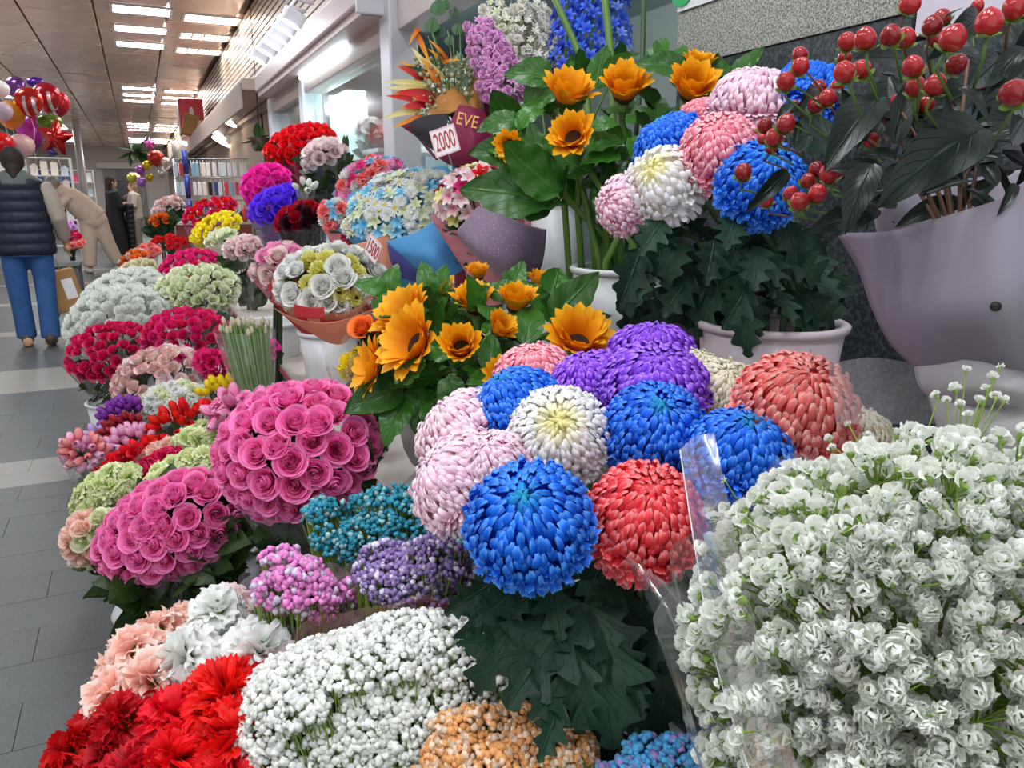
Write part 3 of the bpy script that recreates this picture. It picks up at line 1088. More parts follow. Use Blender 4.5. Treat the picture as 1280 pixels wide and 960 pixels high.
def cone_wrap(neck, centre, u, v, n, a, b_, c, rng, grow=1.1, collar=.15, ruff=.05, neck_r=.03, seg=64, rows=10, gap=0.0, start=0.0, points=0):
    """Cone of wrapping round the bunch from its neck to a ruffled rim."""
    G = []
    na = (centre - neck).normalized()
    e1 = (u - na * u.dot(na)).normalized()
    e2 = na.cross(e1)
    ph0 = [rng.uniform(0, 6.28) for _ in range(4)]
    for i in range(rows):
        s = i / (rows - 1)
        ring = []
        for k in range(seg + (1 if gap else 0)):
            th = start + (2 * math.pi - gap) * k / seg
            ruf = 1 + ruff * s * (math.sin(7 * th + ph0[0]) * .6 + math.sin(11 * th + ph0[1]) * .4 + .5 * math.sin(17 * th + ph0[2]))
            rim = centre + u * (a * grow * math.cos(th) * ruf) + v * (b_ * grow * math.sin(th) * ruf) + n * (c * collar * (1 + .8 * math.sin(5 * th + ph0[3]) * ruff * 6))
            if points:
                rim = rim + n * (c * .35 * abs(math.sin(points * th * .5)) ** 3)
            lo = neck + (e1 * math.cos(th) + e2 * math.sin(th)) * neck_r
            w = s ** .85
            ring.append(lo.lerp(rim, w))
        G.append([list(p) for p in ring])
    mb = MB()
    mb.grid(np.array(G), not gap)
    return mb


BN = [0]


def bunch(name, label, cat, px, py, d, rx, ry, blooms, r, base, roll=0, tilt=.5, depth=.75, zmin=-.12, wrap=None, nleaf=50, part='rose', group=None,
          limit=120, space=1.55, neck_f=.45, leafmat=None, collar=.12, grow=1.08, ruff=.05, height=None, points=0, sink=.35, nstem=14, neck_r=.03, lsz=.05):
    """A tied bunch: blooms (each a part) domed over foliage inside a wrap. r is the bloom radius in metres."""
    BN[0] += 1
    rng = random.Random(BN[0] * 77 + 5)
    centre = D(px, py, d)
    k = d / FPX
    u, v, n = dome_frame(roll, tilt)
    a, c = rx * k, (height if height is not None else ry) * k
    b_ = a * depth
    base = Vector(base)
    neck = base.lerp(centre, neck_f)
    root = thing(name, label, cat, base, group)
    dirs = pack(a, b_, c, r * space, zmin, rng, limit)
    tot = sum(w for _, _, w in blooms)
    for s in dirs:
        q = rng.uniform(0, tot)
        for meshes, mat, w in blooms:
            q -= w
            if q <= 0:
                break
        nn = (u * (s[0] / a) + v * (s[1] / b_) + n * (s[2] / c)).normalized()
        nn = (nn + n * .35 + Vector((rng.uniform(-.18, .18), rng.uniform(-.18, .18), rng.uniform(-.18, .18)))).normalized()
        p = centre + u * (a * s[0]) + v * (b_ * s[1]) + n * (c * s[2]) - nn * (r * sink * 2) - base
        sc = r * rng.uniform(.9, 1.12)
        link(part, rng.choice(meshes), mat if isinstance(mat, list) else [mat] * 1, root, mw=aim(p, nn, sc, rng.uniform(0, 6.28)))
    if nleaf:
        f = foliage_mesh(neck - base, centre - base, u, v, n, a * .9, b_ * .9, c, rng, nleaf, nstem, lsz)
        stuff(build(f, 'foliage', leafmat or L_ROSE, root))
    sb = MB()
    for i in range(9):
        ph = i * .7
        o_ = Vector((math.cos(ph), math.sin(ph), 0)) * .018
        sb.tube([o_ + Vector((0, 0, .03)), neck - base + o_ * .8, (neck - base).lerp(centre - base, .6) + o_ * 1.5], .004, 5)
    stuff(build(sb, 'stems', M_STEM_D, root))
    if wrap:
        for wi, wm in enumerate(wrap if isinstance(wrap, list) else [wrap]):
            mb = cone_wrap(neck - base, centre - base, u, v, n, a, b_, c, rng, grow + .06 * wi, collar - .25 * wi, ruff, neck_r + .006 * wi, points=points)
            build(mb, 'wrap', wm, root)
    return root


def gyp_mass(name, label, px, py, d, rx, ry, r, base, mats, count=900, roll=0, tilt=.5, depth=.8, zmin=-.1, wrap=None, height=None, shell=.3, group=None, lump=.12, collar=.1, grow=1.06, stem_mat=None, neck_f=.3):
    """Baby's breath bunch whose blossoms are too fine to pick apart: blossoms by colour as single masses."""
    BN[0] += 1
    rng = random.Random(BN[0] * 91 + 3)
    centre = D(px, py, d)
    k = d / FPX
    u, v, n = dome_frame(roll, tilt)
    a, c = rx * k, (height if height is not None else ry) * k
    b_ = a * depth
    base = Vector(base)
    neck = base.lerp(centre, neck_f)
    root = thing(name, label, 'gypsophila', base, group)
    vars_ = [ball_arrays(i, 3, 6) for i in range(6)]
    mbs = [MB() for _ in mats]
    st = MB()
    tot = sum(w for _, w in mats)
    lumps = [(Vector((rng.uniform(-1, 1), rng.uniform(-1, 1), rng.uniform(-.2, 1))).normalized(), rng.uniform(.75, 1.08)) for _ in range(26)]
    for i in range(count):
        z = rng.uniform(zmin, 1)
        ph = rng.uniform(0, 6.283)
        q = math.sqrt(max(0, 1 - z * z))
        s = Vector((q * math.cos(ph), q * math.sin(ph), z))
        best = max(lumps, key=lambda L: L[0].dot(s))
        f = 1 + (best[1] - 1) * lump / .12 - (1 - best[0].dot(s)) * lump * 4
        f *= 1 - shell * rng.random() ** 2.5
        p = centre + u * (a * s.x * f) + v * (b_ * s.y * f) + n * (c * s.z * f) - base
        V, F = vars_[rng.randrange(6)]
        M = Matrix.Rotation(rng.uniform(0, 6.28), 3, Vector((rng.uniform(-1, 1), rng.uniform(-1, 1), 1)).normalized())
        sc = r * rng.uniform(.65, 1.25)
        W = (V @ np.array(M).T) * sc + np.array(p)
        q2 = rng.uniform(0, tot)
        for mi, (m_, w_) in enumerate(mats):
            q2 -= w_
            if q2 <= 0:
                break
        mbs[mi].add(W, F, (.8, rng.random(), .5))
        if i % 2 == 0:
            p0 = Vector(neck - base).lerp(p, .72) + Vector((rng.uniform(-.02, .02), rng.uniform(-.02, .02), 0))
            st.tube([p0, p], .0011, 3, False)
    for (m_, w_), mb in zip(mats, mbs):
        if mb.nv:
            stuff(build(mb, 'blossoms', m_, root))
    for i in range(40):
        s = lumps[i % 26][0]
        st.tube([neck - base + Vector((rng.uniform(-.02, .02), rng.uniform(-.02, .02), 0)), (neck - base).lerp(centre - base + u * (a * s.x * .8) + v * (b_ * s.y * .8) + n * (c * s.z * .8), .95)], .0018, 3, False)
    for i in range(9):
        o_ = Vector((math.cos(i * .7), math.sin(i * .7), 0)) * .016
        st.tube([o_ + Vector((0, 0, .03)), neck - base + o_], .003, 4, False)
    stuff(build(st, 'stems', stem_mat or M_GYPSTEM, root))
    if wrap:
        build(cone_wrap(neck - base, centre - base, u, v, n, a, b_, c, rng, grow, collar, .05), 'wrap', wrap, root)
    return root


def leaf_to(mesh, mat, parent, p0, p1, face, wscale=1.0, origin=Vector((0, 0, 0)), name='leaf'):
    """A leaf from p0 to its tip p1, its upper side turned to face."""
    p0, p1 = Vector(p0), Vector(p1)
    y = (p1 - p0)
    L = y.length
    y.normalize()
    z = Vector(face)
    z = (z - y * z.dot(y))
    z = z.normalized() if z.length > 1e-5 else y.orthogonal().normalized()
    x = y.cross(z)
    M = Matrix((x * L * wscale, y * L, z * L)).transposed().to_4x4()
    M.translation = p0 - origin
    return link(name, mesh, mat, parent, mw=M)


def text_mesh(txt, size, depth=.001):
    cu = bpy.data.curves.new('lettering', 'FONT')
    cu.body = txt
    cu.size = size
    cu.align_x = 'CENTER'
    cu.align_y = 'CENTER'
    cu.extrude = depth
    ob = bpy.data.objects.new('lettering', cu)
    COL.objects.link(ob)
    dg = bpy.context.evaluated_depsgraph_get()
    me = bpy.data.meshes.new_from_object(ob.evaluated_get(dg))
    bpy.data.objects.remove(ob)
    return me
# ------------------------------------------------------------------ giant chrysanthemums in the front bucket
BACK = Vector((-FWD.x, -FWD.y, 0)).normalized()
UZ = Vector((0, 0, 1))


def facing(a, b_, c):
    return (RIGHT * a + UZ * b_ + BACK * c).normalized()


c0 = D(742, 860, .93)
mum_b = Vector((c0.x, c0.y, 0))
bucket('flower_bucket', 'tall pale bucket full of giant chrysanthemums beside the white gypsophila', mum_b, .10, .13, .60, M_WHITE_PL)


def mum(label, px, py, rpx, d, mat, fc, base, hub, mesh, parts_mat=M_STEM_D, group=None, flat=1.0, nleaf=0):
    rng = random.Random(int(px * 13 + py))
    c = D(px, py, d)
    r = rpx * d / FPX
    n = facing(*fc)
    root = thing('giant_chrysanthemum', label, 'chrysanthemum', base, group)
    q = aim(c - root.location, n, 1, rng.uniform(0, 6.28), (r, r, r * flat))
    link('bloom', mesh, mat, root, mw=q)
    end = c - n * (r * .45 * flat) - root.location
    h = Vector(hub) - root.location
    sm = MB().tube([Vector((0, 0, 0)), h * .6, h, h.lerp(end, .5) + UZ * .01, end - n * .03, end], [.006, .006, .0055, .005, .006, .010], 8)
    build(sm, 'stem', parts_mat, root)
    for i in range(nleaf):
        p0 = h.lerp(end, .25 + .6 * i / max(1, nleaf - 1))
        dr = (RIGHT * rng.uniform(-.5, 1) + BACK * rng.uniform(-.3, 1) - UZ * rng.uniform(.1, .9)).normalized()
        leaf_to(rng.choice(LEAF_MUM), L_MUM, root, p0, p0 + dr * rng.uniform(.07, .11), BACK + UZ * .6)
    return root


front = [
    ('vivid blue giant chrysanthemum with a teal centre, lowest of the front bucket', 662, 655, 77, .80, 'blue', (-.12, .80, .62), 2, 1.0),
    ('bright red giant chrysanthemum right beside the lowest blue one', 805, 652, 72, .83, 'red_mum', (.05, .86, .50), 1, 1.05),
    ('cream white giant chrysanthemum with a yellow centre among blue ones', 700, 545, 63, .98, 'white_mum', (-.10, .62, .78), 0, .92),
    ('deep blue giant chrysanthemum between the cream one and the sheet of film', 818, 540, 64, .97, 'blue', (.02, .80, .55), 0, .95),
    ('blue giant chrysanthemum partly behind clear film and white gypsophila', 925, 572, 66, .90, 'blue', (.1, .95, .25), 1, .9),
    ('large coral giant chrysanthemum rising behind the white gypsophila', 993, 512, 74, .93, 'coral', (.05, .86, .50), 1, .92),
    ('blue giant chrysanthemum seen from the side above the pale pink ones', 643, 506, 56, 1.06, 'blue', (-.45, .85, .05), 1, .78),
    ('tall pale pink giant chrysanthemum facing the aisle, lowest of the pink ones', 575, 602, 66, .98, 'pink_mum', (-.75, .60, .15), 2, .78),
    ('pale pink giant chrysanthemum behind the other pink ones facing the sunflowers', 578, 540, 62, 1.07, 'pink_mum', (-.60, .75, .0), 1, .75),
    ('small pale pink giant chrysanthemum tucked under the cream white one', 622, 582, 44, .95, 'pink_mum', (-.35, .85, .35), 0, 1.0),
    ('salmon pink giant chrysanthemum just below the sunflowers', 668, 468, 49, 1.20, 'rosepink_mum', (-.1, .95, .2), 1, .75),
    ('dark purple giant chrysanthemum furthest back, below the upper bucket', 815, 446, 56, 1.24, 'purple_mum', (.0, .98, .05), 1, .75),
    ('purple giant chrysanthemum beside the salmon pink one', 738, 484, 56, 1.15, 'purple_mum', (-.2, .95, .15), 0, .78),
    ('bright purple giant chrysanthemum directly above the deep blue one', 818, 484, 68, 1.08, 'purple_mum', (.0, .92, .35), 1, .72),
    ('cream giant chrysanthemum half hidden behind the coral one', 903, 492, 46, 1.10, 'cream_mum', (.0, .85, .45), 2, .85),
    ('small cream giant chrysanthemum peeping out behind a bright purple one', 868, 470, 40, 1.2, 'cream_mum', (.2, .9, .2), 2, .8),
    ('cream giant chrysanthemum just showing over the white gypsophila', 1068, 545, 44, .98, 'cream_mum', (.1, .95, .1), 2, .8),
]
for i, (lab, px, py, rp, d, mt, fc, mi, fl) in enumerate(front):
    a = i * 2.4
    off = Vector((math.cos(a), math.sin(a), 0)) * (.02 + .05 * (i % 4) / 4)
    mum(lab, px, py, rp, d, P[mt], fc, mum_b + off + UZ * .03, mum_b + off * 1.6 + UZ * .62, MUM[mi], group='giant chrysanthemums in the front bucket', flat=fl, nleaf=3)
# the large hanging leaves under the front blooms belong to the three lowest stems
hosts = [o for o in COL.objects if o.name.startswith('giant_chrysanthemum')]
big = [(724, 750, .84, 634, 869, .74, 1.1), (724, 753, .84, 777, 937, .73, 1.15), (702, 875, .78, 677, 950, .72, .9), (649, 775, .82, 577, 866, .76, 1.0), (620, 800, .8, 580, 803, .76, .9),
       (612, 731, .86, 560, 765, .82, 1.0), (650, 734, .84, 594, 778, .79, 1.0), (724, 819, .80, 730, 930, .74, .95), (785, 830, .82, 808, 890, .77, .8), (815, 838, .86, 850, 890, .82, .7),
       (712, 850, .80, 664, 895, .74, .9), (738, 756, .84, 804, 840, .76, 1.1), (690, 760, .84, 668, 840, .76, 1.0), (760, 745, .88, 830, 790, .86, 1.0), (700, 720, .90, 640, 760, .86, 1.0),
       (745, 740, .92, 760, 830, .88, 1.1), (800, 760, .92, 840, 850, .9, 1.0), (670, 800, .86, 650, 880, .82, 1.0), (760, 840, .86, 770, 920, .8, .9), (720, 780, .9, 700, 880, .86, 1.1)]
for i, (x0, y0, d0, x1, y1, d1, w) in enumerate(big):
    h = hosts[i % 3]
    leaf_to(LEAF_MUM[i % 4], L_MUM, h, D(x0, y0, d0), D(x1, y1, d1), BACK + UZ * .7 + RIGHT * (.3 * ((i % 3) - 1)), w, Vector(h.location))
for i in range(26):
    rng = random.Random(500 + i)
    x0, y0 = rng.uniform(600, 860), rng.uniform(690, 800)
    h = hosts[i % 3]
    dd = rng.uniform(.88, 1.02)
    leaf_to(LEAF_MUM[i % 4], L_MUM, h, D(x0, y0, dd), D(x0 + rng.uniform(-60, 60), y0 + rng.uniform(50, 110), dd - .03), BACK + UZ * .7, 1, Vector(h.location))

# ------------------------------------------------------------------ giant chrysanthemums in the upper bucket
c0 = D(962, 420, 1.38)
up_b = Vector((c0.x, c0.y, .85))
bucket('flower_bucket', 'pinkish white bucket under dark chrysanthemum leaves on the back tier', up_b, .105, .125, .215, plain('pinkish_plastic', '#d9cdd3', .35, var=.03, scale=8))
upper = [
    ('rose pink giant chrysanthemum beside the white one in the upper bucket', 900, 193, 50, 1.28, 'rosepink_mum', (-.30, .72, .55), 1, .95),
    ('shaggy white giant chrysanthemum in the upper bucket', 832, 232, 46, 1.32, 'white_mum', (-.55, .55, .6), -1, .95),
    ('blue giant chrysanthemum in front of red berries', 950, 232, 52, 1.22, 'blue', (.05, .7, .65), 2, 1.0),
    ('blue giant chrysanthemum next to the upper sunflowers', 838, 182, 46, 1.42, 'blue', (-.5, .85, .1), 1, .8),
    ('pale pink giant chrysanthemum highest in the upper bucket', 942, 132, 54, 1.40, 'pink_mum', (.0, .95, .2), 0, .85),
    ('pale pink loose giant chrysanthemum at the aisle side of the upper bucket', 780, 255, 36, 1.36, 'pink_mum', (-.8, .2, .5), -2, .8),
    ('coral pink giant chrysanthemum behind the blue one by the sunflowers', 880, 150, 34, 1.5, 'rosepink_mum', (-.2, .95, .1), 1, .8),
    ('blue giant chrysanthemum mostly hidden behind red berries', 1010, 118, 46, 1.36, 'blue', (.2, .95, .1), 1, .85),
]
for i, (lab, px, py, rp, d, mt, fc, mi, fl) in enumerate(upper):
    a = i * 2.4
    off = Vector((math.cos(a), math.sin(a), 0)) * .045
    mum(lab, px, py, rp, d, P[mt], fc, up_b + off + UZ * .025, up_b + off * 1.6 + UZ * .23, (MUM_LOOSE[-mi - 1] if mi < 0 else MUM[mi]), group='giant chrysanthemums in the upper bucket', flat=fl, nleaf=3)
hosts2 = [o for o in COL.objects if o.name.startswith('giant_chrysanthemum')][len(hosts):]
for i in range(74):
    rng = random.Random(900 + i)
    x0, y0 = rng.uniform(800, 1060), rng.uniform(270, 380)
    ex = (x0 - 930) / 130
    dd = 1.30 + rng.uniform(-.1, .22) + abs(ex) * .06
    L = rng.uniform(45, 90)
    x1, y1 = x0 + L * (ex * .9 + rng.uniform(-.4, .4)), y0 + L * rng.uniform(.15, 1.0)
    x1 = max(x1, 782)
    if x1 > 1075:
        continue
    h = hosts2[i % 8]
    leaf_to(LEAF_MUM[i % 4], L_MUM, h, D(x0, y0, dd), D(x1, y1, dd - .07), BACK + UZ * .8 + RIGHT * rng.uniform(-.5, .5), 1.0, Vector(h.location))

# ------------------------------------------------------------------ sunflowers
pet = MB()
C = [np.array([0, y, z]) for y, z in ((0, 0), (.3, .02), (.6, .05), (.85, .03), (1.0, -.02))]
strip(pet, C, [np.array([1, 0, 0])] * 5, [np.array([0, 0, 1.0])] * 5, np.array([.10, .19, .21, .14, .01]), np.array([.02, .05, .05, .03, 0]), 5, .5, .5)
PETAL = pet.mesh('sunflower_petal')
hd = MB().lathe([(0, -.30), (.12, -.28), (.28, -.12), (.33, -.02), (.33, .03), (.28, .07), (.18, .085), (.08, .06), (0, .05)], 20)
HEAD = hd.mesh('sunflower_disc')


def sunflower(label, px, py, rpx, d, fc, base, hub, openness, group, nleaf=3, lsize=.12):
    rpx *= 1.22
    openness += .1
    rng = random.Random(int(px * 7 + py))
    c = D(px, py, d)
    r = rpx * d / FPX
    n = facing(*fc)
    root = thing('sunflower', label, 'sunflower', base, group)
    L = root.location.copy()
    head = link('flower_head', HEAD, M_DISC, root, mw=aim(c - L, n, r, rng.uniform(0, 6.28)))
    for ring, (cnt, rr, tl) in enumerate(((19, .27, openness + .25), (17, .28, openness - .12))):
        for k in range(cnt):
            a = 2 * math.pi * (k + .5 * ring) / cnt + rng.uniform(-.1, .1)
            M = Matrix.Rotation(a, 4, 'Z') @ Matrix.Translation((0, rr, -.02 * ring)) @ Matrix.Rotation(tl + rng.uniform(-.14, .14), 4, 'X') @ Matrix.Diagonal((.85 + rng.random() * .2, rng.uniform(.70, .88), .8, 1))
            link('petal', PETAL, P['sun'], head, mw=M)
    end = c - n * (r * .25) - L
    h = Vector(hub) - L
    mid = h.lerp(end, .55) + (h - end).cross(UZ) * 0
    build(MB().tube([Vector((0, 0, 0)), h * .6, h, mid, end - n * .05, end], [.0085, .0085, .008, .0075, .007, .014], 8), 'stem', M_STEM, root)
    for k in range(nleaf):
        t = .93 - .16 * k
        p0 = h.lerp(end, t)
        a = rng.uniform(0, 6.28)
        dr = (RIGHT * math.cos(a) * 1.0 + BACK * math.sin(a) + UZ * rng.uniform(-.1, 1.0)).normalized()
        ln = lsize * rng.uniform(.75, 1.2)
        leaf_to(rng.choice(LEAF_SUN), L_SUN, root, p0, p0 + dr * ln, n + UZ * .4 + Vector((rng.uniform(-.4, .4), rng.uniform(-.4, .4), 0)), rng.uniform(.85, 1.1))
    return root


# lower vase
c0 = D(522, 600, 1.80)
vb = Vector((c0.x + .02, c0.y, .60))
vs_ = thing('pedestal_vase', 'white pedestal vase holding the lower sunflowers on the stand', 'vase', vb)
build(MB().lathe([(0, 0), (.062, 0), (.064, .008), (.060, .016), (.045, .030), (.030, .045), (.024, .056), (.024, .066)], 36), 'foot', M_VASE, vs_)
build(MB().lathe([(.024, .066), (.034, .078), (.050, .115), (.058, .16), (.064, .20), (.068, .21), (.064, .212), (.056, .17), (.04, .10), (0, .085)], 36, flute=.02, nfl=12), 'bowl', M_VASE, vs_)
SL = 'sunflowers in the pedestal vase'
low = [
    ('wide open sunflower beside the salmon chrysanthemum', 722, 430, 41, 1.46, (.10, .78, .62), .75),
    ('half open cup shaped sunflower facing out of the lower vase', 577, 436, 32, 1.45, (-.05, .55, .83), 1.05),
    ('big sunflower turned to the aisle in the lower vase', 523, 432, 44, 1.50, (-.62, .45, .62), .62),
    ('sunflower behind the big aisle facing one, lower vase', 512, 402, 40, 1.60, (-.45, .75, .40), .75),
    ('drooping sunflower over the pink roses', 472, 462, 34, 1.56, (-.72, .25, .30), .45),
    ('sunflower in the middle of the lower vase, petals upright', 594, 384, 30, 1.66, (-.1, .85, .4), .95),
    ('sunflower half hidden by leaves at the back of the lower vase', 552, 368, 24, 1.74, (-.2, .85, .4), .9),
    ('sunflower seen side on in the lower vase, leaf before it', 645, 384, 30, 1.62, (.1, .9, .3), 1.0),
    ('narrow sunflower beside the wide open one', 622, 414, 24, 1.52, (.5, .6, .5), 1.0),
    ('small sunflower low behind the salmon chrysanthemum', 630, 472, 26, 1.40, (.1, .3, .9), .55),
    ('small sunflower under the lilac paper bouquet', 598, 346, 17, 1.80, (0, .9, .3), 1.0),
    ('small sunflower by the white bucket at the back of the lower vase', 674, 358, 20, 1.74, (.2, .9, .2), 1.0),
    ('small sunflower bud opening between leaves near the wide open one', 700, 390, 14, 1.64, (.3, .8, .3), 1.1),
]
for i, (lab, px, py, rp, d, fc, op) in enumerate(low):
    a = i * 2.4
    off = Vector((math.cos(a), math.sin(a), 0)) * (.012 + .02 * (i % 3) / 2)
    sunflower(lab, px, py, rp, d, fc, vb + off * .6 + UZ * .09, vb + off * 1.3 + UZ * .22, op, SL, 4, .105)
hs = [o for o in COL.objects if o.name.startswith('sunflower') and o.type == 'EMPTY']
ex = [(480, 395, 1.66, 500, 340, 1.72, 1.1), (525, 395, 1.7, 560, 338, 1.75, 1.0), (610, 400, 1.58, 618, 355, 1.62, 1.0), (618, 470, 1.46, 612, 410, 1.5, .7), (655, 430, 1.54, 668, 360, 1.58, .9),
      (690, 400, 1.6, 745, 340, 1.62, .9), (742, 420, 1.56, 782, 400, 1.58, 1.0), (690, 370, 1.64, 700, 330, 1.68, 1.2), (720, 380, 1.66, 745, 360, 1.66, 1.0), (500, 470, 1.48, 545, 458, 1.44, 1.0),
      (560, 470, 1.46, 572, 520, 1.42, 1.0), (500, 480, 1.56, 430, 515, 1.5, 1.0), (510, 500, 1.55, 470, 545, 1.48, 1.0), (490, 480, 1.6, 440, 488, 1.54, .9), (540, 500, 1.54, 560, 560, 1.48, 1.0),
      (555, 480, 1.5, 600, 530, 1.45, .9), (470, 370, 1.72, 470, 330, 1.76, 1.0), (640, 360, 1.7, 650, 330, 1.74, 1.0), (570, 380, 1.64, 580, 350, 1.68, .9), (530, 480, 1.58, 520, 545, 1.54, 1.0), (600, 480, 1.56, 575, 545, 1.52, 1.1)]
for i, (x0, y0, d0, x1, y1, d1, w) in enumerate(ex):
    h = hs[i % len(hs)]
    leaf_to(LEAF_SUN[i % 4], L_SUN, h, D(x0, y0, d0), D(x1, y1, d1), BACK + UZ * .5 + RIGHT * (.4 * ((i % 3) - 1)), w, Vector(h.location))
for i in range(44):
    rng = random.Random(3300 + i)
    x0, y0 = rng.uniform(470, 750), rng.uniform(365, 500)
    if y0 > 430 and x0 > 600:
        continue
    d0 = rng.uniform(1.60, 1.78)
    a = rng.uniform(.2, 2.9) if y0 < 430 else rng.uniform(3.3, 6.0)
    L = rng.uniform(35, 62)
    h = hs[i % len(hs)]
    leaf_to(LEAF_SUN[i % 4], L_SUN, h, D(x0, y0, d0), D(x0 + L * math.cos(a), y0 - L * math.sin(a), d0 - .05), BACK + UZ * .5 + RIGHT * rng.uniform(-.5, .5), rng.uniform(.8, 1.1), Vector(h.location))
# upper bucket
c0 = D(782, 345, 1.82)
ub = Vector((c0.x, c0.y, .85))
bucket('flower_bucket', 'white bucket holding the tall upper sunflowers on the back tier', ub, .10, .125, .27, M_WHITE_PL)
SU = 'sunflowers in the tall upper bucket'
hi = [
    ('wide sunflower facing out in the middle of the upper bucket', 780, 118, 36, 1.72, (-.05, .72, .68), 1.0),
    ('sunflower with dark centre turned sideways in the upper bucket', 708, 126, 36, 1.74, (.2, .8, .55), .9),
    ('lowest sunflower of the upper bucket, nodding', 717, 174, 31, 1.66, (-.25, .35, .85), .85),
    ('small nodding sunflower among big leaves by the burgundy bouquet', 638, 181, 19, 1.70, (-.3, -.1, .8), .75),
    ('sunflower with brown disc beside the chrysanthemums', 862, 116, 36, 1.64, (.1, .65, .75), 1.0),
    ('sunflower at the back of the upper bucket against the granite', 872, 88, 24, 1.70, (.1, .9, .3), 1.0),
    ('small sunflower beside the one with dark centre', 680, 124, 18, 1.82, (-.5, .7, .4), .9),
]
for i, (lab, px, py, rp, d, fc, op) in enumerate(hi):
    a = i * 2.4
    off = Vector((math.cos(a), math.sin(a), 0)) * .05
    sunflower(lab, px, py, rp, d, fc, ub + off + UZ * .03, ub + off * 1.3 + UZ * .28, op, SU, 3, .12)
hs = [o for o in COL.objects if o.name.startswith('sunflower') and o.type == 'EMPTY'][len(low):]
ex = [(690, 255, 1.72, 580, 215, 1.62, .9), (700, 240, 1.7, 615, 185, 1.66, .95), (640, 195, 1.7, 600, 150, 1.72, .9), (700, 250, 1.74, 650, 265, 1.66, 1.0), (725, 90, 1.82, 720, 60, 1.84, 1.1),
      (745, 110, 1.78, 752, 62, 1.8, 1.0), (740, 160, 1.68, 772, 140, 1.64, .9), (770, 190, 1.7, 728, 200, 1.64, 1.0), (820, 160, 1.7, 822, 90, 1.74, .6), (812, 90, 1.8, 822, 60, 1.84, 1.0),
      (900, 90, 1.74, 935, 60, 1.76, .7), (890, 95, 1.76, 905, 65, 1.8, .8), (830, 70, 1.84, 818, 38, 1.86, .9), (915, 95, 1.72, 958, 62, 1.7, .8), (860, 70, 1.84, 852, 52, 1.86, .9),
      (760, 230, 1.74, 745, 265, 1.68, .8), (790, 200, 1.78, 810, 240, 1.74, .8), (680, 210, 1.72, 655, 160, 1.74, .9), (820, 200, 1.76, 840, 160, 1.74, .8), (850, 180, 1.74, 870, 130, 1.74, .7)]
for i, (x0, y0, d0, x1, y1, d1, w) in enumerate(ex):
    h = hs[i % len(hs)]
    leaf_to(LEAF_SUN[i % 4], L_SUN, h, D(x0, y0, d0), D(x1, y1, d1), BACK + UZ * .5 + RIGHT * (.4 * ((i % 3) - 1)), w, Vector(h.location))
for i in range(46):
    rng = random.Random(4400 + i)
    x0, y0 = rng.uniform(640, 930), rng.uniform(85, 230)
    if y0 > 170 and x0 > 800:
        continue
    d0 = rng.uniform(1.76, 1.92) if x0 < 780 else rng.uniform(1.68, 1.76)
    a = rng.uniform(.2, 2.9) if y0 < 170 else rng.uniform(2.6, 6.6)
    L = rng.uniform(35, 65)
    h = hs[i % len(hs)]
    leaf_to(LEAF_SUN[i % 4], L_SUN, h, D(x0, y0, d0), D(x0 + L * math.cos(a), y0 - L * math.sin(a), d0 - .05), BACK + UZ * .5 + RIGHT * rng.uniform(-.5, .5), rng.uniform(.8, 1.1), Vector(h.location))
# bare thick stems among them
for i, x in enumerate((712, 728, 745, 762, 778)):
    h = hs[i]
    build(MB().tube([D(x, 350, 1.84) - h.location, D(x - 6, 260, 1.82) - h.location, D(x - 8 + 6 * i, 190, 1.78) - h.location], .008, 8), 'side_stem', M_STEM, h)

# ------------------------------------------------------------------ big white gypsophila bunch at the front
gc = D(1165, 830, .56)
gk = .56 / FPX
gb = Vector((gc.x, gc.y, 0))
bucket('flower_bucket', 'white floor bucket under the big white gypsophila bunch', gb, .10, .125, .42, M_WHITE_PL)
gy = thing('gypsophila_bunch', 'big bunch of white gypsophila in clear film beside giant chrysanthemums', 'gypsophila', gb + UZ * .03)
u, v, n = dome_frame(4, .55)
ga, gbd, gcc = 305 * gk, 280 * gk, 300 * gk
rng = random.Random(4242)
neck = gb + UZ * .55
o0 = Vector(gy.location)
pts = []
nodes = []
for s in fib(150, -.25, 1, .15, rng):
    f = rng.uniform(.68, .86)
    nodes.append(gc + u * (ga * s.x * f) + v * (gbd * s.y * f) + n * (gcc * s.z * f))
for i in range(3300):
    z = rng.uniform(-.35, 1)
    ph = rng.uniform(0, 6.283)
    q = math.sqrt(max(0, 1 - z * z))
    lump = 1 + .05 * math.sin(5 * ph + 3 * z) * math.sin(7 * z + ph * 2) + .03 * math.sin(13 * ph)
    f = lump * ((1 - .20 * rng.random() ** 1.5) if i < 2300 else rng.uniform(.62, .8))
    p = gc + u * (ga * q * math.cos(ph) * f) + v * (gbd * q * math.sin(ph) * f) + n * (gcc * z * f)
    pts.append((p, (u * (q * math.cos(ph)) + v * (q * math.sin(ph)) + n * z)))
extra = [(1170, 493, .58), (1183, 500, .58), (1208, 462, .6), (1240, 470, .6), (1250, 458, .6), (1200, 505, .58), (1225, 500, .59), (1245, 495, .59), (1210, 518, .57), (1255, 500, .6), (1036, 548, .66), (1040, 560, .65),
         (898, 853, .50), (925, 915, .46), (1060, 530, .68), (1085, 545, .66), (905, 600, .66), (885, 640, .62), (1195, 485, .6), (1232, 485, .6)]
for x, y, d in extra:
    p = D(x, y, d)
    pts.append((p, (p - gc).normalized()))


def depth_of(p):
    w = p - EYE
    dd = w.dot(FWD)
    return dd, 640 + FPX * w.dot(RIGHT) / dd, 480 - FPX * w.dot(UP) / dd


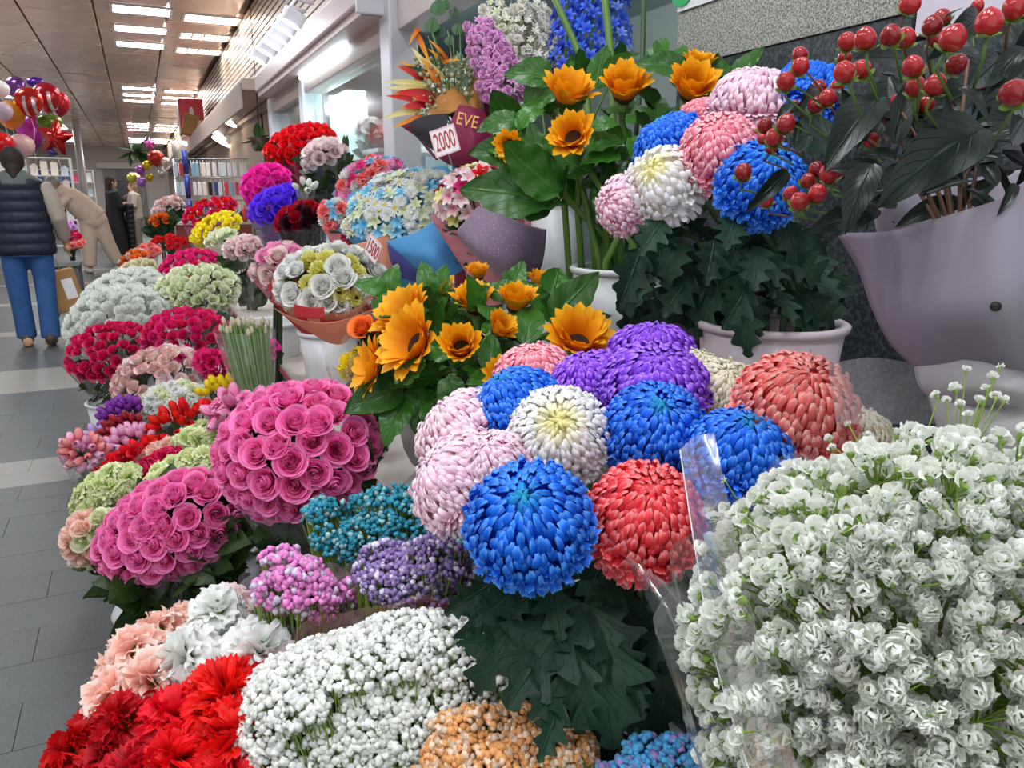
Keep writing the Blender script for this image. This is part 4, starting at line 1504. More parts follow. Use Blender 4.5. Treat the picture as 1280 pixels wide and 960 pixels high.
info = []
for i, (p, nn) in enumerate(pts):
    dd, sx, sy = depth_of(p)
    vis = -20 < sx < 1300 and -20 < sy < 980 and (nn.dot((EYE - p).normalized()) > -.1)
    info.append((0 if vis else 1, dd, i))
info.sort()
chosen = set(i for _, _, i in info[:300])
gst = MB()
rest = MB()
gvars = []
for me in GYP:
    V = np.array([vv.co[:] for vv in me.vertices])
    gvars.append((V, [tuple(pp.vertices) for pp in me.polygons], [pp.material_index for pp in me.polygons]))
low_v = [gyp_blossom(40 + s, 9, True) for s in range(3)]
lvars = []
for me in low_v:
    V = np.array([vv.co[:] for vv in me.vertices])
    C4 = np.zeros(len(V) * 4, np.float32)
    me.attributes['pc'].data.foreach_get('color', C4)
    lvars.append((V, [tuple(pp.vertices) for pp in me.polygons], [pp.material_index for pp in me.polygons], C4.reshape(-1, 4)[:, :3]))
M_CAL = plain('calyx_green', '#8fae52', .6, var=.15)
for i, (p, nn) in enumerate(pts):
    nn = (nn.normalized() + Vector((rng.uniform(-.5, .5), rng.uniform(-.5, .5), rng.uniform(-.3, .5)))).normalized()
    r = .0086 * rng.uniform(.62, 1.2) * (.6 if i >= 3300 else 1)
    if i in chosen:
        link('blossom', GYP[i % 5], [P['gyp_white'], M_CAL], gy, mw=aim(p - o0, nn, r, rng.uniform(0, 6.28)))
    else:
        V, F, mi, C3 = lvars[i % 3]
        M = np.array(aim(p - o0, nn, r, rng.uniform(0, 6.28)))
        W = V @ M[:3, :3].T + M[:3, 3]
        off = rest.nv
        rest.add(W, F, C3)
        rest.mi[-len(F):] = mi
    nd = min(nodes, key=lambda q: (q - p).length_squared)
    a = p - nn * (r * .8)
    gst.tube([nd - o0, nd.lerp(a, .55) - nn * .004 - o0, a - o0], .0007, 3, False)
for nd in nodes:
    gst.tube([neck + (nd - gc) * .06 - o0, gc.lerp(nd, .45) - n * .03 - o0, nd - o0], [.0022, .0016, .0009], 4, False)
for i in range(14):
    w = Vector((math.cos(i * .9), math.sin(i * .9), 0)) * .03
    gst.tube([w, neck + w * .6 - o0], .003, 5, False)
stuff(build(rest, 'blossoms', [P['gyp_white'], M_CAL], gy))
stuff(build(gst, 'stems', M_GYPSTEM, gy))
fw_ = cone_wrap(neck - o0, gc - o0, u, v, n, ga, gbd, gcc, rng, 1.10, .12, .05, .05, 96, 16)
build(fw_, 'wrap', FILM, gy)

# ------------------------------------------------------------------ hypericum bouquet with grey wrap
hb = D(1215, 420, .72)
hbase = Vector((hb.x, hb.y, .86))
hyp = thing('berry_bouquet', 'red hypericum berry bouquet with dark leaves in grey lilac paper', 'bouquet', hbase)
ho = hbase
berries = [(885, 12, 36), (665, 143, 30), (730, 135, 38), (657, 200, 24), (655, 250, 36), (715, 240, 32), (500, 190, 27), (505, 230, 30), (452, 282, 32), (565, 305, 26), (597, 340, 30), (555, 365, 28), (630, 300, 24), (480, 370, 21),
           (380, 435, 26), (452, 430, 33), (410, 478, 30), (370, 483, 18), (405, 515, 20), (817, 122, 36), (868, 130, 34), (830, 170, 28), (895, 230, 36), (995, 60, 28), (960, 90, 34), (975, 130, 30), (1032, 133, 45), (1048, 222, 34),
           (975, 295, 37), (905, 300, 34), (938, 363, 30), (845, 355, 30), (825, 380, 26), (765, 420, 24), (747, 485, 27), (1158, 78, 46), (1250, 25, 40), (1245, 322, 46), (1133, 303, 28), (625, 538, 26), (560, 588, 26), (600, 605, 32),
           (635, 597, 20), (530, 628, 26), (500, 700, 32), (470, 672, 26), (562, 672, 32), (305, 598, 30), (382, 695, 25), (890, 590, 20), (1120, 20, 22)]
bm_ = MB().lathe([(0, 1.12), (.06, 1.10), (.30, 1.0), (.62, .80), (.88, .45), (1.0, .05), (.95, -.40), (.70, -.78), (.30, -.96), (0, -1.0)], 20)
for arr in bm_.v:
    ang = np.arctan2(arr[:, 1], arr[:, 0])
    arr[:, :2] *= (1 + .05 * np.cos(3 * ang))[:, None]
BERRY = bm_.mesh('berry_body')


def berry_mat():
    t = NT('berry_red')
    oi = t.n('ShaderNodeObjectInfo')
    f = t.noise(90.0, 2.0)
    col = t.mix(oi.outputs['Random'], '#7c0814', '#b01822')
    col = t.mix(t.ramp(f, [(.45, (0, 0, 0)), (.75, (.35, .35, .35))]), col, '#e25540')
    return t.surf(t.bsdf(col, .22, spec=.6).outputs[0])


M_BERRY = berry_mat()
cal = MB()
for k in range(5):
    a = k * 1.2566
    er = np.array([math.cos(a), math.sin(a), 0])
    ep = np.array([-math.sin(a), math.cos(a), 0])
    C = [er * .15 + np.array([0, 0, -1.0]), er * .6 + np.array([0, 0, -1.05]), er * 1.0 + np.array([0, 0, -.9]), er * 1.2 + np.array([0, 0, -.75])]
    strip(cal, C, [ep] * 4, [np.array([0, 0, -1.0])] * 4, np.array([.2, .4, .36, .1]), np.array([0, -.05, -.05, 0]), 3, .5, .4)
CALYX = cal.mesh('calyx')
L_CAL = leaf_mat('leaf_calyx', '#4c7026', '#84a848', '#94b860')
rng = random.Random(77)
for i, (zx, zy, zr) in enumerate(berries):
    px, py, rp = 820 + zx * .359, zy * .359, zr * .359
    d = max(.52, min(.92, .0086 * FPX / rp))
    if zx < 470:
        d = min(.92, d + .05)
    r = rp * d / FPX
    p = D(px, py, d)
    nn = facing(rng.uniform(-.7, .3), rng.uniform(.3, .9), rng.uniform(.1, .8))
    bo = link('berry', BERRY, M_BERRY, hyp, mw=aim(p - ho, nn, r, rng.uniform(0, 6.28)))
    link('calyx', CALYX, L_CAL, bo)
    q = p - nn * r
    tgt = D(1190 + rng.uniform(-30, 60), 260, .78)
    build(MB().tube([q - ho, q - nn * .012 - ho, q.lerp(tgt, .14) - UZ * .012 - ho], .0012, 5), 'stalk', M_WOODY if i % 3 == 0 else M_STEM, hyp)
for i in range(10):
    rng = random.Random(60 + i)
    top = D(rng.uniform(1060, 1280), rng.uniform(60, 200), rng.uniform(.72, .85))
    build(MB().tube([Vector((0, 0, .02)) + Vector((rng.uniform(-.02, .02), rng.uniform(-.02, .02), 0)), D(1200, 330, .76) - ho, D(1190, 250, .78).lerp(top, .5) - ho, top - ho], [.003, .0026, .002, .0014], 6), 'branch', M_WOODY, hyp)
hl = [(1100, 122, .74, 1017, 190, .66, 1.0, 0), (1230, 160, .66, 1093, 215, .60, 1.35, 1), (1250, 72, .62, 1160, 155, .56, .8, 2), (1090, 205, .66, 1045, 280, .62, 1.2, 1), (1150, 245, .70, 1240, 205, .66, .8, 0), (1280, 150, .6, 1235, 210, .56, .9, 2),
      (990, 130, .82, 965, 150, .80, 1.0, 0), (1000, 150, .80, 1010, 130, .78, 1.0, 1), (985, 215, .82, 930, 265, .78, .8, 0), (1010, 170, .78, 990, 210, .76, 1.2, 2), (1180, 25, .70, 1205, 0, .68, 1.0, 0), (1225, 20, .68, 1190, 40, .62, .9, 1),
      (1180, 60, .66, 1240, 55, .60, 1.0, 0), (1100, 90, .76, 1120, 110, .72, 1.0, 2), (1020, 110, .84, 1000, 135, .8, .9, 0), (1280, 60, .6, 1225, 100, .58, 1.0, 1), (1270, 230, .62, 1250, 270, .6, .8, 0), (1090, 240, .7, 1180, 240, .68, .9, 2),
      (1120, 200, .72, 1080, 170, .70, 1.0, 1), (1200, 110, .7, 1260, 150, .66, 1.0, 0), (1300, 30, .62, 1260, 120, .6, 1.2, 1)]
for i, (x0, y0, d0, x1, y1, d1, w, mi) in enumerate(hl):
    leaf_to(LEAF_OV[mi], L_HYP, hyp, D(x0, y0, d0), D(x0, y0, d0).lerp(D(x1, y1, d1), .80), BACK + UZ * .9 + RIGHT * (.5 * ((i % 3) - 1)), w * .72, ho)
for i in range(60):
    rng = random.Random(1200 + i)
    x0, y0 = rng.uniform(1040, 1330), rng.uniform(20, 270)
    if y0 < 150 - (x0 - 1040) * .5:
        continue
    d0 = rng.uniform(.74, .90)
    a = rng.uniform(0, 6.28)
    L = rng.uniform(50, 95)
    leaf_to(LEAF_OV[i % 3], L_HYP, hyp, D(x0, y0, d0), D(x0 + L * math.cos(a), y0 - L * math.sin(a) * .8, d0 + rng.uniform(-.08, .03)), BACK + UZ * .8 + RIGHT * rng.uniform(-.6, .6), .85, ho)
for i in range(60):
    rng = random.Random(1700 + i)
    x0, y0 = rng.uniform(1060, 1330), rng.uniform(110, 285)
    if y0 < 235 - (x0 - 1040) * .45:
        continue
    d0 = rng.uniform(.68, .80)
    a = rng.uniform(0, 6.28)
    L = rng.uniform(40, 75)
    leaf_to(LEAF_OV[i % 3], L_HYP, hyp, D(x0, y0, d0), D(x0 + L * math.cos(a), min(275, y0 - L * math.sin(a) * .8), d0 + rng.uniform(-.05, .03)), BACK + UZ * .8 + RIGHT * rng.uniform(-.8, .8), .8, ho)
M_GREYPAPER = sheet_mat('paper_grey_lilac', '#9d96a2', trans=.3)


def patch(ctrl, nu, nv, wave=0.0, rng=None):
    """Smooth sheet through a coarse net of surveyed points."""
    A = np.array([[list(D(*q)) for q in row] for row in ctrl])

    def cat(Pn, n_):
        k = len(Pn)
        out = []
        for i in range(n_):
            t = i / (n_ - 1) * (k - 1)
            j = min(int(t), k - 2)
            w = t - j
            p0, p1, p2, p3 = Pn[max(j - 1, 0)], Pn[j], Pn[j + 1], Pn[min(j + 2, k - 1)]
            out.append(.5 * ((2 * p1) + (p2 - p0) * w + (2 * p0 - 5 * p1 + 4 * p2 - p3) * w * w + (3 * p1 - p0 - 3 * p2 + p3) * w ** 3))
        return np.array(out)

    B = np.array([cat(row, nv) for row in A])
    G_ = np.array([cat(B[:, j], nu) for j in range(nv)]).transpose(1, 0, 2)
    return G_


def sheet(name, ctrl, mat, parent, origin, nu=18, nv=22, thick=.0012):
    G_ = patch(ctrl, nu, nv) - np.array(origin)
    o = build(MB().grid(G_), name, mat, parent)
    if thick:
        md = o.modifiers.new('thickness', 'SOLIDIFY')
        md.thickness = thick
        md.offset = 0
    return o


sheet('wrap_sheet', [
    [(1046, 291, .86), (1110, 289, .74), (1190, 268, .66), (1270, 243, .62), (1350, 215, .66), (1420, 200, .80)],
    [(1072, 335, .84), (1130, 340, .72), (1200, 330, .64), (1275, 312, .60), (1345, 300, .64), (1400, 290, .78)],
    [(1090, 385, .83), (1140, 392, .71), (1205, 392, .63), (1270, 385, .60), (1335, 380, .64), (1385, 370, .76)],
    [(1112, 428, .82), (1155, 430, .72), (1205, 425, .66), (1265, 440, .63), (1320, 450, .66), (1365, 440, .75)],
    [(1142, 458, .80), (1180, 462, .73), (1215, 460, .69), (1262, 470, .67), (1310, 480, .69), (1345, 480, .75)]], M_GREYPAPER, hyp, ho)
sheet('wrap_fold', [
    [(1142, 452, .80), (1180, 448, .72), (1225, 452, .67), (1280, 460, .66), (1340, 470, .72)],
    [(1148, 480, .79), (1190, 484, .70), (1232, 486, .66), (1282, 490, .65), (1335, 495, .71)],
    [(1165, 500, .78), (1200, 506, .72), (1240, 508, .69), (1285, 512, .69), (1325, 515, .73)]], sheet_mat('paper_white_tissue', '#c9c6c8', .35), hyp, ho)
sheet('wrap_fold', [
    [(1160, 495, .78), (1195, 498, .73), (1235, 500, .70), (1282, 505, .69), (1325, 510, .73)],
    [(1170, 530, .76), (1200, 535, .70), (1238, 538, .67), (1282, 540, .67), (1320, 545, .72)],
    [(1185, 580, .75), (1205, 585, .71), (1238, 588, .69), (1280, 590, .69), (1310, 595, .72)]], MATS['paper_white_tissue'], hyp, ho)
sheet('wrap_back', [
    [(1090, 262, .95), (1160, 235, .98), (1260, 215, .98), (1350, 200, .9)],
    [(1110, 340, .92), (1170, 340, .93), (1260, 340, .93), (1340, 340, .86)],
    [(1160, 450, .82), (1195, 460, .82), (1260, 470, .82), (1320, 470, .78)]], M_GREYPAPER, hyp, ho)
dot = MB().lathe([(0, .003), (.0035, .003), (.004, 0)], 16)
build(dot, 'vent_hole', plain('black_hole', '#101010', .6), hyp, mw=aim(D(1244, 383, .603) - ho, facing(-.1, .1, 1), 1))
pk = MB().lathe([(0, 0), (.035, 0), (.04, .02), (.045, .14), (.0, .14)], 24)
build(pk, 'tied_base', MATS['paper_white_tissue'], hyp)

sheet('film_flap', [[(850, 562, .66), (868, 546, .63), (893, 541, .61)], [(868, 680, .60), (890, 680, .56), (922, 682, .53)], [(893, 820, .54), (918, 820, .50), (955, 822, .47)], [(938, 968, .47), (962, 968, .44), (1000, 968, .41)]], film_mat('cellophane_front', (1, 1, 1), .10, .2, None, .12), gy, o0, 24, 16, 0)
eg = patch([[(850, 562, .66), (868, 546, .63), (893, 541, .61)], [(868, 680, .60), (890, 680, .56), (922, 682, .53)], [(893, 820, .54), (918, 820, .50), (955, 822, .47)], [(938, 968, .47), (962, 968, .44), (1000, 968, .41)]], 24, 3)
build(MB().tube([Vector(q) - o0 for q in eg[:, 0]], .0007, 5), 'film_edge', film_mat('cellophane_bright_edge', (1, 1, 1), .45, .3), gy)  # pale tube added along the film edge as its bright highlight line
sheet('film_flap', [[(1034, 456, .74), (1090, 447, .77), (1160, 458, .79)], [(1040, 490, .73), (1095, 490, .75), (1165, 492, .78)], [(1045, 530, .71), (1100, 530, .73), (1170, 530, .76)]], FILM_G, gy, o0, 10, 16, 0)
# ------------------------------------------------------------------ bunches standing along the aisle
def under(px, py, d, z=0.03, dx=0.0, dy=0.0):
    c = D(px, py, d)
    return Vector((c.x + dx, c.y + dy, z))


FLW = 'wrapped bunches in floor buckets along the aisle'


def fbucket(label, p, h=.36, r=.125):
    bucket('flower_bucket', label, Vector((p.x, p.y, 0)), r * .78, r, h, M_WHITE_PL, 'white floor buckets')


# two pink rose bunches
b1 = under(385, 560, 1.62, dx=.03)
fbucket('white floor bucket under the large pink rose bunch', b1)
bunch('rose_bunch', 'large dome of pink roses in clear film by the flower stand', 'rose bunch', 372, 562, 1.60, 98, 74, [(ROSE, P['pink_rose'], 1)], .031, b1, roll=14, tilt=.75, depth=.85, wrap=FILM, nleaf=160, limit=90, space=1.25, collar=.0, grow=1.0, lsz=.07, neck_f=.5)
b2 = under(235, 700, 1.98, dx=.02)
fbucket('white floor bucket under the long pink rose bunch', b2, .22, .11)
bunch('rose_bunch', 'long slanting bunch of pink roses in clear film over the floor', 'rose bunch', 212, 660, 1.88, 98, 52, [(ROSE, P['pink_rose'], 1)], .032, b2, roll=27, tilt=.85, depth=.6, wrap=FILM, nleaf=260, limit=60, space=1.3, collar=.0, grow=1.0, lsz=.10, neck_f=.12)
vf = thing('pedestal_vase', 'white round vase foot on the floor under the slanting pink roses', 'vase', PZ(178, 768, 0))
build(MB().lathe([(0, 0), (.085, 0), (.088, .01), (.080, .03), (.055, .055), (.03, .07), (.026, .085), (.05, .12), (.07, .18), (.066, .18), (.045, .12), (0, .10)], 36), 'body', M_WHITE_PL, vf)

# lime, red, peach and tulip bunches: one shared row of buckets
for (px, py, d, lab) in ((262, 640, 2.3, 'white floor bucket under the lime carnations'), (200, 540, 2.65, 'white floor bucket under the tulip bunches'), (215, 490, 3.05, 'white floor bucket under white and yellow bunches'),
                         (165, 575, 2.6, 'white floor bucket under the salmon tulips')):
    fbucket(lab, under(px, py, d), .26, .14)
R = dict(wrap=FILM, group=FLW)
bunch('carnation_bunch', 'lime white carnation bunch at the aisle edge above peach spray roses', 'carnation bunch', 133, 618, 2.10, 48, 30, [(CARN, P['lime'], 1)], .032, under(190, 600, 2.25, .04, -.05), roll=38, tilt=.7, depth=.6, part='carnation', limit=30, space=1.25, nleaf=30, **R)
bunch('carnation_bunch', 'lime white carnation bunch directly above the slanting pink roses', 'carnation bunch', 228, 600, 2.08, 62, 30, [(CARN, P['lime'], 1)], .032, under(190, 600, 2.25, .04, .03), roll=28, tilt=.7, depth=.5, part='carnation', limit=34, space=1.25, nleaf=30, **R)
bunch('carnation_bunch', 'lime white carnation bunch next to the large pink rose dome', 'carnation bunch', 254, 552, 2.28, 36, 26, [(CARN, P['lime'], 1)], .034, under(190, 600, 2.25, .04, .06, .04), roll=20, tilt=.7, depth=.6, part='carnation', limit=20, space=1.25, nleaf=20, **R)
bunch('carnation_bunch', 'narrow crimson carnation bunch between lime ones', 'carnation bunch', 197, 583, 2.22, 36, 15, [(CARN, P['magenta_red'], 1)], .03, under(190, 600, 2.25, .04, 0, .04), roll=32, tilt=.6, depth=.4, part='carnation', limit=16, space=1.2, nleaf=16, **R)
bunch('carnation_bunch', 'narrow peach carnation bunch below red tulips', 'carnation bunch', 200, 566, 2.36, 30, 12, [(CARN, P['peach'], 1)], .027, under(190, 600, 2.25, .04, -.02, .06), roll=28, tilt=.6, depth=.4, part='carnation', limit=12, space=1.2, nleaf=10, **R)
bunch('rose_bunch', 'dark red rose bunch along the aisle edge below the tulips', 'rose bunch', 138, 597, 2.36, 54, 15, [(ROSE_S, P['red'], 1), (ROSE_S, P['dark_red'], 1)], .028, under(190, 600, 2.25, .04, -.06, .05), roll=44, tilt=.6, depth=.4, limit=18, space=1.3, nleaf=14, **R)
bunch('spray_rose_bunch', 'peach and green spray rose bunch hanging over the aisle', 'spray rose bunch', 124, 672, 1.95, 40, 44, [(ROSE_S, P['peach'], 2), (ROSE_S, P['pale_peach'], 1), (ROSE_S, P['lime_rose'], 1)], .026, under(185, 640, 2.1, .04), roll=50, tilt=.7, depth=.7, limit=54, space=1.25, nleaf=40, wrap=None, group=FLW)
TB = under(200, 540, 2.65, .04)
for lab, px, py, d, rx, ry, cm, roll, r in (
        ('salmon and pink tulip bunch nearest the open aisle', 108, 570, 2.45, 26, 36, [(TULIP, P['tulip_salmon'], 1), (TULIP, P['tulip_pink'], 1)], 0, .024),
        ('purple tulip bunch beside white carnations', 152, 518, 2.72, 26, 18, [(TULIP, P['tulip_purple'], 1)], 20, .024),
        ('wine red tulip bunch under the purple tulips', 152, 540, 2.62, 28, 18, [(TULIP, P['tulip_wine'], 1)], 25, .023),
        ('lilac tulip bunch at the aisle edge', 122, 547, 2.66, 16, 14, [(TULIP, P['tulip_lilac'], 1)], 10, .024),
        ('pale pink tulip bunch beside red tulips', 163, 556, 2.55, 34, 22, [(TULIP, P['tulip_pink'], 1)], 20, .024),
        ('bright red tulip bunch with pointed petals', 228, 536, 2.58, 46, 30, [(TULIP, P['tulip_red'], 1)], 22, .026),
        ('small red tulip bunch above the crimson carnations', 180, 568, 2.48, 22, 16, [(TULIP, P['tulip_red'], 1)], 15, .026)):
    bs = under(px + (200 - px) * .35, py, d + .05, .03)
    bunch('tulip_bunch', lab, 'tulip bunch', px, py, d, rx, ry, cm, r, bs, roll=roll, tilt=.5, depth=.7, part='tulip', limit=34, space=1.1, nleaf=26, wrap=FILM_G if px < 130 else FILM, leafmat=L_FOL, group=FLW, sink=.5, collar=.35 if px < 130 else .1, grow=1.15)
WB = under(215, 490, 3.05, .04)
bunch('carnation_bunch', 'white carnation bunch between tulips and cream pink spray roses', 'carnation bunch', 214, 505, 2.85, 46, 24, [(CARN, P['white'], 3), (CARN, P['white_green'], 1)], .032, WB, roll=16, tilt=.6, depth=.6, part='carnation', limit=34, space=1.2, nleaf=20, **R)
bunch('tulip_bunch', 'yellow tulip bunch in front of the bucket of green stems', 'tulip bunch', 281, 492, 2.75, 30, 17, [(TULIP, P['yellow'], 1)], .026, WB + Vector((.12, -.05, 0)), roll=4, tilt=.6, depth=.6, part='tulip', limit=22, space=1.2, nleaf=16, **R)
bunch('peony_bunch', 'light pink peony like bunch behind the large pink rose dome', 'flower bunch', 298, 514, 2.25, 36, 25, [(CARN, P['light_pink'], 1), (TULIP, P['light_pink'], 1)], .034, under(298, 520, 2.28), roll=5, tilt=.6, depth=.6, part='bloom', limit=24, space=1.2, nleaf=20, **R)
# spray roses and white mums further back
fbucket('white floor bucket under the cream pink spray roses', under(205, 470, 3.2), .30, .14)
bunch('spray_rose_bunch', 'cream pink spray rose bunch above the white carnations', 'spray rose bunch', 198, 470, 3.15, 58, 28, [(ROSE_S, P['creampink'], 3), (ROSE_S, P['blush'], 1)], .032, under(205, 470, 3.2), roll=14, tilt=.6, depth=.7, limit=46, space=1.3, nleaf=40, wrap=None, group=FLW)
fbucket('white floor bucket under the crimson spray roses by the aisle', under(140, 440, 3.75), .30, .14)
bunch('spray_rose_bunch', 'crimson spray rose bunch in clear film at the aisle edge', 'spray rose bunch', 142, 440, 3.65, 57, 26, [(ROSE_S, P['magenta_red'], 1)], .031, under(140, 440, 3.75), roll=2, tilt=.6, depth=.8, limit=60, space=1.25, nleaf=70, lsz=.08, neck_f=.3, **R)
fbucket('white floor bucket under the crimson spray roses by the step', under(232, 420, 3.6), .30, .14)
bunch('spray_rose_bunch', 'crimson pink spray rose bunch beside the bucket of green stems', 'spray rose bunch', 233, 420, 3.55, 52, 26, [(ROSE_S, P['magenta'], 1), (ROSE_S, P['magenta_red'], 1)], .031, under(232, 420, 3.6), roll=-4, tilt=.6, depth=.8, limit=60, space=1.25, nleaf=40, **R)
bunch('spray_rose_bunch', 'small magenta spray rose bunch right against the green stems', 'spray rose bunch', 268, 458, 3.0, 25, 22, [(ROSE_S, P['magenta'], 1)], .026, under(262, 460, 3.05), roll=-30, tilt=.6, depth=.7, limit=26, space=1.25, nleaf=20, **R)
bunch('spray_rose_bunch', 'small hot pink spray rose bunch behind the bucket of green stems', 'spray rose bunch', 336, 437, 3.0, 13, 18, [(ROSE_S, P['hot_pink'], 1)], .024, under(336, 437, 3.05, .46), tilt=.5, limit=16, space=1.25, nleaf=10, wrap=None, group=FLW)
fbucket('white floor bucket under the nearer white chrysanthemum bunch', under(150, 400, 4.2), .34, .15)
bunch('chrysanthemum_bunch', 'wide white chrysanthemum bunch above crimson spray roses', 'chrysanthemum bunch', 148, 405, 4.05, 66, 40, [(POM, P['white'], 1)], .034, under(150, 400, 4.2), roll=10, tilt=.75, depth=.8, part='bloom', limit=110, space=1.15, nleaf=40, wrap=FILM, group=FLW, neck_f=.3)
bunch('chrysanthemum_bunch', 'white chrysanthemum bunch further along beside the green spray roses', 'chrysanthemum bunch', 152, 374, 4.55, 58, 26, [(POM, P['white'], 1)], .034, under(155, 375, 4.65, 0), roll=16, tilt=.7, depth=.8, part='bloom', limit=90, space=1.15, nleaf=30, wrap=None, group=FLW)
fbucket('white floor bucket under the green white spray roses', under(248, 365, 4.3), .42, .14)
bunch('spray_rose_bunch', 'green white spray rose bunch beside white chrysanthemums', 'spray rose bunch', 247, 364, 4.2, 52, 26, [(ROSE_S, P['lime_rose'], 1), (ROSE_S, P['white_green'], 1)], .032, under(248, 365, 4.3), roll=2, tilt=.7, depth=.75, limit=70, space=1.25, nleaf=60, neck_f=.4, lsz=.07, **R)
bunch('rose_bunch', 'magenta rose bunch just behind the green white spray roses', 'rose bunch', 236, 334, 4.8, 38, 17, [(ROSE_S, P['magenta'], 1)], .03, under(240, 340, 4.9, 0), roll=10, tilt=.6, depth=.7, limit=44, space=1.25, nleaf=30, **R)
bunch('chrysanthemum_bunch', 'small cream white chrysanthemum bunch on the floor by the people', 'chrysanthemum bunch', 172, 340, 6.4, 25, 14, [(POM, P['cream_mum'], 1)], .035, under(175, 340, 6.5, 0), roll=15, tilt=.6, depth=.8, part='bloom', limit=40, space=1.2, nleaf=20, wrap=None, group=FLW)
bunch('rose_bunch', 'small peach orange rose bunch behind the cream chrysanthemums', 'rose bunch', 168, 326, 7.0, 20, 11, [(ROSE_S, P['peach'], 1), (ROSE_S, P['orange'], 1)], .035, under(172, 326, 7.1, 0), roll=25, tilt=.6, limit=26, space=1.2, nleaf=14, **R)
bunch('carnation_bunch', 'small coral red carnation bunch by the people', 'carnation bunch', 186, 316, 7.4, 16, 12, [(CARN, P['coral'], 1)], .04, under(188, 316, 7.5, 0), tilt=.6, part='carnation', limit=18, space=1.1, nleaf=10, wrap=None, group=FLW)
# stall end by the hanging rack
bunch('rose_bunch', 'cream rose bunch in front of the hanging pack rack', 'rose bunch', 210, 262, 8.2, 20, 15, [(ROSE_S, P['blush'], 2), (ROSE_S, P['creampink'], 1)], .045, under(212, 262, 8.3, .6), roll=30, tilt=.5, limit=26, space=1.2, nleaf=60, lsz=.12, wrap=None, leafmat=L_FOL)
bunch('rose_bunch', 'orange flower bunch under the cream roses', 'rose bunch', 200, 276, 8.0, 12, 9, [(ROSE_S, P['orange'], 1)], .045, under(202, 290, 8.1, .6), tilt=.5, limit=10, space=1.2, nleaf=40, lsz=.14, wrap=None, leafmat=L_FOL)
bunch('rose_bunch', 'small red pot flowers lined up below the rack', 'flower bunch', 210, 304, 7.6, 22, 9, [(CARN, P['red'], 1)], .035, under(212, 304, 7.7, .6), tilt=.4, part='bloom', limit=20, space=1.2, nleaf=30, wrap=None, leafmat=L_FOL)
o = stand('display_stand', 'low stand with pot flowers in front of the hanging rack', .36, .95, 7.6, 9.4, .58)
bunch('rose_bunch', 'red rose bunch in pink film standing behind yellow roses', 'rose bunch', 262, 265, 6.0, 34, 13, [(ROSE_S, P['red'], 1), (ROSE_S, P['magenta_red'], 1)], .033, under(266, 270, 6.1, 0), roll=16, tilt=.5, depth=.7, limit=40, space=1.2, nleaf=24, wrap=film_mat('film_pink', (1, .75, .85), .25, .1, '#e08aa8'), collar=-.4, ruff=.03, neck_f=.5)
bunch('rose_bunch', 'bright yellow rose bunch standing along the stall', 'rose bunch', 270, 287, 5.5, 33, 16, [(ROSE_S, P['yellow'], 1)], .033, under(274, 290, 5.6, 0), roll=22, tilt=.55, depth=.7, limit=44, space=1.2, nleaf=24, wrap=FILM, neck_f=.5)
bunch('rose_bunch', 'white rose bunch in pale green paper leaning on the yellow roses', 'rose bunch', 277, 300, 5.0, 20, 12, [(ROSE_S, P['white_green'], 1)], .03, under(285, 310, 5.1, .2), roll=18, tilt=.5, limit=20, space=1.25, nleaf=10, wrap=sheet_mat('paper_pale_green', '#dfe6d2', .4), collar=.3, neck_f=.4)
bunch('rose_bunch', 'pink and white rose bunch in clear film with a red sheet behind', 'rose bunch', 305, 310, 4.6, 25, 13, [(ROSE_S, P['pinkwhite'], 2), (ROSE_S, P['blush'], 1)], .034, under(312, 320, 4.7, .2), roll=4, tilt=.5, limit=26, space=1.25, nleaf=60, wrap=FILM, neck_f=.25, lsz=.09)
UPB = 'tall wrapped rose bunches on the stand by the window'
bunch('rose_bunch', 'hot pink round rose bunch on the stand', 'rose bunch', 332, 230, 4.3, 31, 19, [(ROSE, P['hot_pink'], 1)], .034, under(345, 240, 4.4, .60), roll=20, tilt=.75, depth=.8, limit=40, space=1.2, nleaf=20, wrap=film_mat('film_magenta', (1, .6, .85), .3, .1, '#d03c90'), collar=-.2, group=UPB, neck_f=.4)
bunch('rose_bunch', 'violet rose bunch in film below the hot pink roses', 'rose bunch', 344, 256, 4.0, 34, 17, [(ROSE, P['violet'], 1)], .036, under(362, 270, 4.1, .60), roll=26, tilt=.6, depth=.7, limit=34, space=1.25, nleaf=24, wrap=film_mat('film_blue', (.8, .8, 1), .18, .12, '#8a90d0'), collar=-.1, group=UPB, neck_f=.3)
bunch('rose_bunch', 'dark red and black rose bunch in dark film', 'rose bunch', 376, 270, 3.7, 32, 14, [(ROSE, P['dark_red'], 1), (ROSE, P['black_red'], 1)], .034, under(395, 285, 3.8, .60), roll=15, tilt=.55, depth=.7, limit=30, space=1.2, nleaf=24, wrap=film_mat('film_dark', (.5, .5, .55), .25, .12, '#2a2228'), collar=-.2, group=UPB, neck_f=.3)
bunch('rose_bunch', 'large red rose bunch leaning before the shop window', 'rose bunch', 374, 180, 4.5, 43, 17, [(ROSE, P['red'], 1)], .034, under(392, 200, 4.6, .85), roll=14, tilt=.6, depth=.75, limit=52, space=1.2, nleaf=40, wrap=film_mat('film_red', (1, .5, .6), .3, .12, '#b0305a'), collar=-.3, group=UPB, neck_f=.25, lsz=.08)
bunch('rose_bunch', 'blush white rose bunch in clear film with dark leaves', 'rose bunch', 405, 193, 4.1, 27, 17, [(ROSE, P['blush'], 1)], .038, under(425, 215, 4.2, .85), roll=14, tilt=.55, depth=.7, limit=24, space=1.3, nleaf=120, wrap=FILM, collar=.1, group=UPB, neck_f=.15, lsz=.10)
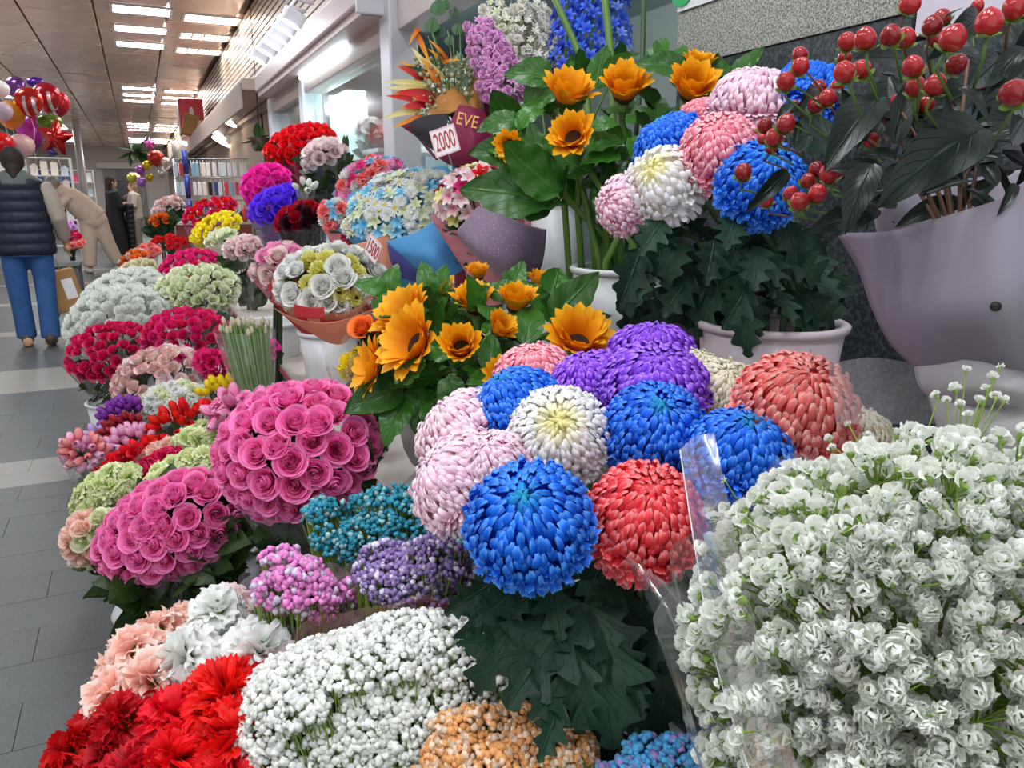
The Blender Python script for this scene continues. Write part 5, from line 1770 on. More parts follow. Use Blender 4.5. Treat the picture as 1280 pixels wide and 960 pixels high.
bunch('tulip_bunch', 'few white tulips standing between wrapped rose bunches', 'tulip bunch', 382, 236, 3.9, 11, 9, [(TULIP, P['white'], 1)], .03, under(384, 240, 3.9, .60), tilt=.3, part='tulip', limit=6, space=1.3, nleaf=14, wrap=FILM, group=UPB)
bunch('rose_bunch', 'dusty pink rose bunch in dark film inside the shop window', 'rose bunch', 462, 160, 5.4, 16, 12, [(ROSE, P['blush'], 1)], .045, Vector((1.6, D(462, 160, 5.4).y, .82)), tilt=.3, limit=12, space=1.3, nleaf=60, wrap=FILM_G, neck_f=.2, lsz=.1)
bunch('gypsophila_bunch', 'white leafy bunch inside the shop window', 'flower bunch', 442, 185, 5.6, 14, 22, [(STAR6, P['white'], 1)], .03, Vector((1.6, D(442, 185, 5.6).y, .82)), tilt=.3, part='bloom', limit=30, space=1.1, nleaf=60, wrap=None, leafmat=L_FOL)

# bucket of green stems (closed pale buds)
gsb = under(322, 480, 2.62, .45)
bucket('flower_bucket', 'white bucket of tied green stems on the low step', gsb, .065, .085, .19, M_WHITE_PL)
gs = thing('bud_bunch', 'tied bunch of green stems with closed pale pink buds', 'flower bunch', gsb + Vector((0, 0, .02)))
rng = random.Random(31)
BUD = MB().lathe([(0, -.5), (.25, -.4), (.42, 0), (.32, .6), (.1, 1.0), (0, 1.05)], 8).mesh('bud')
cc = D(305, 408, 2.62) - gs.location
ctop = Vector(cc)
for i in range(46):
    a = i * 2.4
    q = math.sqrt((i + .5) / 46)
    b0 = Vector((math.cos(a), math.sin(a), 0)) * (.04 * q)
    t0 = ctop + RIGHT * (.085 * q * math.cos(a)) + Vector((FWD.x, FWD.y, 0)) * (.05 * q * math.sin(a)) + UZ * (rng.uniform(-.02, .02))
    build(MB().tube([b0, b0.lerp(t0, .5), t0], .0045, 5), 'stem', M_STEM, gs)
    link('bud', BUD, petal_mat('bud_pale', '#e0dcc0', '#f6e2e8'), gs, mw=aim(t0, (t0 - b0), .019, a))
bw = MB()
bw.grid(np.array([[list(Vector((0, 0, .0)).lerp(ctop, s) + RIGHT * ((.045 + .06 * s) * math.cos(t * .1963)) + Vector((FWD.x, FWD.y, 0)) * ((.045 + .04 * s) * math.sin(t * .1963))) for t in range(32)] for s in (.2, .4, .6, .8, .97)]), True)
build(bw, 'wrap', FILM, gs)
bucket('flower_bucket', 'fluted white bucket of wrapped flowers beside the peach paper bouquet', under(338, 400, 3.35, .45), .10, .13, .30, M_WHITE_PL, flute=24)

# ------------------------------------------------------------------ hand tied bouquets on the stand
BQ = 'hand tied paper bouquets on the stand'
bucket('flower_bucket', 'white bucket under the peach paper bouquet', under(412, 440, 2.62, .60), .075, .095, .24, M_WHITE_PL)
pb = bunch('paper_bouquet', 'bouquet of white roses and pale yellow chrysanthemums in peach and red paper', 'bouquet', 412, 352, 2.55, 66, 36, [(ROSE, P['white'], 3), (POM, P['pale_yellow'], 2), (CARN, P['white'], 1), (CARN, P['blush'], 1)], .036, under(412, 440, 2.62, .63), roll=4, tilt=.75, depth=.75, part='bloom', limit=60, space=1.35, nleaf=60, wrap=[sheet_mat('paper_peach', '#f0a888', .35), sheet_mat('paper_red', '#c8303c', .3)], collar=-.05, points=5, group=BQ, leafmat=L_FOL, neck_f=.35)
pk_ = bunch('paper_bouquet', 'bouquet of pink roses in pink paper beside white roses', 'bouquet', 348, 332, 2.95, 34, 24, [(ROSE, P['light_pink'], 1), (ROSE, P['pinkwhite'], 1)], .038, under(340, 400, 3.2, .47), roll=22, tilt=.7, depth=.75, part='rose', limit=26, space=1.3, nleaf=16, wrap=sheet_mat('paper_pink', '#f2a0ac', .35), collar=.1, points=5, group=BQ, neck_f=.74)
bb_ = bunch('paper_bouquet', 'large bouquet of white and blue daisies in sky blue paper', 'bouquet', 505, 262, 2.75, 74, 46, [(DAISY, [P['white'], M_DISCY], 2), (STAR6, P['white_green'], 3), (STAR6, P['skyblue'], 2), (SPIDER, P['white'], 2), (SPIDER, P['skyblue'], 1)], .030, under(525, 330, 2.8, .85), roll=16, tilt=.75, depth=.75, part='bloom', limit=130, space=1.05, nleaf=70, wrap=[sheet_mat('paper_sky_blue', '#62b4e8', .35)], collar=-.1, points=4, group=BQ, leafmat=L_FOL, neck_f=.2)
bunch('paper_bouquet', 'bouquet of mixed pink, blue and red flowers in lilac blue paper by the window', 'bouquet', 462, 225, 3.15, 46, 26, [(SPIDER, P['light_pink'], 1), (STAR6, P['magenta'], 2), (STAR6, P['skyblue'], 2), (POM, P['white'], 1), (SPIDER, P['lilac'], 1), (CARN, P['coral'], 1)], .034, under(480, 300, 3.2, .85), roll=22, tilt=.6, depth=.7, part='bloom', limit=60, space=1.15, nleaf=40, wrap=sheet_mat('paper_lilac_blue', '#98a4d8', .35), collar=.1, group=BQ, leafmat=L_FOL)
bunch('paper_bouquet', 'small white filler flower bouquet in red paper beside the price tag', 'bouquet', 448, 285, 2.75, 22, 19, [(STAR6, P['white'], 1), (STAR6, P['white_green'], 1)], .016, under(445, 330, 2.8, .85), tilt=.5, part='bloom', limit=70, space=1.0, nleaf=50, lsz=.03, wrap=MATS['paper_red'], collar=-.5, group=BQ, leafmat=L_FOL)
bunch('paper_bouquet', 'pink paper bouquet with red and pale blue flowers behind the filler flowers', 'bouquet', 425, 275, 2.95, 22, 30, [(CARN, P['coral'], 1), (STAR6, P['skyblue'], 1), (POM, P['white'], 1)], .03, under(432, 320, 3.0, .85), roll=30, tilt=.4, part='bloom', limit=24, space=1.2, nleaf=20, wrap=MATS['paper_pink'], collar=-.3, points=4, group=BQ, leafmat=L_FOL)
lilac = bunch('paper_bouquet', 'bouquet of mixed lilies with a dotted grey lilac paper front', 'bouquet', 600, 248, 2.28, 58, 48, [(LILY, P['magenta'], 2), (LILY, P['blush'], 3), (LILY, P['pale_yellow'], 2), (LILY, P['pinkwhite'], 2), (LILY, P['red'], 1)], .030, under(625, 330, 2.4, .85), roll=8, tilt=.6, depth=.6, part='lily', limit=60, space=1.2, nleaf=60, wrap=MATS['paper_pink'], collar=-.5, group=BQ, leafmat=L_FOL, neck_f=.25)
M_LIL = sheet_mat('paper_dotted_lilac', '#a08ca4', .25, dots=110)
sheet('wrap_sheet', [[(598, 258, 2.14), (625, 266, 2.10), (655, 280, 2.12), (683, 287, 2.22)], [(582, 276, 2.16), (615, 295, 2.08), (650, 308, 2.09), (681, 312, 2.20)], [(572, 294, 2.20), (606, 320, 2.10), (645, 330, 2.09), (676, 335, 2.18)],
                     [(600, 325, 2.24), (625, 345, 2.16), (648, 350, 2.15), (668, 348, 2.2)]], M_LIL, lilac, Vector(lilac.location))
sheet('wrap_sheet', [[(652, 250, 2.3), (665, 245, 2.32), (675, 240, 2.36)], [(655, 275, 2.28), (668, 272, 2.3), (677, 270, 2.34)], [(655, 300, 2.3), (665, 305, 2.32), (674, 310, 2.36)]], MATS['paper_pink'], lilac, Vector(lilac.location))
o_ = Vector(bb_.location)
sheet('wrap_sheet', [[(482, 302, 2.48), (520, 290, 2.44), (552, 268, 2.5), (568, 250, 2.6)], [(500, 318, 2.46), (535, 318, 2.40), (562, 305, 2.44), (575, 285, 2.55)], [(520, 335, 2.5), (550, 345, 2.45), (575, 340, 2.46), (588, 320, 2.55)]], MATS['paper_sky_blue'], bb_, o_)
sheet('wrap_sheet', [[(484, 305, 2.6), (500, 315, 2.55), (535, 340, 2.55)], [(488, 325, 2.6), (508, 335, 2.56), (530, 348, 2.58)], [(495, 345, 2.62), (510, 350, 2.6), (525, 354, 2.62)]], sheet_mat('paper_indigo', '#5560b0', .25), bb_, o_)
sheet('wrap_corner', [[(565, 205, 2.75), (578, 190, 2.78), (586, 205, 2.8)], [(566, 215, 2.75), (578, 212, 2.76), (590, 212, 2.8)]], MATS['paper_sky_blue'], bb_, o_, 6, 8)
sheet('wrap_corner', [[(532, 195, 2.95), (545, 198, 2.95), (560, 201, 2.95)], [(532, 215, 2.95), (545, 216, 2.95), (560, 216, 2.95)]], sheet_mat('paper_pale_blue', '#d4e8f0', .4), bb_, o_, 6, 8)
o_ = Vector(pb.location)
sheet('wrap_sheet', [[(445, 305, 2.62), (465, 300, 2.62), (486, 292, 2.66)], [(448, 335, 2.62), (478, 335, 2.56), (494, 340, 2.6)], [(470, 375, 2.5), (482, 378, 2.48), (492, 385, 2.5)]], MATS['paper_peach'], pb, o_)
sheet('wrap_sheet', [[(342, 385, 2.40), (375, 400, 2.30), (420, 402, 2.26), (470, 385, 2.35)], [(360, 398, 2.42), (385, 412, 2.34), (425, 418, 2.30), (455, 400, 2.36)], [(395, 420, 2.46), (410, 428, 2.42), (428, 430, 2.40), (440, 420, 2.42)]], MATS['paper_peach'], pb, o_)
sheet('wrap_sheet', [[(368, 380, 2.33), (385, 384, 2.29), (405, 384, 2.27)], [(367, 395, 2.34), (385, 398, 2.29), (406, 398, 2.27)]], MATS['paper_red'], pb, o_, 6, 8)
# small things between the pink roses and the sunflowers
bunch('chrysanthemum_bunch', 'yellow chrysanthemum bunch in white film next to the sunflowers', 'chrysanthemum bunch', 446, 455, 1.95, 24, 18, [(POM, P['yellow'], 1)], .024, under(450, 470, 2.0, .60), roll=35, tilt=.5, part='bloom', limit=20, space=1.2, nleaf=8, wrap=FILM_G, collar=1.4, grow=1.2, neck_f=.2)
bunch('rose_bunch', 'few orange red and white roses beside the lower sunflowers', 'rose bunch', 462, 415, 1.92, 16, 16, [(ROSE, P['tulip_red'], 2), (ROSE, P['orange'], 1), (ROSE, P['white'], 1)], .03, under(470, 430, 1.95, .60), tilt=.4, limit=7, space=1.4, nleaf=24, wrap=None)

# ------------------------------------------------------------------ price tags
M_TAG = plain('tag_white', '#f2f0f0', .4, var=.02)
M_TAGB = plain('tag_pink_border', '#e8c4cc', .4)
M_RED = plain('tag_red_print', '#b81c24', .4)


def price_tag(label, px, py, d, w, h, txt, roll, yaw_, mat_t=M_RED):
    p = D(px, py, d)
    o = thing('price_tag', label, 'price tag', p)
    n_ = facing(math.sin(yaw_), .1, math.cos(yaw_))
    x = UZ.cross(n_).normalized()
    y = n_.cross(x)
    M = Matrix((x, y, n_)).transposed().to_4x4() @ Matrix.Rotation(math.radians(roll), 4, 'Z')
    o.matrix_basis = Matrix.Translation(p) @ M
    link('card', bevel_box((-w / 2, -h / 2, -.002), (w / 2, h / 2, 0), .0006, 1), M_TAG, o)
    fr = MB()
    t = h * .06
    for lo, hi in (((-w / 2, -h / 2, 0), (w / 2, -h / 2 + t, .0006)), ((-w / 2, h / 2 - t, 0), (w / 2, h / 2, .0006)), ((-w / 2, -h / 2 + t, 0), (-w / 2 + t, h / 2 - t, .0006)), ((w / 2 - t, -h / 2 + t, 0), (w / 2, h / 2 - t, .0006))):
        fr.box(lo, hi)
    build(fr, 'border', M_TAGB, o, smooth=False)
    me = text_mesh(txt, h * .82, .0005)
    link('lettering', me, mat_t, o, mw=Matrix.Translation((0, -h * .02, .0012)) @ Matrix.Diagonal((w * .80 / max(.001, (max(v_.co.x for v_ in me.vertices) - min(v_.co.x for v_ in me.vertices))), 1.15, 1, 1)))
    ch = MB().tube([(0, -h / 2, -.004), (0, -h / 2 - .05, -.006)], .002, 5)
    build(ch, 'stick', plain('stick_grey', '#70747a', .4), o)
    return o


price_tag('white price tag reading 2000 on the burgundy paper bouquet', 556, 176, 2.22, .078, .078, '2000', 17, -.25)
price_tag('white price tag reading 1500 stuck in the peach paper bouquet', 466, 311, 2.45, .078, .070, '1500', -30, -.8)

# ------------------------------------------------------------------ burgundy bouquet
eb = under(580, 200, 2.5, .85)
ev = thing('paper_bouquet', 'tall exotic bouquet with bird of paradise in burgundy and black paper', 'bouquet', eb, BQ)
eo = Vector(ev.location)
M_BURG = sheet_mat('paper_burgundy', '#8c1f4c', .15)
M_BLACK = sheet_mat('paper_black', '#26262c', .08)
M_KRAFT = sheet_mat('paper_kraft', '#d89a52', .35)
sheet('wrap_sheet', [[(574, 131, 2.36), (590, 134, 2.33), (606, 140, 2.36)], [(562, 155, 2.35), (590, 165, 2.28), (616, 172, 2.34)], [(545, 190, 2.38), (585, 198, 2.30), (612, 200, 2.36)], [(560, 205, 2.42), (585, 215, 2.36), (602, 218, 2.4)]], M_BURG, ev, eo)
sheet('wrap_sheet', [[(512, 153, 2.45), (530, 145, 2.38), (560, 142, 2.36)], [(515, 165, 2.45), (535, 165, 2.36), (558, 165, 2.34)], [(530, 180, 2.46), (545, 190, 2.38), (556, 195, 2.36)]], M_BLACK, ev, eo)
sheet('wrap_sheet', [[(500, 157, 2.52), (508, 152, 2.5), (514, 152, 2.47)], [(530, 178, 2.5), (528, 180, 2.48), (530, 178, 2.46)], [(548, 200, 2.5), (545, 200, 2.46), (546, 200, 2.44)]], M_BURG, ev, eo, 8, 8)
sheet('wrap_sheet', [[(600, 92, 2.62), (610, 98, 2.6), (616, 120, 2.62)], [(598, 120, 2.6), (608, 125, 2.56), (616, 140, 2.6)], [(600, 150, 2.6), (608, 155, 2.56), (615, 160, 2.6)]], M_BURG, ev, eo, 10, 10)
sheet('wrap_sheet', [[(530, 144, 2.50), (548, 120, 2.48), (566, 107, 2.50), (580, 118, 2.52)], [(540, 146, 2.46), (556, 132, 2.42), (572, 124, 2.42), (585, 128, 2.46)], [(550, 148, 2.44), (562, 142, 2.40), (576, 138, 2.40), (590, 140, 2.42)]], M_KRAFT, ev, eo, 10, 14)
sheet('wrap_sheet', [[(588, 95, 2.56), (596, 92, 2.55), (604, 100, 2.57)], [(584, 115, 2.5), (594, 115, 2.48), (602, 118, 2.5)], [(586, 135, 2.46), (595, 137, 2.44), (602, 140, 2.46)]], M_KRAFT, ev, eo, 8, 8)
txm = text_mesh('EVE', .042, .0004)
n_ = facing(-.05, .25, 1)
x_ = UZ.cross(n_).normalized()
link('lettering', txm, plain('gold_print', '#d0a050', .35, .3), ev, mw=Matrix.Translation(D(584, 151, 2.275) - eo) @ Matrix((x_, n_.cross(x_), n_)).transposed().to_4x4() @ Matrix.Rotation(math.radians(-14), 4, 'Z') @ Matrix.Diagonal((1.0, 1.25, 1, 1)))
tube_in = MB().tube([Vector((0, 0, 0)), D(582, 215, 2.42) - eo], [.035, .05], 16)
build(tube_in, 'tied_stems', M_BURG, ev)
neckp = D(578, 175, 2.46)
rng = random.Random(8)


def blade(p0, p1, w, mat, bend=.1, nm='strelitzia_petal'):
    y = (p1 - p0)
    f = BACK + UZ * .3
    leaf_to(LEAF_THIN[0], mat, ev, p0, p1, f, w, eo, nm)


M_STR_O = petal_mat('strelitzia_orange', '#d86010', '#ffb030')
M_STR_R = petal_mat('heliconia_red', '#a80c18', '#e83028', edge='#f0c020')
M_STR_Y = petal_mat('strelitzia_cream', '#d8c060', '#f8eeb0')
for (x0, y0, x1, y1, m_, w) in ((545, 105, 500, 68, M_STR_O, 1.4), (548, 100, 505, 75, L_FOL, 1.6), (550, 108, 513, 50, M_STR_Y, 1.6), (556, 100, 520, 60, M_STR_Y, 1.4), (540, 110, 478, 92, M_STR_Y, 1.5), (540, 115, 480, 100, M_STR_Y, 1.5), (545, 120, 490, 108, M_STR_R, 2.2),
                             (530, 100, 498, 77, M_STR_R, 2.4), (530, 130, 482, 112, M_STR_R, 1.5), (535, 132, 505, 128, M_STR_R, 3.2), (530, 138, 475, 140, M_STR_Y, 1.6), (532, 145, 492, 152, M_STR_O, 1.6), (520, 40, 535, 70, M_STR_O, 1.6), (550, 80, 568, 70, M_STR_O, 2.0),
                             (555, 78, 540, 60, M_STR_O, 1.8), (560, 75, 540, 48, M_STR_O, 1.4), (525, 35, 512, 45, M_STR_O, 2.0), (550, 110, 530, 75, M_STR_O, 1.6), (545, 128, 520, 118, M_STR_R, 3.0), (552, 104, 528, 68, M_STR_O, 1.6), (556, 95, 548, 66, L_FOL, 1.4)):
    blade(D(x0, y0, 2.48), D(x1, y1, 2.42), w * .62, m_)
for (x, y, r_, d) in ((546, 8, 11, 2.5), (538, 30, 10, 2.48), (570, 35, 8, 2.5), (555, 5, 7, 2.52), (548, 38, 9, 2.5), (560, 50, 7, 2.5), (568, 88, 9, 2.48), (560, 85, 8, 2.47), (580, 100, 8, 2.5), (572, 72, 7, 2.5), (585, 80, 7, 2.52), (566, 15, 7, 2.53)):
    p = D(x, y, d)
    leaf_to(LEAF_EUC[0], L_EUC if y > 60 else L_FOL, ev, p - UZ * (r_ * d / FPX), p + UZ * (r_ * d / FPX) + RIGHT * .01, BACK, 1.1, eo, 'eucalyptus_leaf')
for i in range(24):
    x, y = rng.uniform(520, 598), rng.uniform(30, 130)
    p = D(x, y, 2.5 + rng.uniform(-.04, .08))
    build(MB().tube([neckp - eo, (neckp.lerp(p, .6)) - eo, p - eo], .0022, 4), 'stalk', M_STEM, ev)
fl_ = MB()
for i in range(420):
    q = rng.random() ** .5
    x, y = 555 + rng.uniform(-38, 38), 110 + rng.uniform(-38, 36)
    V, F = ball_arrays(i % 6, 2, 5)
    fl_.add(V * rng.uniform(.004, .010) + np.array(D(x, y, 2.5 + rng.uniform(-.06, .1)) - eo), F, (.7, rng.random(), .5))
stuff(build(fl_, 'filler_sprigs', petal_mat('filler_olive', '#8a8858', '#c8c4a0', rnd=.3), ev))

# ------------------------------------------------------------------ stock and delphinium
tv = bucket('tall_vase', 'tall fluted white vase behind the upper sunflowers', under(692, 300, 2.35, .85), .07, .085, .42, M_WHITE_PL, flute=20, cat='vase')
vtop = Vector(tv.location) + UZ * .40


def spike(name, label, cat, px0, py0, px1, py1, d, rpx, mats, meshes, n_, fr, group=None):
    """A flower spike: florets (parts) round a stem."""
    p0, p1 = D(px0, py0, d), D(px1, py1, d)
    root = thing(name, label, cat, Vector(tv.location) + UZ * .03, group)
    oo = Vector(root.location)
    rng = random.Random(int(px0 * 3 + py0))
    ax = (p1 - p0).normalized()
    e1 = ax.orthogonal().normalized()
    e2 = ax.cross(e1)
    R_ = rpx * d / FPX
    build(MB().tube([Vector((0, 0, 0)), vtop - oo, p0 - oo, p1 - oo], [.005, .005, .004, .002], 6), 'stem', M_STEM, root)
    for i in range(n_):
        t = (i + .5) / n_
        a = i * 2.4
        rr = R_ * (1 - .55 * t ** 2) * rng.uniform(.65, 1.0)
        dr = e1 * math.cos(a) + e2 * math.sin(a)
        p = p0.lerp(p1, t) + dr * rr
        link('floret', rng.choice(meshes), rng.choice(mats), root, mw=aim(p - oo, dr + ax * .35, fr * rng.uniform(.8, 1.15), rng.uniform(0, 6.28)))
    return root


SG = 'stock stems in the tall fluted vase'
ST = [CARN[0], CARN[1], STAR6[0]]
P['stock_pink'] = petal_mat('petal_stock_pink', '#d080c8', '#f4bce8', rnd=.15)
P['stock_white'] = petal_mat('petal_stock_white', '#e4e4d0', '#fbfaf0', rnd=.08)
spike('stock_flower', 'lilac pink stock spike leaning toward the burgundy bouquet', 'stock flower', 632, 120, 596, 30, 2.36, 30, [P['stock_pink']], ST, 70, .017, SG)
spike('stock_flower', 'second lilac pink stock spike, lower and fuller', 'stock flower', 640, 128, 618, 50, 2.34, 26, [P['stock_pink']], ST, 60, .017, SG)
spike('stock_flower', 'white stock spike in front of the blue delphinium', 'stock flower', 672, 92, 650, 8, 2.42, 30, [P['stock_white']], ST, 70, .017, SG)
spike('stock_flower', 'white stock spike with green tip above the pink ones', 'stock flower', 640, 72, 615, 8, 2.46, 28, [P['stock_white'], P['white_green']], ST, 60, .017, SG)
spike('stock_flower', 'white stock spike beside the blue delphinium', 'stock flower', 690, 88, 672, 6, 2.46, 18, [P['stock_white']], ST, 60, .017, SG)
SD = 'blue delphinium spikes'
spike('delphinium', 'dark blue delphinium spike touching the white stock', 'delphinium', 705, 100, 712, -30, 2.3, 20, [P['delph']], STAR6, 46, .024, SD)
spike('delphinium', 'blue delphinium spike behind the upper sunflower leaves', 'delphinium', 738, 90, 742, -40, 2.25, 22, [P['delph'], petal_mat('petal_delph_mid', '#1c44d8', '#4a8cff')], STAR6, 52, .026, SD)
spike('delphinium', 'pale blue delphinium spike between two thick stalks', 'delphinium', 772, 80, 768, -30, 2.25, 18, [P['delph'], petal_mat('petal_delph_pale', '#4a70e8', '#8cb0ff')], STAR6, 44, .024, SD)
for i, (x0, y0, x1, y1, d, r_, lab) in enumerate(((728, 75, 685, -20, 2.05, .0095, 'thick slanting green and pink flower stalk before the blue delphinium'), (765, 80, 752, -40, 2.0, .010, 'thick upright green flower stalk among blue delphinium'), (803, 75, 806, -40, 1.98, .007, 'thin dark flower stalk by the granite'))):
    o = thing('flower_stalk', lab, 'flower stalk', ub + Vector((.03 * (i - 1), .05, .03)))
    oo = Vector(o.location)
    build(MB().tube([Vector((0, 0, 0)), Vector((0, 0, .25)), D(x0, y0, d) - oo, D((x0 + x1) / 2, (y0 + y1) / 2, d) - oo, D(x1, y1, d) - oo], [r_ * .8, r_ * .8, r_, r_, r_ * .9], 10), 'stem', [M_STEM, M_STEM, M_STEM_D][i], o)
    build(MB().tube([D(x1, y1, d) - oo, D(x1 - 3, y1 - 14, d) - oo, D(x1 - 5, y1 - 40, d) - oo], [r_, r_ * 1.6, r_ * .3], 10), 'bud', plain('stalk_bud', '#a8505c', .5), o)

# ------------------------------------------------------------------ carnations and gypsophila at the front left
cb = under(180, 860, 1.12)
fbucket('white floor bucket holding the peach and white carnations', cb, .36, .12)
rb = under(235, 945, 1.02)
fbucket('white floor bucket holding the red carnations', rb, .36, .12)


def carn(label, px, py, rpx, d, mat, fc, base, mesh, group):
    c = D(px, py, d)
    r = rpx * d / FPX
    n_ = facing(*fc)
    rng = random.Random(int(px * 3 + py * 5))
    o = thing('carnation', label, 'carnation', base + Vector((rng.uniform(-.04, .04), rng.uniform(-.04, .04), 0)), group)
    oo = Vector(o.location)
    link('bloom', mesh, mat, o, mw=aim(c - n_ * (r * .35) - oo, n_, r, rng.uniform(0, 6.28)))
    e = c - n_ * (r * .5) - oo
    build(MB().lathe([(.012, .03), (.011, .01), (.008, -.01), (.003, -.02)], 10), 'calyx', M_STEM, o, mw=aim(e, n_, 1))
    build(MB().tube([Vector((0, 0, 0)), Vector((0, 0, .3)), e - n_ * .03, e], .003, 6), 'stem', M_STEM_D, o)
    return o


peach = [('peach carnation lowest over the floor, next to red ones', 135, 868, 40, 1.06, (-.5, .65, .55)), ('peach carnation with folded petals beside the lowest peach one', 188, 846, 40, 1.05, (-.1, .7, .7)), ('peach carnation above the two lowest peach ones', 165, 812, 38, 1.12, (-.4, .8, .4)),
         ('peach carnation at the floor side behind another', 140, 832, 30, 1.16, (-.8, .5, .2)), ('peach carnation next to a white one near the film wrapped roses', 196, 788, 34, 1.2, (-.3, .85, .3)), ('peach carnation topping the group near the film wrapped roses', 230, 776, 30, 1.24, (0, .9, .3)),
         ('pale pink carnation behind the highest white carnation', 288, 752, 30, 1.24, (.2, .9, .2)), ('salmon carnation between the highest white one and pink gypsophila', 292, 780, 26, 1.18, (.3, .7, .5)), ('peach carnation peeping between white and peach ones', 205, 818, 26, 1.12, (.1, .8, .5))]
white_c = [('white carnation highest of its bucket', 270, 762, 34, 1.16, (0, .75, .6)), ('large white carnation in the middle of the peach ones', 232, 820, 42, 1.06, (-.1, .75, .65)), ('white carnation beside the large white one', 272, 836, 38, 1.05, (.2, .75, .6)),
           ('white carnation behind clear film beside pink gypsophila', 322, 812, 44, 1.06, (.2, .7, .6)), ('small white carnation showing between red ones', 195, 890, 22, 1.03, (-.2, .6, .7)), ('white carnation low behind the red ones', 262, 862, 30, 1.04, (.1, .6, .7))]
for i, (l, x, y, r_, d, fc) in enumerate(peach):
    carn(l, x, y, r_, d, P['peach'] if i not in (6,) else P['pinkwhite'], fc, cb, CARN[i % 3], 'peach carnations in the front bucket')
for i, (l, x, y, r_, d, fc) in enumerate(white_c):
    carn(l, x, y, r_, d, P['white'], fc, cb, CARN[i % 3], 'white carnations in the front bucket')
reds = [(285, 872, 58, .98, 0), (225, 898, 54, .97, 0), (300, 925, 58, .92, 0), (222, 950, 52, .92, 0), (345, 880, 46, .99, 0), (150, 905, 46, 1.0, 1), (92, 940, 46, 1.02, 1), (135, 945, 44, .98, 1), (290, 985, 56, .88, 0), (170, 965, 46, .93, 1), (345, 950, 54, .92, 0), (110, 912, 34, 1.06, 1), (180, 885, 34, 1.04, 1), (345, 862, 30, 1.04, 0)]
for i, (x, y, r_, d, dk) in enumerate(reds):
    carn('bright red carnation in the packed front bucket' if not dk else 'darker red carnation toward the open floor', x, y, r_, d, P['carn_dark'] if dk else P['carn_red'], ((x - 230) / 250, .8, .55), rb, CARN_D[i % 3], 'bright red carnations' if not dk else 'darker red carnations')
GG = 'dyed gypsophila bunches'
G_ = {}
for nm, a_, b__ in (('teal', '#1a6a84', '#3aa4bc'), ('tealpale', '#6ca8b0', '#a8d0d0'), ('pinkg', '#d050b8', '#f8a0e0'), ('purpleg', '#6c4c94', '#a890cc'), ('lilacw', '#b8a8cc', '#ece4f4'), ('orangeg', '#c87428', '#f0b070'), ('peachg', '#d8a878', '#f4dcc0'), ('blueg', '#2878b8', '#5cb0e4'), ('whiteg', '#dfe6d6', '#fafcf6')):
    G_[nm] = petal_mat('gyp_' + nm, a_, b__, rnd=.25)
for lab, px, py, d, z in (('white floor bucket under teal gypsophila', 520, 680, 1.36, 0), ('white floor bucket under pink gypsophila', 380, 760, 1.22, 0), ('white floor bucket under the middle white gypsophila', 480, 880, .98, 0)):
    fbucket(lab, under(px, py, d), .36, .115)
gyp_mass('gypsophila_bunch', 'teal gypsophila bunch below the sunflower vase', 505, 672, 1.30, 112, 46, .0048, under(520, 680, 1.36), [(G_['teal'], 3), (G_['tealpale'], 1)], 2600, roll=-4, tilt=.6, depth=.6, zmin=-.6, group=GG, lump=.16)
gyp_mass('gypsophila_bunch', 'small teal gypsophila sprig over the pink rose film', 402, 640, 1.32, 26, 18, .0048, under(480, 680, 1.36), [(G_['teal'], 3), (G_['tealpale'], 1)], 160, roll=10, tilt=.5, group=GG)
gyp_mass('gypsophila_bunch', 'bright pink gypsophila bunch in clear film beside white carnations', 374, 742, 1.13, 72, 84, .0050, under(380, 760, 1.22), [(G_['pinkg'], 4), (G_['lilacw'], 1)], 1500, zmin=-.6, roll=-8, tilt=.6, depth=.6, wrap=FILM, group=GG, lump=.14)
gyp_mass('gypsophila_bunch', 'purple gypsophila bunch between teal and white ones', 518, 722, 1.10, 92, 60, .0042, under(520, 700, 1.2), [(G_['purpleg'], 3), (G_['lilacw'], 1)], 1900, zmin=-.6, roll=8, tilt=.6, depth=.6, wrap=FILM, group=GG, lump=.14)
gyp_mass('gypsophila_bunch', 'white gypsophila bunch in rosy film, in front of pink and purple ones', 478, 880, .96, 196, 118, .0046, under(480, 880, .98), [(G_['whiteg'], 1)], 7000, roll=12, tilt=.75, depth=.6, wrap=film_mat('film_rose', (1, .93, .95), .08, .1, '#e0607c'), lump=.10, shell=.25, group=GG)
gyp_mass('gypsophila_bunch', 'orange gypsophila bunch under the chrysanthemum leaves', 625, 950, .82, 116, 54, .0040, under(625, 960, .84), [(G_['orangeg'], 3), (G_['peachg'], 2)], 2600, roll=4, tilt=.7, depth=.6, group=GG)
gyp_mass('gypsophila_bunch', 'blue and purple gypsophila bunch in film below the chrysanthemum bucket', 835, 968, .78, 92, 36, .0040, under(835, 970, .80), [(G_['blueg'], 4), (G_['purpleg'], 1)], 900, roll=0, tilt=.7, depth=.5, group=GG)
blu = [o for o in COL.objects if o.get('label', '').startswith('blue and purple gyps')][0]
sheet('wrap_sheet', [[(779, 692, .76), (800, 706, .75), (832, 728, .74), (890, 768, .71)], [(812, 756, .75), (838, 768, .715), (866, 780, .73), (900, 806, .70)], [(850, 850, .74), (872, 858, .70), (895, 866, .715), (928, 886, .69)], [(905, 975, .72), (920, 978, .69), (938, 980, .70), (958, 985, .68)]], film_mat('cellophane_dark_streak', (.9, .9, .95), .07, .3, None, .8), blu, Vector(blu.location), 22, 22, 0)
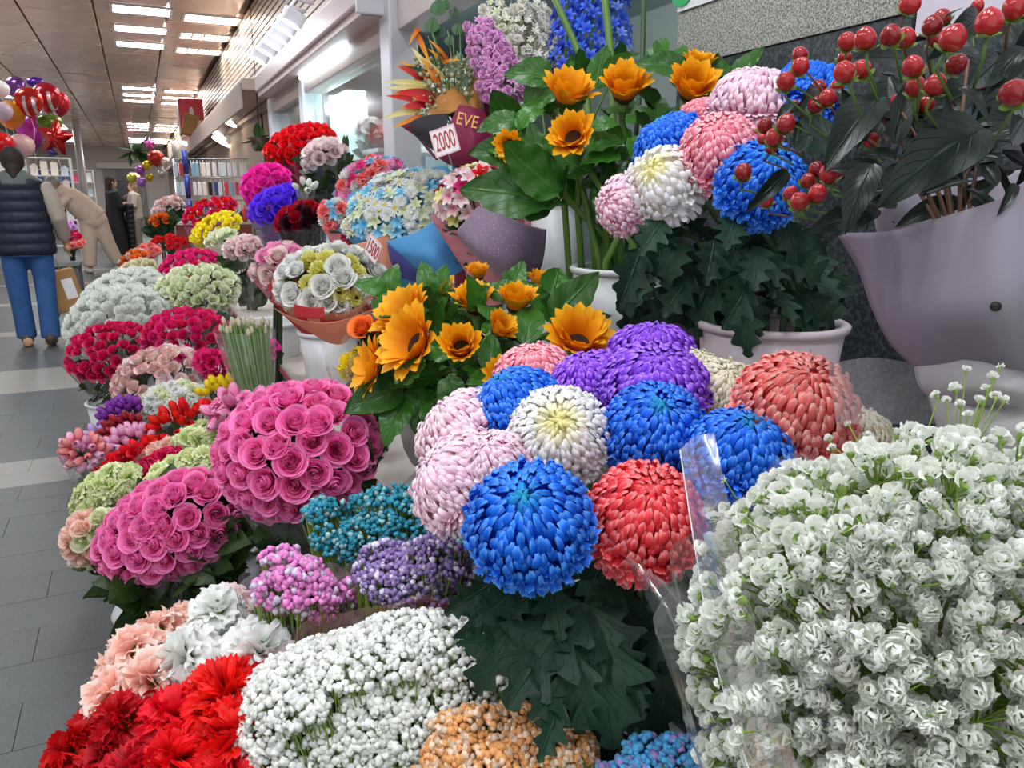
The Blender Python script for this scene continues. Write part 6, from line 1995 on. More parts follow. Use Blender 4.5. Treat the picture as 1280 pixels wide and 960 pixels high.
# ------------------------------------------------------------------ people
def remeshed(mb, voxel=.016, smooth=6):
    """Fuse overlapping limbs into one continuous skin."""
    me = mb.mesh('body', True, False)
    ob = bpy.data.objects.new('body_tmp', me)
    COL.objects.link(ob)
    m1 = ob.modifiers.new('r', 'REMESH')
    m1.mode = 'VOXEL'
    m1.voxel_size = voxel
    m1.use_smooth_shade = True
    m2 = ob.modifiers.new('s', 'SMOOTH')
    m2.iterations = smooth
    m2.factor = .5
    dg = bpy.context.evaluated_depsgraph_get()
    out = bpy.data.meshes.new_from_object(ob.evaluated_get(dg))
    bpy.data.objects.remove(ob)
    out.polygons.foreach_set('use_smooth', [True] * len(out.polygons))
    return out


def loft(mb, rings, seg=18):
    """rings: (x, y, z, rx, ry) horizontal ellipses, capped."""
    G = [[(x, y, z) for _ in range(seg)] if False else [(x + rx * math.cos(2 * math.pi * k / seg), y + ry * math.sin(2 * math.pi * k / seg), z) for k in range(seg)] for x, y, z, rx, ry in rings]
    off = mb.nv
    mb.grid(np.array(G), True)
    mb.f.append(tuple(off + k for k in reversed(range(seg))))
    mb.f.append(tuple(off + (len(rings) - 1) * seg + k for k in range(seg)))
    mb.mi += [0, 0]


def ell(mb, c, r, seg=14):
    rings = []
    for i in range(1, 9):
        a = math.pi * i / 9
        rings.append((c[0], c[1], c[2] - r[2] * math.cos(a), r[0] * math.sin(a), r[1] * math.sin(a)))
    loft(mb, rings, seg)


M_SKIN = plain('skin', '#c8977c', .5, var=.06, scale=12)
M_HAIRB = plain('hair_brown', '#241812', .75, var=.3, scale=60)
M_HAIRD = plain('hair_dark', '#1c1816', .5, var=.3, scale=60)
M_HAIRF = plain('hair_fair', '#6b5444', .55, var=.3, scale=60)
M_JEANS = plain('denim', '#2f5a94', .8, var=.25, scale=14, bump_s=.2)
M_NAVY = plain('navy_padding', '#141a2e', .55, var=.2, scale=6)
M_GREYH = plain('grey_green_knit', '#5b625e', .85, var=.1, scale=30)
M_TAUPE = plain('taupe_sleeve', '#a89c90', .85, var=.1, scale=20)
M_BEIGE = plain('beige_jersey', '#cdbcab', .9, var=.06, scale=12, bump_s=.15)
M_BLACKC = plain('black_cloth', '#17181c', .7, var=.2, scale=10)
M_SHOE = plain('shoe_brown', '#4a4038', .6)
M_SHOEW = plain('shoe_white', '#d8d6d2', .5)


def hand(mb, w, dr, side, s=.9):
    """Palm, four bent fingers of unequal length and a thumb from the side of the palm."""
    dr = Vector(dr).normalized()
    sd = Vector(side).normalized()
    nn = dr.cross(sd)
    w = Vector(w)
    mb.tube([w, w + dr * .04 * s, w + dr * .085 * s], [.024 * s, .036 * s, .030 * s], 10)
    for k, L in enumerate((.060, .072, .068, .052)):
        b0 = w + dr * .08 * s + sd * ((k - 1.5) * .017 * s)
        mb.tube([b0, b0 + dr * L * .5 * s + nn * .008, b0 + dr * L * .8 * s + nn * .024, b0 + dr * L * .9 * s + nn * .036], [.010 * s, .009 * s, .008 * s, .007 * s], 7)
    t0 = w + dr * .03 * s - sd * .028 * s
    mb.tube([t0, t0 + dr * .025 * s - sd * .02 * s + nn * .01, t0 + dr * .055 * s - sd * .026 * s + nn * .02], [.013 * s, .011 * s, .009 * s], 7)


def head(mb, c, fdir=Vector((0, 1, 0)), s=1.0):
    """Skull, jaw, nose, ears, eye sockets, lips and neck."""
    c = Vector(c)
    f = Vector(fdir).normalized()
    sd = f.cross(UZ).normalized()
    ell(mb, c + UZ * .02 * s - f * .01, (.076 * s, .092 * s if abs(f.y) > .5 else .080 * s, .105 * s))
    ell(mb, c - UZ * .055 * s + f * .028 * s, (.055 * s, .055 * s, .065 * s))
    nz = c + f * .094 * s - UZ * .01 * s
    mb.tube([nz + UZ * .035 * s - f * .012, nz + f * .012 * s - UZ * .005 * s, nz - UZ * .014 * s - f * .008], [.009 * s, .014 * s, .010 * s], 7)
    mb.tube([c + f * .088 * s - UZ * .055 * s - sd * .02 * s, c + f * .094 * s - UZ * .053 * s, c + f * .088 * s - UZ * .055 * s + sd * .02 * s], [.005, .008 * s, .005], 6)
    for q in (-1, 1):
        ell(mb, c + sd * (.078 * s * q) - UZ * .005, (.014 * s, .02 * s, .032 * s), 8)
    mb.tube([c - UZ * .06 * s - f * .01, c - UZ * .17 * s - f * .02], [.050 * s, .056 * s], 12)


# woman in a padded vest walking away -------------------------------------------------
def person(label, loc, rz=0.0):
    return thing('person', label, 'person', loc, None, rz)


f0 = PZ(42, 433, 0)
w1 = person('woman in navy padded vest and blue jeans walking away along the aisle', f0 + Vector((.05, 0, 0)))
bd = MB()
head(bd, (0, 0, 1.545), Vector((0, 1, 0)))
loft(bd, [(0, 0, .86, .155, .11), (0, 0, 1.05, .14, .10), (0, 0, 1.25, .165, .11), (0, 0, 1.37, .175, .10), (0, 0, 1.43, .09, .07)])
for s in (-1, 1):
    bd.tube([(s * .085, 0, .90), (s * .09, .02, .50), (s * .085, -.02 if s > 0 else .06, .09)], [.085, .058, .04], 12)
    bd.tube([(s * .085, (-.06 if s > 0 else .0) - .03, .045), (s * .09, (-.06 if s > 0 else .0) + .16, .035)], [.042, .034], 10)
bd.tube([(.175, 0, 1.37), (.27, -.02, 1.10), (.30, .10, .88)], [.05, .042, .03], 12)
bd.tube([(-.175, 0, 1.37), (-.26, .03, 1.10), (-.25, .12, .88)], [.05, .042, .03], 12)
hand(bd, (.30, .10, .88), (0, .15, -1), (0, 1, 0))
hand(bd, (-.25, .12, .88), (0, .2, -1), (0, 1, 0))
link('body', remeshed(bd, .012, 2), M_SKIN, w1)
j = MB()
loft(j, [(0, 0, .93, .19, .145), (0, 0, .84, .20, .15), (0, 0, .78, .19, .14)])
for s in (-1, 1):
    j.tube([(s * .095, 0, .86), (s * .105, .02, .60), (s * .10, .0 if s > 0 else .05, .35), (s * .095, -.02 if s > 0 else .07, .07)], [.105, .088, .078, .080], 14)
link('jeans', remeshed(j, .015, 3), M_JEANS, w1)
vt = MB()
for i in range(7):
    z = .80 + .088 * i
    w_ = [.235, .235, .225, .215, .215, .215, .205][i]
    loft(vt, [(0, 0, z - .01, w_ - .016, .140), (0, 0, z + .02, w_, .160), (0, 0, z + .065, w_, .160), (0, 0, z + .094, w_ - .016, .140)])
loft(vt, [(0, 0, 1.38, .20, .13), (0, 0, 1.44, .13, .10)])
link('padded_vest', remeshed(vt, .014, 2), M_NAVY, w1)
hd_ = MB()
loft(hd_, [(0, -.03, 1.33, .12, .10), (0, -.035, 1.38, .165, .135), (0, -.02, 1.45, .13, .12), (0, 0, 1.49, .08, .08)])
link('hood', remeshed(hd_, .015, 4), M_GREYH, w1)
for s in (-1, 1):
    sl = MB().tube([(s * .185, 0, 1.38), (s * .235, -.01, 1.25), (s * .275, -.01, 1.10), (s * .29 if s > 0 else -.262, .09, .92)], [.07, .072, .066, .058], 14)
    link('sleeve', remeshed(sl, .014, 3), M_TAUPE, w1)
hr = MB()
ell(hr, (0, -.025, 1.575), (.090, .100, .112))
ell(hr, (0, -.085, 1.50), (.055, .04, .07))
hr.tube([(0, -.10, 1.50), (.005, -.125, 1.42), (.01, -.12, 1.33)], [.04, .032, .015], 10)
link('hair', remeshed(hr, .012, 3), M_HAIRB, w1)
for s in (-1, 1):
    yo = -.06 if s > 0 else .04
    sh = MB()
    ell(sh, (s * .095, yo + .06, .045), (.048, .13, .045))
    ell(sh, (s * .095, yo - .01, .07), (.045, .06, .05))
    link('shoe', remeshed(sh, .01, 2), M_SHOE, w1)
# paper shopping bag she carries
bgp = f0 + Vector((.29, .16, .28))
bag = thing('paper_bag', 'brown paper shopping bag with a white label carried by the woman in the vest', 'bag', bgp)
bag.rotation_euler = (0, math.radians(-12), .2)
link('bag_body', bevel_box((-.13, -.07, 0), (.15, .07, .36), .006, 1), plain('kraft_bag', '#b08450', .7, var=.08), bag)
link('label_sheet', bevel_box((.02, -.073, .10), (.11, -.0705, .28), .0005, 1), M_TAG, bag)
build(MB().tube([(-.05, -.05, .36), (-.05, -.05, .46), (.05, -.05, .46), (.05, -.05, .36)], .004, 6), 'handle', M_TAUPE, bag)
build(MB().tube([(-.05, .05, .36), (-.05, .05, .46), (.05, .05, .46), (.05, .05, .36)], .004, 6), 'handle', M_TAUPE, bag)
bb2 = tag(build(MB().lathe([(0, 0), (.05, .02), (.07, .09), (.05, .15), (.015, .18), (.03, .2), (0, .2)], 16), 'small_pouch', plain('blue_pouch', '#2a2ab8', .4), None, f0 + Vector((.16, .22, .20))), 'small blue gathered pouch hanging beside the paper bag', 'pouch')

# person in beige bending over the left stall ---------------------------------------------
f1 = PZ(122, 341, 0)
w2 = person('person in beige tracksuit bending over the opposite stall', f1, math.radians(18))
bd = MB()
head(bd, (-.46, .16, 1.47), Vector((-.8, .6, 0)))
loft(bd, [(.03, 0, .85, .16, .14), (-.04, .02, .98, .15, .13), (-.16, .05, 1.13, .16, .13), (-.28, .08, 1.26, .15, .12), (-.36, .11, 1.34, .07, .07)])
bd.tube([(-.02, .02, .88), (-.06, .0, .46), (-.10, .02, .08)], [.09, .06, .04], 12)
bd.tube([(.10, -.02, .88), (.20, -.02, .48), (.36, .0, .12)], [.09, .06, .04], 12)
bd.tube([(-.10, -.04, .045), (-.14, .16, .035)], [.042, .034], 10)
bd.tube([(.36, -.05, .075), (.34, .12, .035)], [.042, .034], 10)
bd.tube([(-.30, -.06, 1.26), (-.52, -.1, 1.08), (-.72, .02, .98)], [.05, .042, .03], 12)
bd.tube([(-.30, .2, 1.26), (-.48, .3, 1.06), (-.68, .35, .96)], [.05, .042, .03], 12)
hand(bd, (-.72, .02, .98), (-.7, .3, -.4), (0, 1, 0))
hand(bd, (-.68, .35, .96), (-.8, .2, -.4), (0, 1, 0))
link('body', remeshed(bd, .014, 2), M_SKIN, w2)
tp = MB()
tp.tube([(.09, 0, .90), (-.01, .02, 1.0), (-.14, .05, 1.14), (-.27, .08, 1.27), (-.36, .11, 1.35)], [.195, .205, .205, .18, .09], 18)
tp.tube([(-.30, -.06, 1.28), (-.52, -.1, 1.10), (-.70, .0, .99)], [.085, .074, .055], 12)
tp.tube([(-.30, .2, 1.28), (-.48, .3, 1.08), (-.66, .34, .97)], [.085, .074, .055], 12)
tp.tube([(-.34, .10, 1.34), (-.40, .13, 1.40)], [.11, .10], 12)
link('sweatshirt', remeshed(tp, .016, 4), M_BEIGE, w2)
tr_ = MB()
ell(tr_, (.05, .0, .88), (.22, .19, .17))
tr_.tube([(-.04, .02, .86), (-.07, .0, .46), (-.10, .0, .12)], [.135, .115, .10], 14)
tr_.tube([(.12, -.02, .86), (.22, -.02, .48), (.35, .0, .15)], [.135, .115, .10], 14)
link('trousers', remeshed(tr_, .016, 3), M_BEIGE, w2)
hr = MB()
ell(hr, (-.455, .155, 1.505), (.098, .10, .105))
link('hair', remeshed(hr, .014, 3), plain('hair_grey', '#8a8682', .6, var=.2, scale=50), w2)
for (x, y, z) in ((-.11, .05, .045), (.35, .03, .05)):
    sh = MB()
    ell(sh, (x, y, z), (.055, .14, .05))
    link('shoe', remeshed(sh, .012, 2), M_SHOEW, w2)


# standing figures -----------------------------------------------------------------
def standing(label, loc, rz, h, top_m, bot_m, hair_m, long_coat=False, arms='down', shoe=None):
    o = person(label, loc, rz)
    k = h / 1.66
    b_ = MB()
    head(b_, (0, 0, 1.53 * k), Vector((0, 1, 0)), k)
    loft(b_, [(0, 0, .86 * k, .15, .11), (0, 0, 1.05 * k, .13, .10), (0, 0, 1.25 * k, .16, .11), (0, 0, 1.36 * k, .165, .10), (0, 0, 1.42 * k, .07, .06)])
    for s in (-1, 1):
        b_.tube([(s * .085, 0, .88 * k), (s * .09, .01, .48 * k), (s * .09, -.01, .08)], [.085, .058, .04], 12)
        b_.tube([(s * .09, -.03, .045), (s * .10, .16, .035)], [.042, .034], 10)
    if arms == 'folded':
        A = [[(-.17, 0, 1.36 * k), (-.24, .03, 1.12 * k), (-.02, .20, 1.10 * k)], [(.17, 0, 1.36 * k), (.24, .03, 1.12 * k), (.04, .20, 1.16 * k)]]
    elif arms == 'chest':
        A = [[(-.17, 0, 1.36 * k), (-.24, .04, 1.08 * k), (-.03, .20, 1.24 * k)], [(.17, 0, 1.36 * k), (.23, .06, 1.08 * k), (.05, .22, 1.02 * k)]]
    else:
        A = [[(-.17, 0, 1.36 * k), (-.23, -.01, 1.10 * k), (-.22, .10, .86 * k)], [(.17, 0, 1.36 * k), (.23, -.01, 1.10 * k), (.22, .10, .86 * k)]]
    for a in A:
        b_.tube(a, [.05, .042, .03], 12)
        hand(b_, a[2], Vector(a[2]) - Vector(a[1]), (0, 1, 0) if arms == 'down' else (0, 0, 1))
    link('body', remeshed(b_, .014, 2), M_SKIN, o)
    t_ = MB()
    if long_coat:
        loft(t_, [(0, 0, .16, .25, .20), (0, 0, .55 * k, .24, .19), (0, 0, .95 * k, .20, .16), (0, 0, 1.15 * k, .18, .14), (0, 0, 1.34 * k, .20, .13), (0, 0, 1.43 * k, .09, .08)])
    else:
        loft(t_, [(0, 0, .84 * k, .185, .14), (0, 0, 1.05 * k, .175, .13), (0, 0, 1.25 * k, .19, .135), (0, 0, 1.36 * k, .19, .12), (0, 0, 1.43 * k, .08, .075)])
    for a in A:
        t_.tube([a[0], a[1], Vector(a[1]).lerp(Vector(a[2]), .92)], [.075, .066, .052], 12)
    link('coat' if long_coat else 'top', remeshed(t_, .016, 3), top_m, o)
    if True:
        l_ = MB()
        ell(l_, (0, 0, .86 * k), (.17, .125, .12))
        for s in (-1, 1):
            l_.tube([(s * .085, 0, .86 * k), (s * .09, .01, .48 * k), (s * .09, -.01, .09)], [.10, .075, .068], 12)
        link('trousers', remeshed(l_, .016, 3), bot_m, o)
    hr_ = MB()
    ell(hr_, (0, -.02, 1.56 * k), (.088 * k, .098 * k, .108 * k))
    hr_.tube([(-.05, -.05, 1.53 * k), (-.07, -.06, 1.40 * k), (-.06, -.07, 1.30 * k)], [.05, .045, .02], 10)
    hr_.tube([(.05, -.05, 1.53 * k), (.07, -.06, 1.40 * k), (.06, -.07, 1.30 * k)], [.05, .045, .02], 10)
    link('hair', remeshed(hr_, .014, 3), hair_m, o)
    for s in (-1, 1):
        sh = MB()
        ell(sh, (s * .095, .05, .045), (.048, .135, .045))
        link('shoe', remeshed(sh, .012, 2), shoe or M_SHOE, o)
    return o


f2 = PZ(151, 329, 0)
w3 = standing('woman in a long black coat with a dark padded jacket over her arm', f2, math.radians(-75), 1.66, M_BLACKC, M_BLACKC, M_HAIRB, True, 'chest', M_BLACKC)
jk = MB()
for i in range(9):
    z = .28 + i * .095
    loft(jk, [(.10 + .012 * i, .22, z, .10, .07), (.10 + .012 * i, .22, z + .045, .125, .09), (.10 + .012 * i, .22, z + .10, .10, .07)])
tag(link('padded_jacket', remeshed(jk, .016, 2), plain('charcoal_padding', '#23272c', .5, var=.2, scale=6), None, mw=Matrix.Translation(f2) @ Matrix.Rotation(math.radians(-75), 4, 'Z')), 'dark quilted jacket hanging over the arm of the woman in black', 'jacket')
f3 = PZ(176, 322, 0)
standing('woman in grey beige top with fair hair beside the balloons', f3, math.radians(95), 1.60, plain('grey_beige_top', '#a69c92', .85, var=.08), plain('grey_trousers', '#7d766f', .85, var=.08), M_HAIRF, False, 'folded', M_SHOEW)
f4 = PZ(98, 308, 0)
standing('dark haired person in dark clothes behind the bending one', f4, math.radians(120), 1.62, M_BLACKC, M_BLACKC, M_HAIRD, False, 'down', M_BLACKC)
# ------------------------------------------------------------------ balloons
def foil(name, col, rough=.18):
    return plain(name, col, rough, .55, var=.12, scale=5, spec=.8)


BAL = MB().lathe([(0, -1.16), (.06, -1.15), (.05, -1.08), (.22, -1.0), (.60, -.74), (.90, -.30), (1.0, .12), (.90, .55), (.62, .86), (.28, 1.02), (0, 1.06)], 24).mesh('balloon_skin')
starm = MB()
k_ = 10
front_, back_ = [], []
V = [(0, -.28, 0), (0, .28, 0)]
for i in range(k_ * 2):
    a = i * math.pi / k_ + math.pi / 2
    r_ = {0: 1.0, 1: .70, 2: .5, 3: .70}[i % 4]
    V.append((r_ * math.cos(a), 0, r_ * math.sin(a)))
F = []
for i in range(k_ * 2):
    F.append((0, 2 + i, 2 + (i + 1) % (2 * k_)))
    F.append((1, 2 + (i + 1) % (2 * k_), 2 + i))
starm.add(V, F)
STARB = starm.mesh('star_balloon_skin')


def balloon(label, px, py, rpx, d, mat, shape='round', sq=1.0, group='balloons hanging over the aisle', stripes=None, roll=0.0):
    p = D(px, py, d)
    r = rpx * d / FPX
    o = thing('balloon', label, 'balloon', p, group)
    me = STARB if shape == 'star' else BAL
    sc = (r * 1.05, r * 1.0, r * 1.05) if shape == 'star' else (r, r * (.6 if shape == 'foil' else 1), r * .95 * sq)
    M = Matrix.Rotation(-YAW, 4, 'Z') @ Matrix.Rotation(roll, 4, 'Y') @ Matrix.Diagonal((*sc, 1))
    body = link('skin', me, mat, o, mw=M)
    if stripes:
        for q, (x0, w, m_) in enumerate(stripes):
            b_ = MB()
            G2 = []
            for i in range(5):
                x = x0 + w * i / 4
                rr = math.sqrt(max(.02, 1 - x * x)) * 1.015
                G2.append([(x, rr * math.cos(t * .349), rr * math.sin(t * .349)) for t in range(18)])
            b_.grid(np.array(G2), True)
            build(b_, 'stripe', m_, body)
    build(MB().tube([(0, 0, -r * 1.0), (.02, .0, -r * 1.0 - .12), (-.01, 0, -r - .28)], .003, 4), 'ribbon', plain('ribbon_white', '#e8e4e0', .4), o)
    return o


W_ = foil('foil_silver', '#d8d4d8')
balloon('white round balloon at the edge of the balloon cluster', 0, 112, 11, 8.2, plain('latex_white', '#e4e0de', .3))
balloon('translucent gold orange balloon in the cluster', 13, 144, 17, 8.0, plain('latex_gold', '#d88a28', .2))
balloon('pale lilac round balloon before the gold one', 3, 140, 12, 7.8, plain('latex_lilac', '#cdb8c8', .3))
balloon('glossy red round balloon with white print above the woman', 1, 182, 16, 7.9, plain('latex_red', '#d41418', .2))
balloon('pale pink printed round balloon above the woman', 27, 183, 15, 8.1, plain('latex_pink', '#d8b0b0', .35, var=.2, scale=40))
balloon('magenta foil balloon behind the red star', 38, 165, 17, 8.4, foil('foil_magenta', '#b0309c'), 'foil', 1.3)
balloon('green foil balloon under the striped ones', 62, 154, 16, 8.2, foil('foil_green', '#5c8430'), 'foil', .7)
balloon('shiny red star foil balloon', 69, 172, 23, 8.0, foil('foil_red', '#c01418'), 'star', roll=.2)
balloon('orange faced striped foil balloon in the cluster', 36, 128, 18, 8.0, foil('foil_red_orange', '#c8281c'), 'foil', 1.0, stripes=[(-1.0 + .02, .35, foil('foil_orange', '#e89010')), (-.1, .22, W_), (.5, .2, W_)])
balloon('red and white striped foil balloon behind the orange faced one', 58, 122, 18, 8.3, foil('foil_red2', '#b81c2c'), 'foil', 1.0, stripes=[(-.3, .2, W_), (.35, .22, W_)])
balloon('red and white striped foil balloon furthest from the woman', 73, 130, 14, 8.5, foil('foil_red3', '#c02434'), 'foil', 1.1, stripes=[(-.35, .3, W_)])
balloon('purple foil balloon topping the cluster', 20, 110, 12, 8.6, foil('foil_purple', '#6a3a80'), 'foil', 1.2)
balloon('blue edged red foil balloon at the top of the cluster', 44, 103, 11, 8.7, foil('foil_blue_red', '#5a2a9c'), 'foil', .6)
tag(build(MB().tube([D(66, 193, 8.0), D(64, 187, 8.0)], [.05, .02], 10), 'balloon_weight', foil('foil_blue', '#3a3c98'), None), 'small blue balloon weight under the red star', 'balloon weight')
SB = 'small balloons on the far stall'
for lab, px, py, r_, col in (('small yellow smiling face balloon on the far stall', 165, 223, 6, '#d8d850'), ('small purple balloon on the far stall', 175, 213, 6, '#b060c0'), ('small yellow balloon above the purple one on the far stall', 184, 207, 6, '#d8c020'),
                             ('large red balloon over the far stall', 195, 198, 10, '#c03028'), ('small lilac balloon under the purple one', 177, 228, 6, '#a878d0'), ('small second yellow balloon on the far stall', 187, 222, 5, '#c8b010'), ('pink star balloon on top of the far stall', 187, 180, 8, '#d860c0'),
                             ('white balloon beside the large red one', 207, 203, 6, '#e8e4e0'), ('silver balloon under the white one', 203, 217, 6, '#c8c8cc')):
    balloon(lab, px, py, r_, 14.0, foil('foil_' + col[1:], col, .3), 'star' if 'star' in lab else 'round', 1.0, SB)

# ------------------------------------------------------------------ rack of hanging packs
rk = D(270, 245, 9.6)
rack = thing('hanging_rack', 'metal rack hung with clear packs across the stall end', 'rack', (rk.x, rk.y, 0))
ro = Vector(rack.location)
M_CHROME = plain('chrome_wire', '#b8bcc0', .25, .8)
lft, rgt = D(221, 245, 9.6) - ro, D(322, 245, 9.6) - ro
lft.z = rgt.z = 0
topz = D(270, 199, 9.6).z
for e in (lft, rgt):
    build(MB().tube([e, e + UZ * topz], .014, 8), 'upright', M_CHROME, rack)
for z in (topz, topz - .22, topz - .50, topz - .80, .10):
    build(MB().tube([lft + UZ * z, rgt + UZ * z], .007, 6), 'rail', M_CHROME, rack)
for i in range(26):
    f = (i + .5) / 26
    p = lft.lerp(rgt, f)
    build(MB().tube([p + UZ * .1, p + UZ * topz], .0028, 4), 'wire', M_CHROME, rack)
rng = random.Random(12)
cols = ['#eef2f4', '#dfe6ea', '#f6f6f6', '#c8d4dc', '#e8dcd8', '#c02038', '#d84868', '#88b0c8', '#30508c', '#f0e8d8', '#a8b8c4', '#181c24']
packm = bevel_box((-.022, -.008, -.16), (.022, .008, 0), .004, 1)
hookm = MB().tube([(0, .0, 0), (0, -.0, .02), (0, .03, .03)], .002, 4).mesh('hook')
for row, z in enumerate((topz - .02, topz - .25, topz - .53)):
    for i in range(15):
        f = (i + .5 + rng.uniform(-.2, .2)) / 15
        p = lft.lerp(rgt, f) + UZ * (z - .03) + Vector((-.03 * math.sin(YAW), -.03, 0))
        c_ = cols[rng.randrange(len(cols))] if row else (cols[rng.randrange(3)] if f > .55 else cols[rng.randrange(12)])
        o = thing('hanging_pack', 'small flat pack hanging in the %s row of the metal rack' % ('top', 'middle', 'bottom')[row], 'pack', ro + p, 'packs on the metal rack')
        link('pouch', packm, plain('pack_' + c_[1:], c_, .2, var=.15, scale=60), o)
        link('hook', hookm, M_CHROME, o)
for i in range(3):
    p = lft.lerp(rgt, .14 + .0 * i) + UZ * (topz - .30 * i + .1) - Vector((.0, .08, 0))
    o = tag(build(MB().tube([p, p - UZ * .28], [.035, .03], 10), 'tinsel_roll', plain('tinsel_blue', '#28408c', .3, .4, var=.5, scale=80), None, ro), 'dark blue glittering roll hanging on the metal rack', 'tinsel roll', 'blue rolls on the rack')
# small goods on the counter below the rack
for i in range(16):
    f = (i + .5) / 16 * .82
    p = ro + lft.lerp(rgt, f) + Vector((0, -.25, 0))
    c_ = ['#2f6c8c', '#e8ecf0', '#20242c', '#c83040', '#e0e4e8', '#3a8c6c'][i % 6]
    h_ = rng.uniform(.10, .22)
    b_ = MB().lathe([(0, 0), (.028, 0), (.03, .01), (.03, h_ * .7), (.012, h_ * .82), (.012, h_), (0, h_)], 10)
    tag(build(b_, 'small_bottle', plain('bottle_' + c_[1:], c_, .2), None, Vector((p.x, p.y, .98))), 'small coloured bottle standing on the counter by the rack', 'bottle', 'bottles by the rack')
ct = ro + lft.lerp(rgt, .5)
o = thing('counter', 'white counter with small bottles in front of the rack', 'counter', (ct.x, ct.y - .25, 0))
link('counter_top', bevel_box((-.55, -.12, .94), (.36, .12, .98), .006), M_SHELFW, o)
link('counter_front', bevel_box((-.53, -.10, 0), (.34, -.08, .94), .004), plain('counter_red', '#8c4038', .5, var=.2, scale=8), o)
link('counter_side', bevel_box((-.53, -.08, 0), (-.51, .10, .94), .004), M_SHELFW, o)
link('counter_side', bevel_box((.32, -.08, 0), (.34, .10, .94), .004), M_SHELFW, o)

# ------------------------------------------------------------------ things on the facade
rp = D(240, 146, 13.0)
o = thing('poster_box', 'red box with a white figure poster standing on the shop fronts', 'box', rp)
w_, h_ = 28 * 13 / FPX, 43 * 13 / FPX
link('box_body', bevel_box((-w_ / 2, 0, -h_ / 2), (w_ / 2, .5, h_ / 2), .01, 1), plain('poster_red', '#e01834', .4, var=.05), o)
link('side_print', bevel_box((-w_ / 2 - .01, .02, -h_ / 2 + .02), (-w_ / 2, .48, h_ / 2 - .02), .002, 1), plain('poster_side', '#b8aab8', .4, var=.3, scale=12), o)
b_ = MB()
b_.add([(x * w_, -.006, z * h_) for x, z in ((-.12, -.30), (-.10, -.05), (-.16, .0), (-.10, .05), (-.08, .22), (0, .28), (.08, .22), (.10, .0), (.18, -.1), (.14, -.3))], [tuple(range(10))])
b_.add([(x * w_, -.004, z * h_) for x, z in ((-.12, -.30), (-.10, -.05), (-.16, .0), (-.10, .05), (-.08, .22), (0, .28), (.08, .22), (.10, .0), (.18, -.1), (.14, -.3))], [tuple(reversed(range(10)))])
build(b_, 'poster_figure', M_TAG, o, smooth=False)
for lab, px, py, d, sx, sz, col, nm in (('brown cardboard box leaning on the red box', 238, 158, 12.8, 18, 20, '#a8804c', 'cardboard_box'), ('light cardboard box beside the red box', 258, 165, 12.6, 18, 18, '#c8a888', 'cardboard_box')):
    p = D(px, py, d)
    o = thing(nm, lab, 'box', p)
    a_, c_ = sx * d / FPX / 2, sz * d / FPX / 2
    link('carton', bevel_box((-a_, 0, -c_), (a_, .3, c_), .006, 1), plain('card_' + col[1:], col, .8), o)
    link('flap', bevel_box((-a_, -.02, c_ - .02), (a_, 0, c_ + .06), .003, 1), plain('card_' + col[1:], col, .8), o)
    o.rotation_euler = (0, .25 if px < 250 else 0, 0)
# ledge of the shop fronts with lamps
lg = thing('facade_ledge', 'long ledge of wood and metal along the shop fronts', 'ledge', (.95, 7.6, 2.2))
link('ledge_board', bevel_box((0, 0, .0), (.3, 26, .10), .01), plain('ledge_wood', '#b8a394', .5, var=.1, scale=3), lg)
link('ledge_front', bevel_box((-.02, 0, -.16), (0, 26, .06), .006), plain('ledge_front', '#a39084', .5, var=.1, scale=3), lg)
FL_H = bevel_box((-.07, -.07, 0), (.07, .07, .10), .02, 2)
FL_D = MB().lathe([(0, -.004), (.075, -.004), (.085, .0), (.085, .012), (0, .012)], 20).mesh('lamp_lens')
FL_A = MB().tube([(0, 0, .08), (.05, 0, .16), (.16, 0, .14)], .012, 8).mesh('lamp_arm')
EM_F = plain('floodlight_lens', '#ffffff', .4, var=0, emit='#f4fbff', emit_s=1.8)
EM_FW = plain('floodlight_lens_warm', '#fff4e0', .4, var=0, emit='#fff0d8', emit_s=6)
for i, (px, py) in enumerate(((322, 76), (332, 67), (341, 59), (347, 50), (354, 40), (362, 31))):
    p = PX(px, py, 1.0)
    o = thing('floodlight', 'round white floodlight in the row over the canopy', 'floodlight', p, 'floodlights over the canopy')
    R_ = Matrix.Rotation(math.radians(28), 4, 'Y') @ Matrix.Rotation(math.radians(14), 4, 'X')
    link('housing', FL_H, M_FRAME, o, mw=R_)
    link('lens', FL_D, EM_F, o, mw=R_)
    link('arm', FL_A, M_FRAME, o)
for px, py, d, lab in ((282, 152, 9.5, 'angled floodlight with yellow lens on the ledge'), (270, 168, 10.5, 'angled white floodlight on the ledge'), (276, 178, 11.0, 'large flat floodlight under the ledge'), (232, 181, 14, 'floodlight under the red box')):
    p = D(px, py, d)
    o = thing('floodlight', lab, 'floodlight', p, 'floodlights on the ledge')
    R_ = Matrix.Rotation(math.radians(30), 4, 'Y')
    link('housing', FL_H, M_FRAME, o, mw=R_ @ Matrix.Scale(1.6, 4))
    link('lens', FL_D, EM_FW, o, mw=R_ @ Matrix.Scale(1.6, 4))
    link('arm', FL_A, M_FRAME, o, mw=Matrix.Scale(1.6, 4))
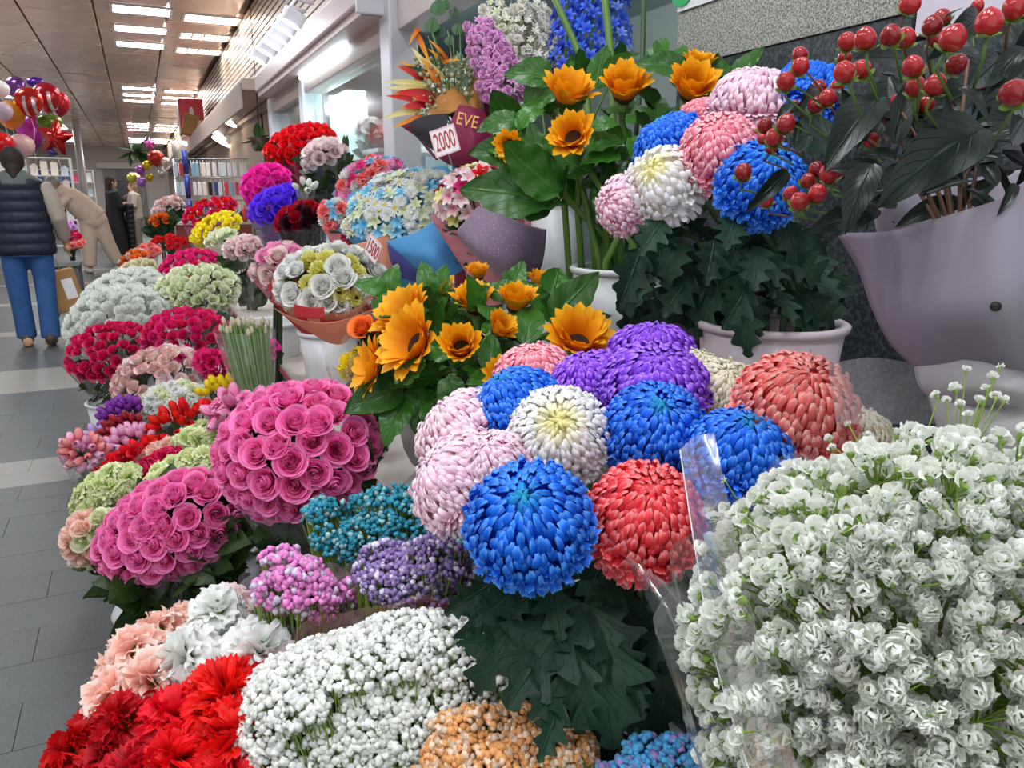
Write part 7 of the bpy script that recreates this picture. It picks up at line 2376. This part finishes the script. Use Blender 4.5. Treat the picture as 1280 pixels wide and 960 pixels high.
# flower bunches on the opposite stall
lt = under(95, 300, 9.5, .5)
o = stand('opposite_stall', 'dark green stall box of flowers behind the walking woman', lt.x - .30, lt.x + .0, lt.y - .2, lt.y + .4, .45, False, plain('dark_green_box', '#2c3a34', .6))
for lab, px, py, rx, ry, m_, mesh in (('lilac carnation bunch on the opposite stall', 85, 283, 9, 6, P['lilac'], CARN), ('crimson carnation bunch on the opposite stall', 90, 295, 10, 6, P['magenta_red'], CARN), ('salmon carnation bunch on the opposite stall', 93, 303, 11, 4, P['coral'], CARN)):
    bunch('carnation_bunch', lab, 'carnation bunch', px, py, 9.5, rx, ry, [(mesh, m_, 1)], .045, under(min(px, 88), py, 9.6, .46), tilt=.5, part='carnation', limit=14, space=1.2, nleaf=10, wrap=None)
# goods on the wall behind the canopy and a green plant by the rack
for px, py, d, lab in ((325, 175, 7.2, 'green plant hanging by the shop wall'), (170, 190, 14.5, 'dark green hanging plant over the far stall')):
    p = D(px, py, d)
    o = thing('hanging_plant', lab, 'plant', p)
    rng = random.Random(int(px))
    for k in range(26):
        a = rng.uniform(0, 6.28)
        dr = Vector((math.cos(a), math.sin(a), rng.uniform(-.8, .8))).normalized()
        leaf_to(LEAF_OV[k % 3], L_FOL, o, p, p + dr * rng.uniform(.10, .24) * d / 7.2, UZ + dr * .2, 1.0, p)
    build(MB().tube([(0, 0, .02), (0, 0, CEIL - p.z)], .004, 5), 'cord', plain('dark_cord', '#3a3632', .6), o)
    build(MB().lathe([(0, -.1), (.06, -.1), (.09, .02), (0, .02)], 14), 'pot', plain('pot_brown', '#4a3428', .6), o)

# far stalls on the left: pale wire racks with goods, a service pipe
for px, d, lab in ((62, 15.0, 'pale wire goods rack along the left wall behind the walking woman'), (98, 22.0, 'pale wire goods rack further along the left wall')):
    p = D(px, 230, d)
    o = thing('goods_rack', lab, 'rack', (p.x - .3, p.y, 0))
    for x in (-.7, .7):
        for y in (-.15, .15):
            link('post', bevel_box((x - .015, y - .015, 0), (x + .015, y + .015, 2.0), .003, 1), M_SHELFW, o)
    for z in (.3, .8, 1.25, 1.65, 1.98):
        link('shelf', bevel_box((-.7, -.17, z), (.7, .17, z + .02), .003, 1), M_SHELFW, o)
    rng = random.Random(px)
    for z in (.82, 1.27, 1.67):
        for i in range(8):
            c_ = cols[rng.randrange(len(cols))]
            h_ = rng.uniform(.15, .32)
            q = Vector((p.x - .3 - .6 + .17 * i, p.y - .05, z))
            g = thing('wrapped_gift', 'small wrapped pack on the %s' % ('goods rack behind the walking woman' if px < 80 else 'far goods rack by the pipe'), 'goods', q, 'goods on far racks')
            link('pack_body', bevel_box((-.06, -.06, 0), (.06, .06, h_), .01, 1), plain('pack_' + c_[1:], c_, .2, var=.15, scale=60), g)
            link('pack_top', bevel_box((-.03, -.03, h_), (.03, .03, h_ + .03), .008, 1), plain('pack_' + c_[1:], c_, .2), g)
pp = D(104, 230, 20)
tag(build(MB().tube([(0, 0, 0), (0, 0, CEIL)], .09, 14), 'service_pipe', M_FRAME, None, (pp.x, pp.y, 0)), 'white vertical service pipe near the end door', 'pipe')
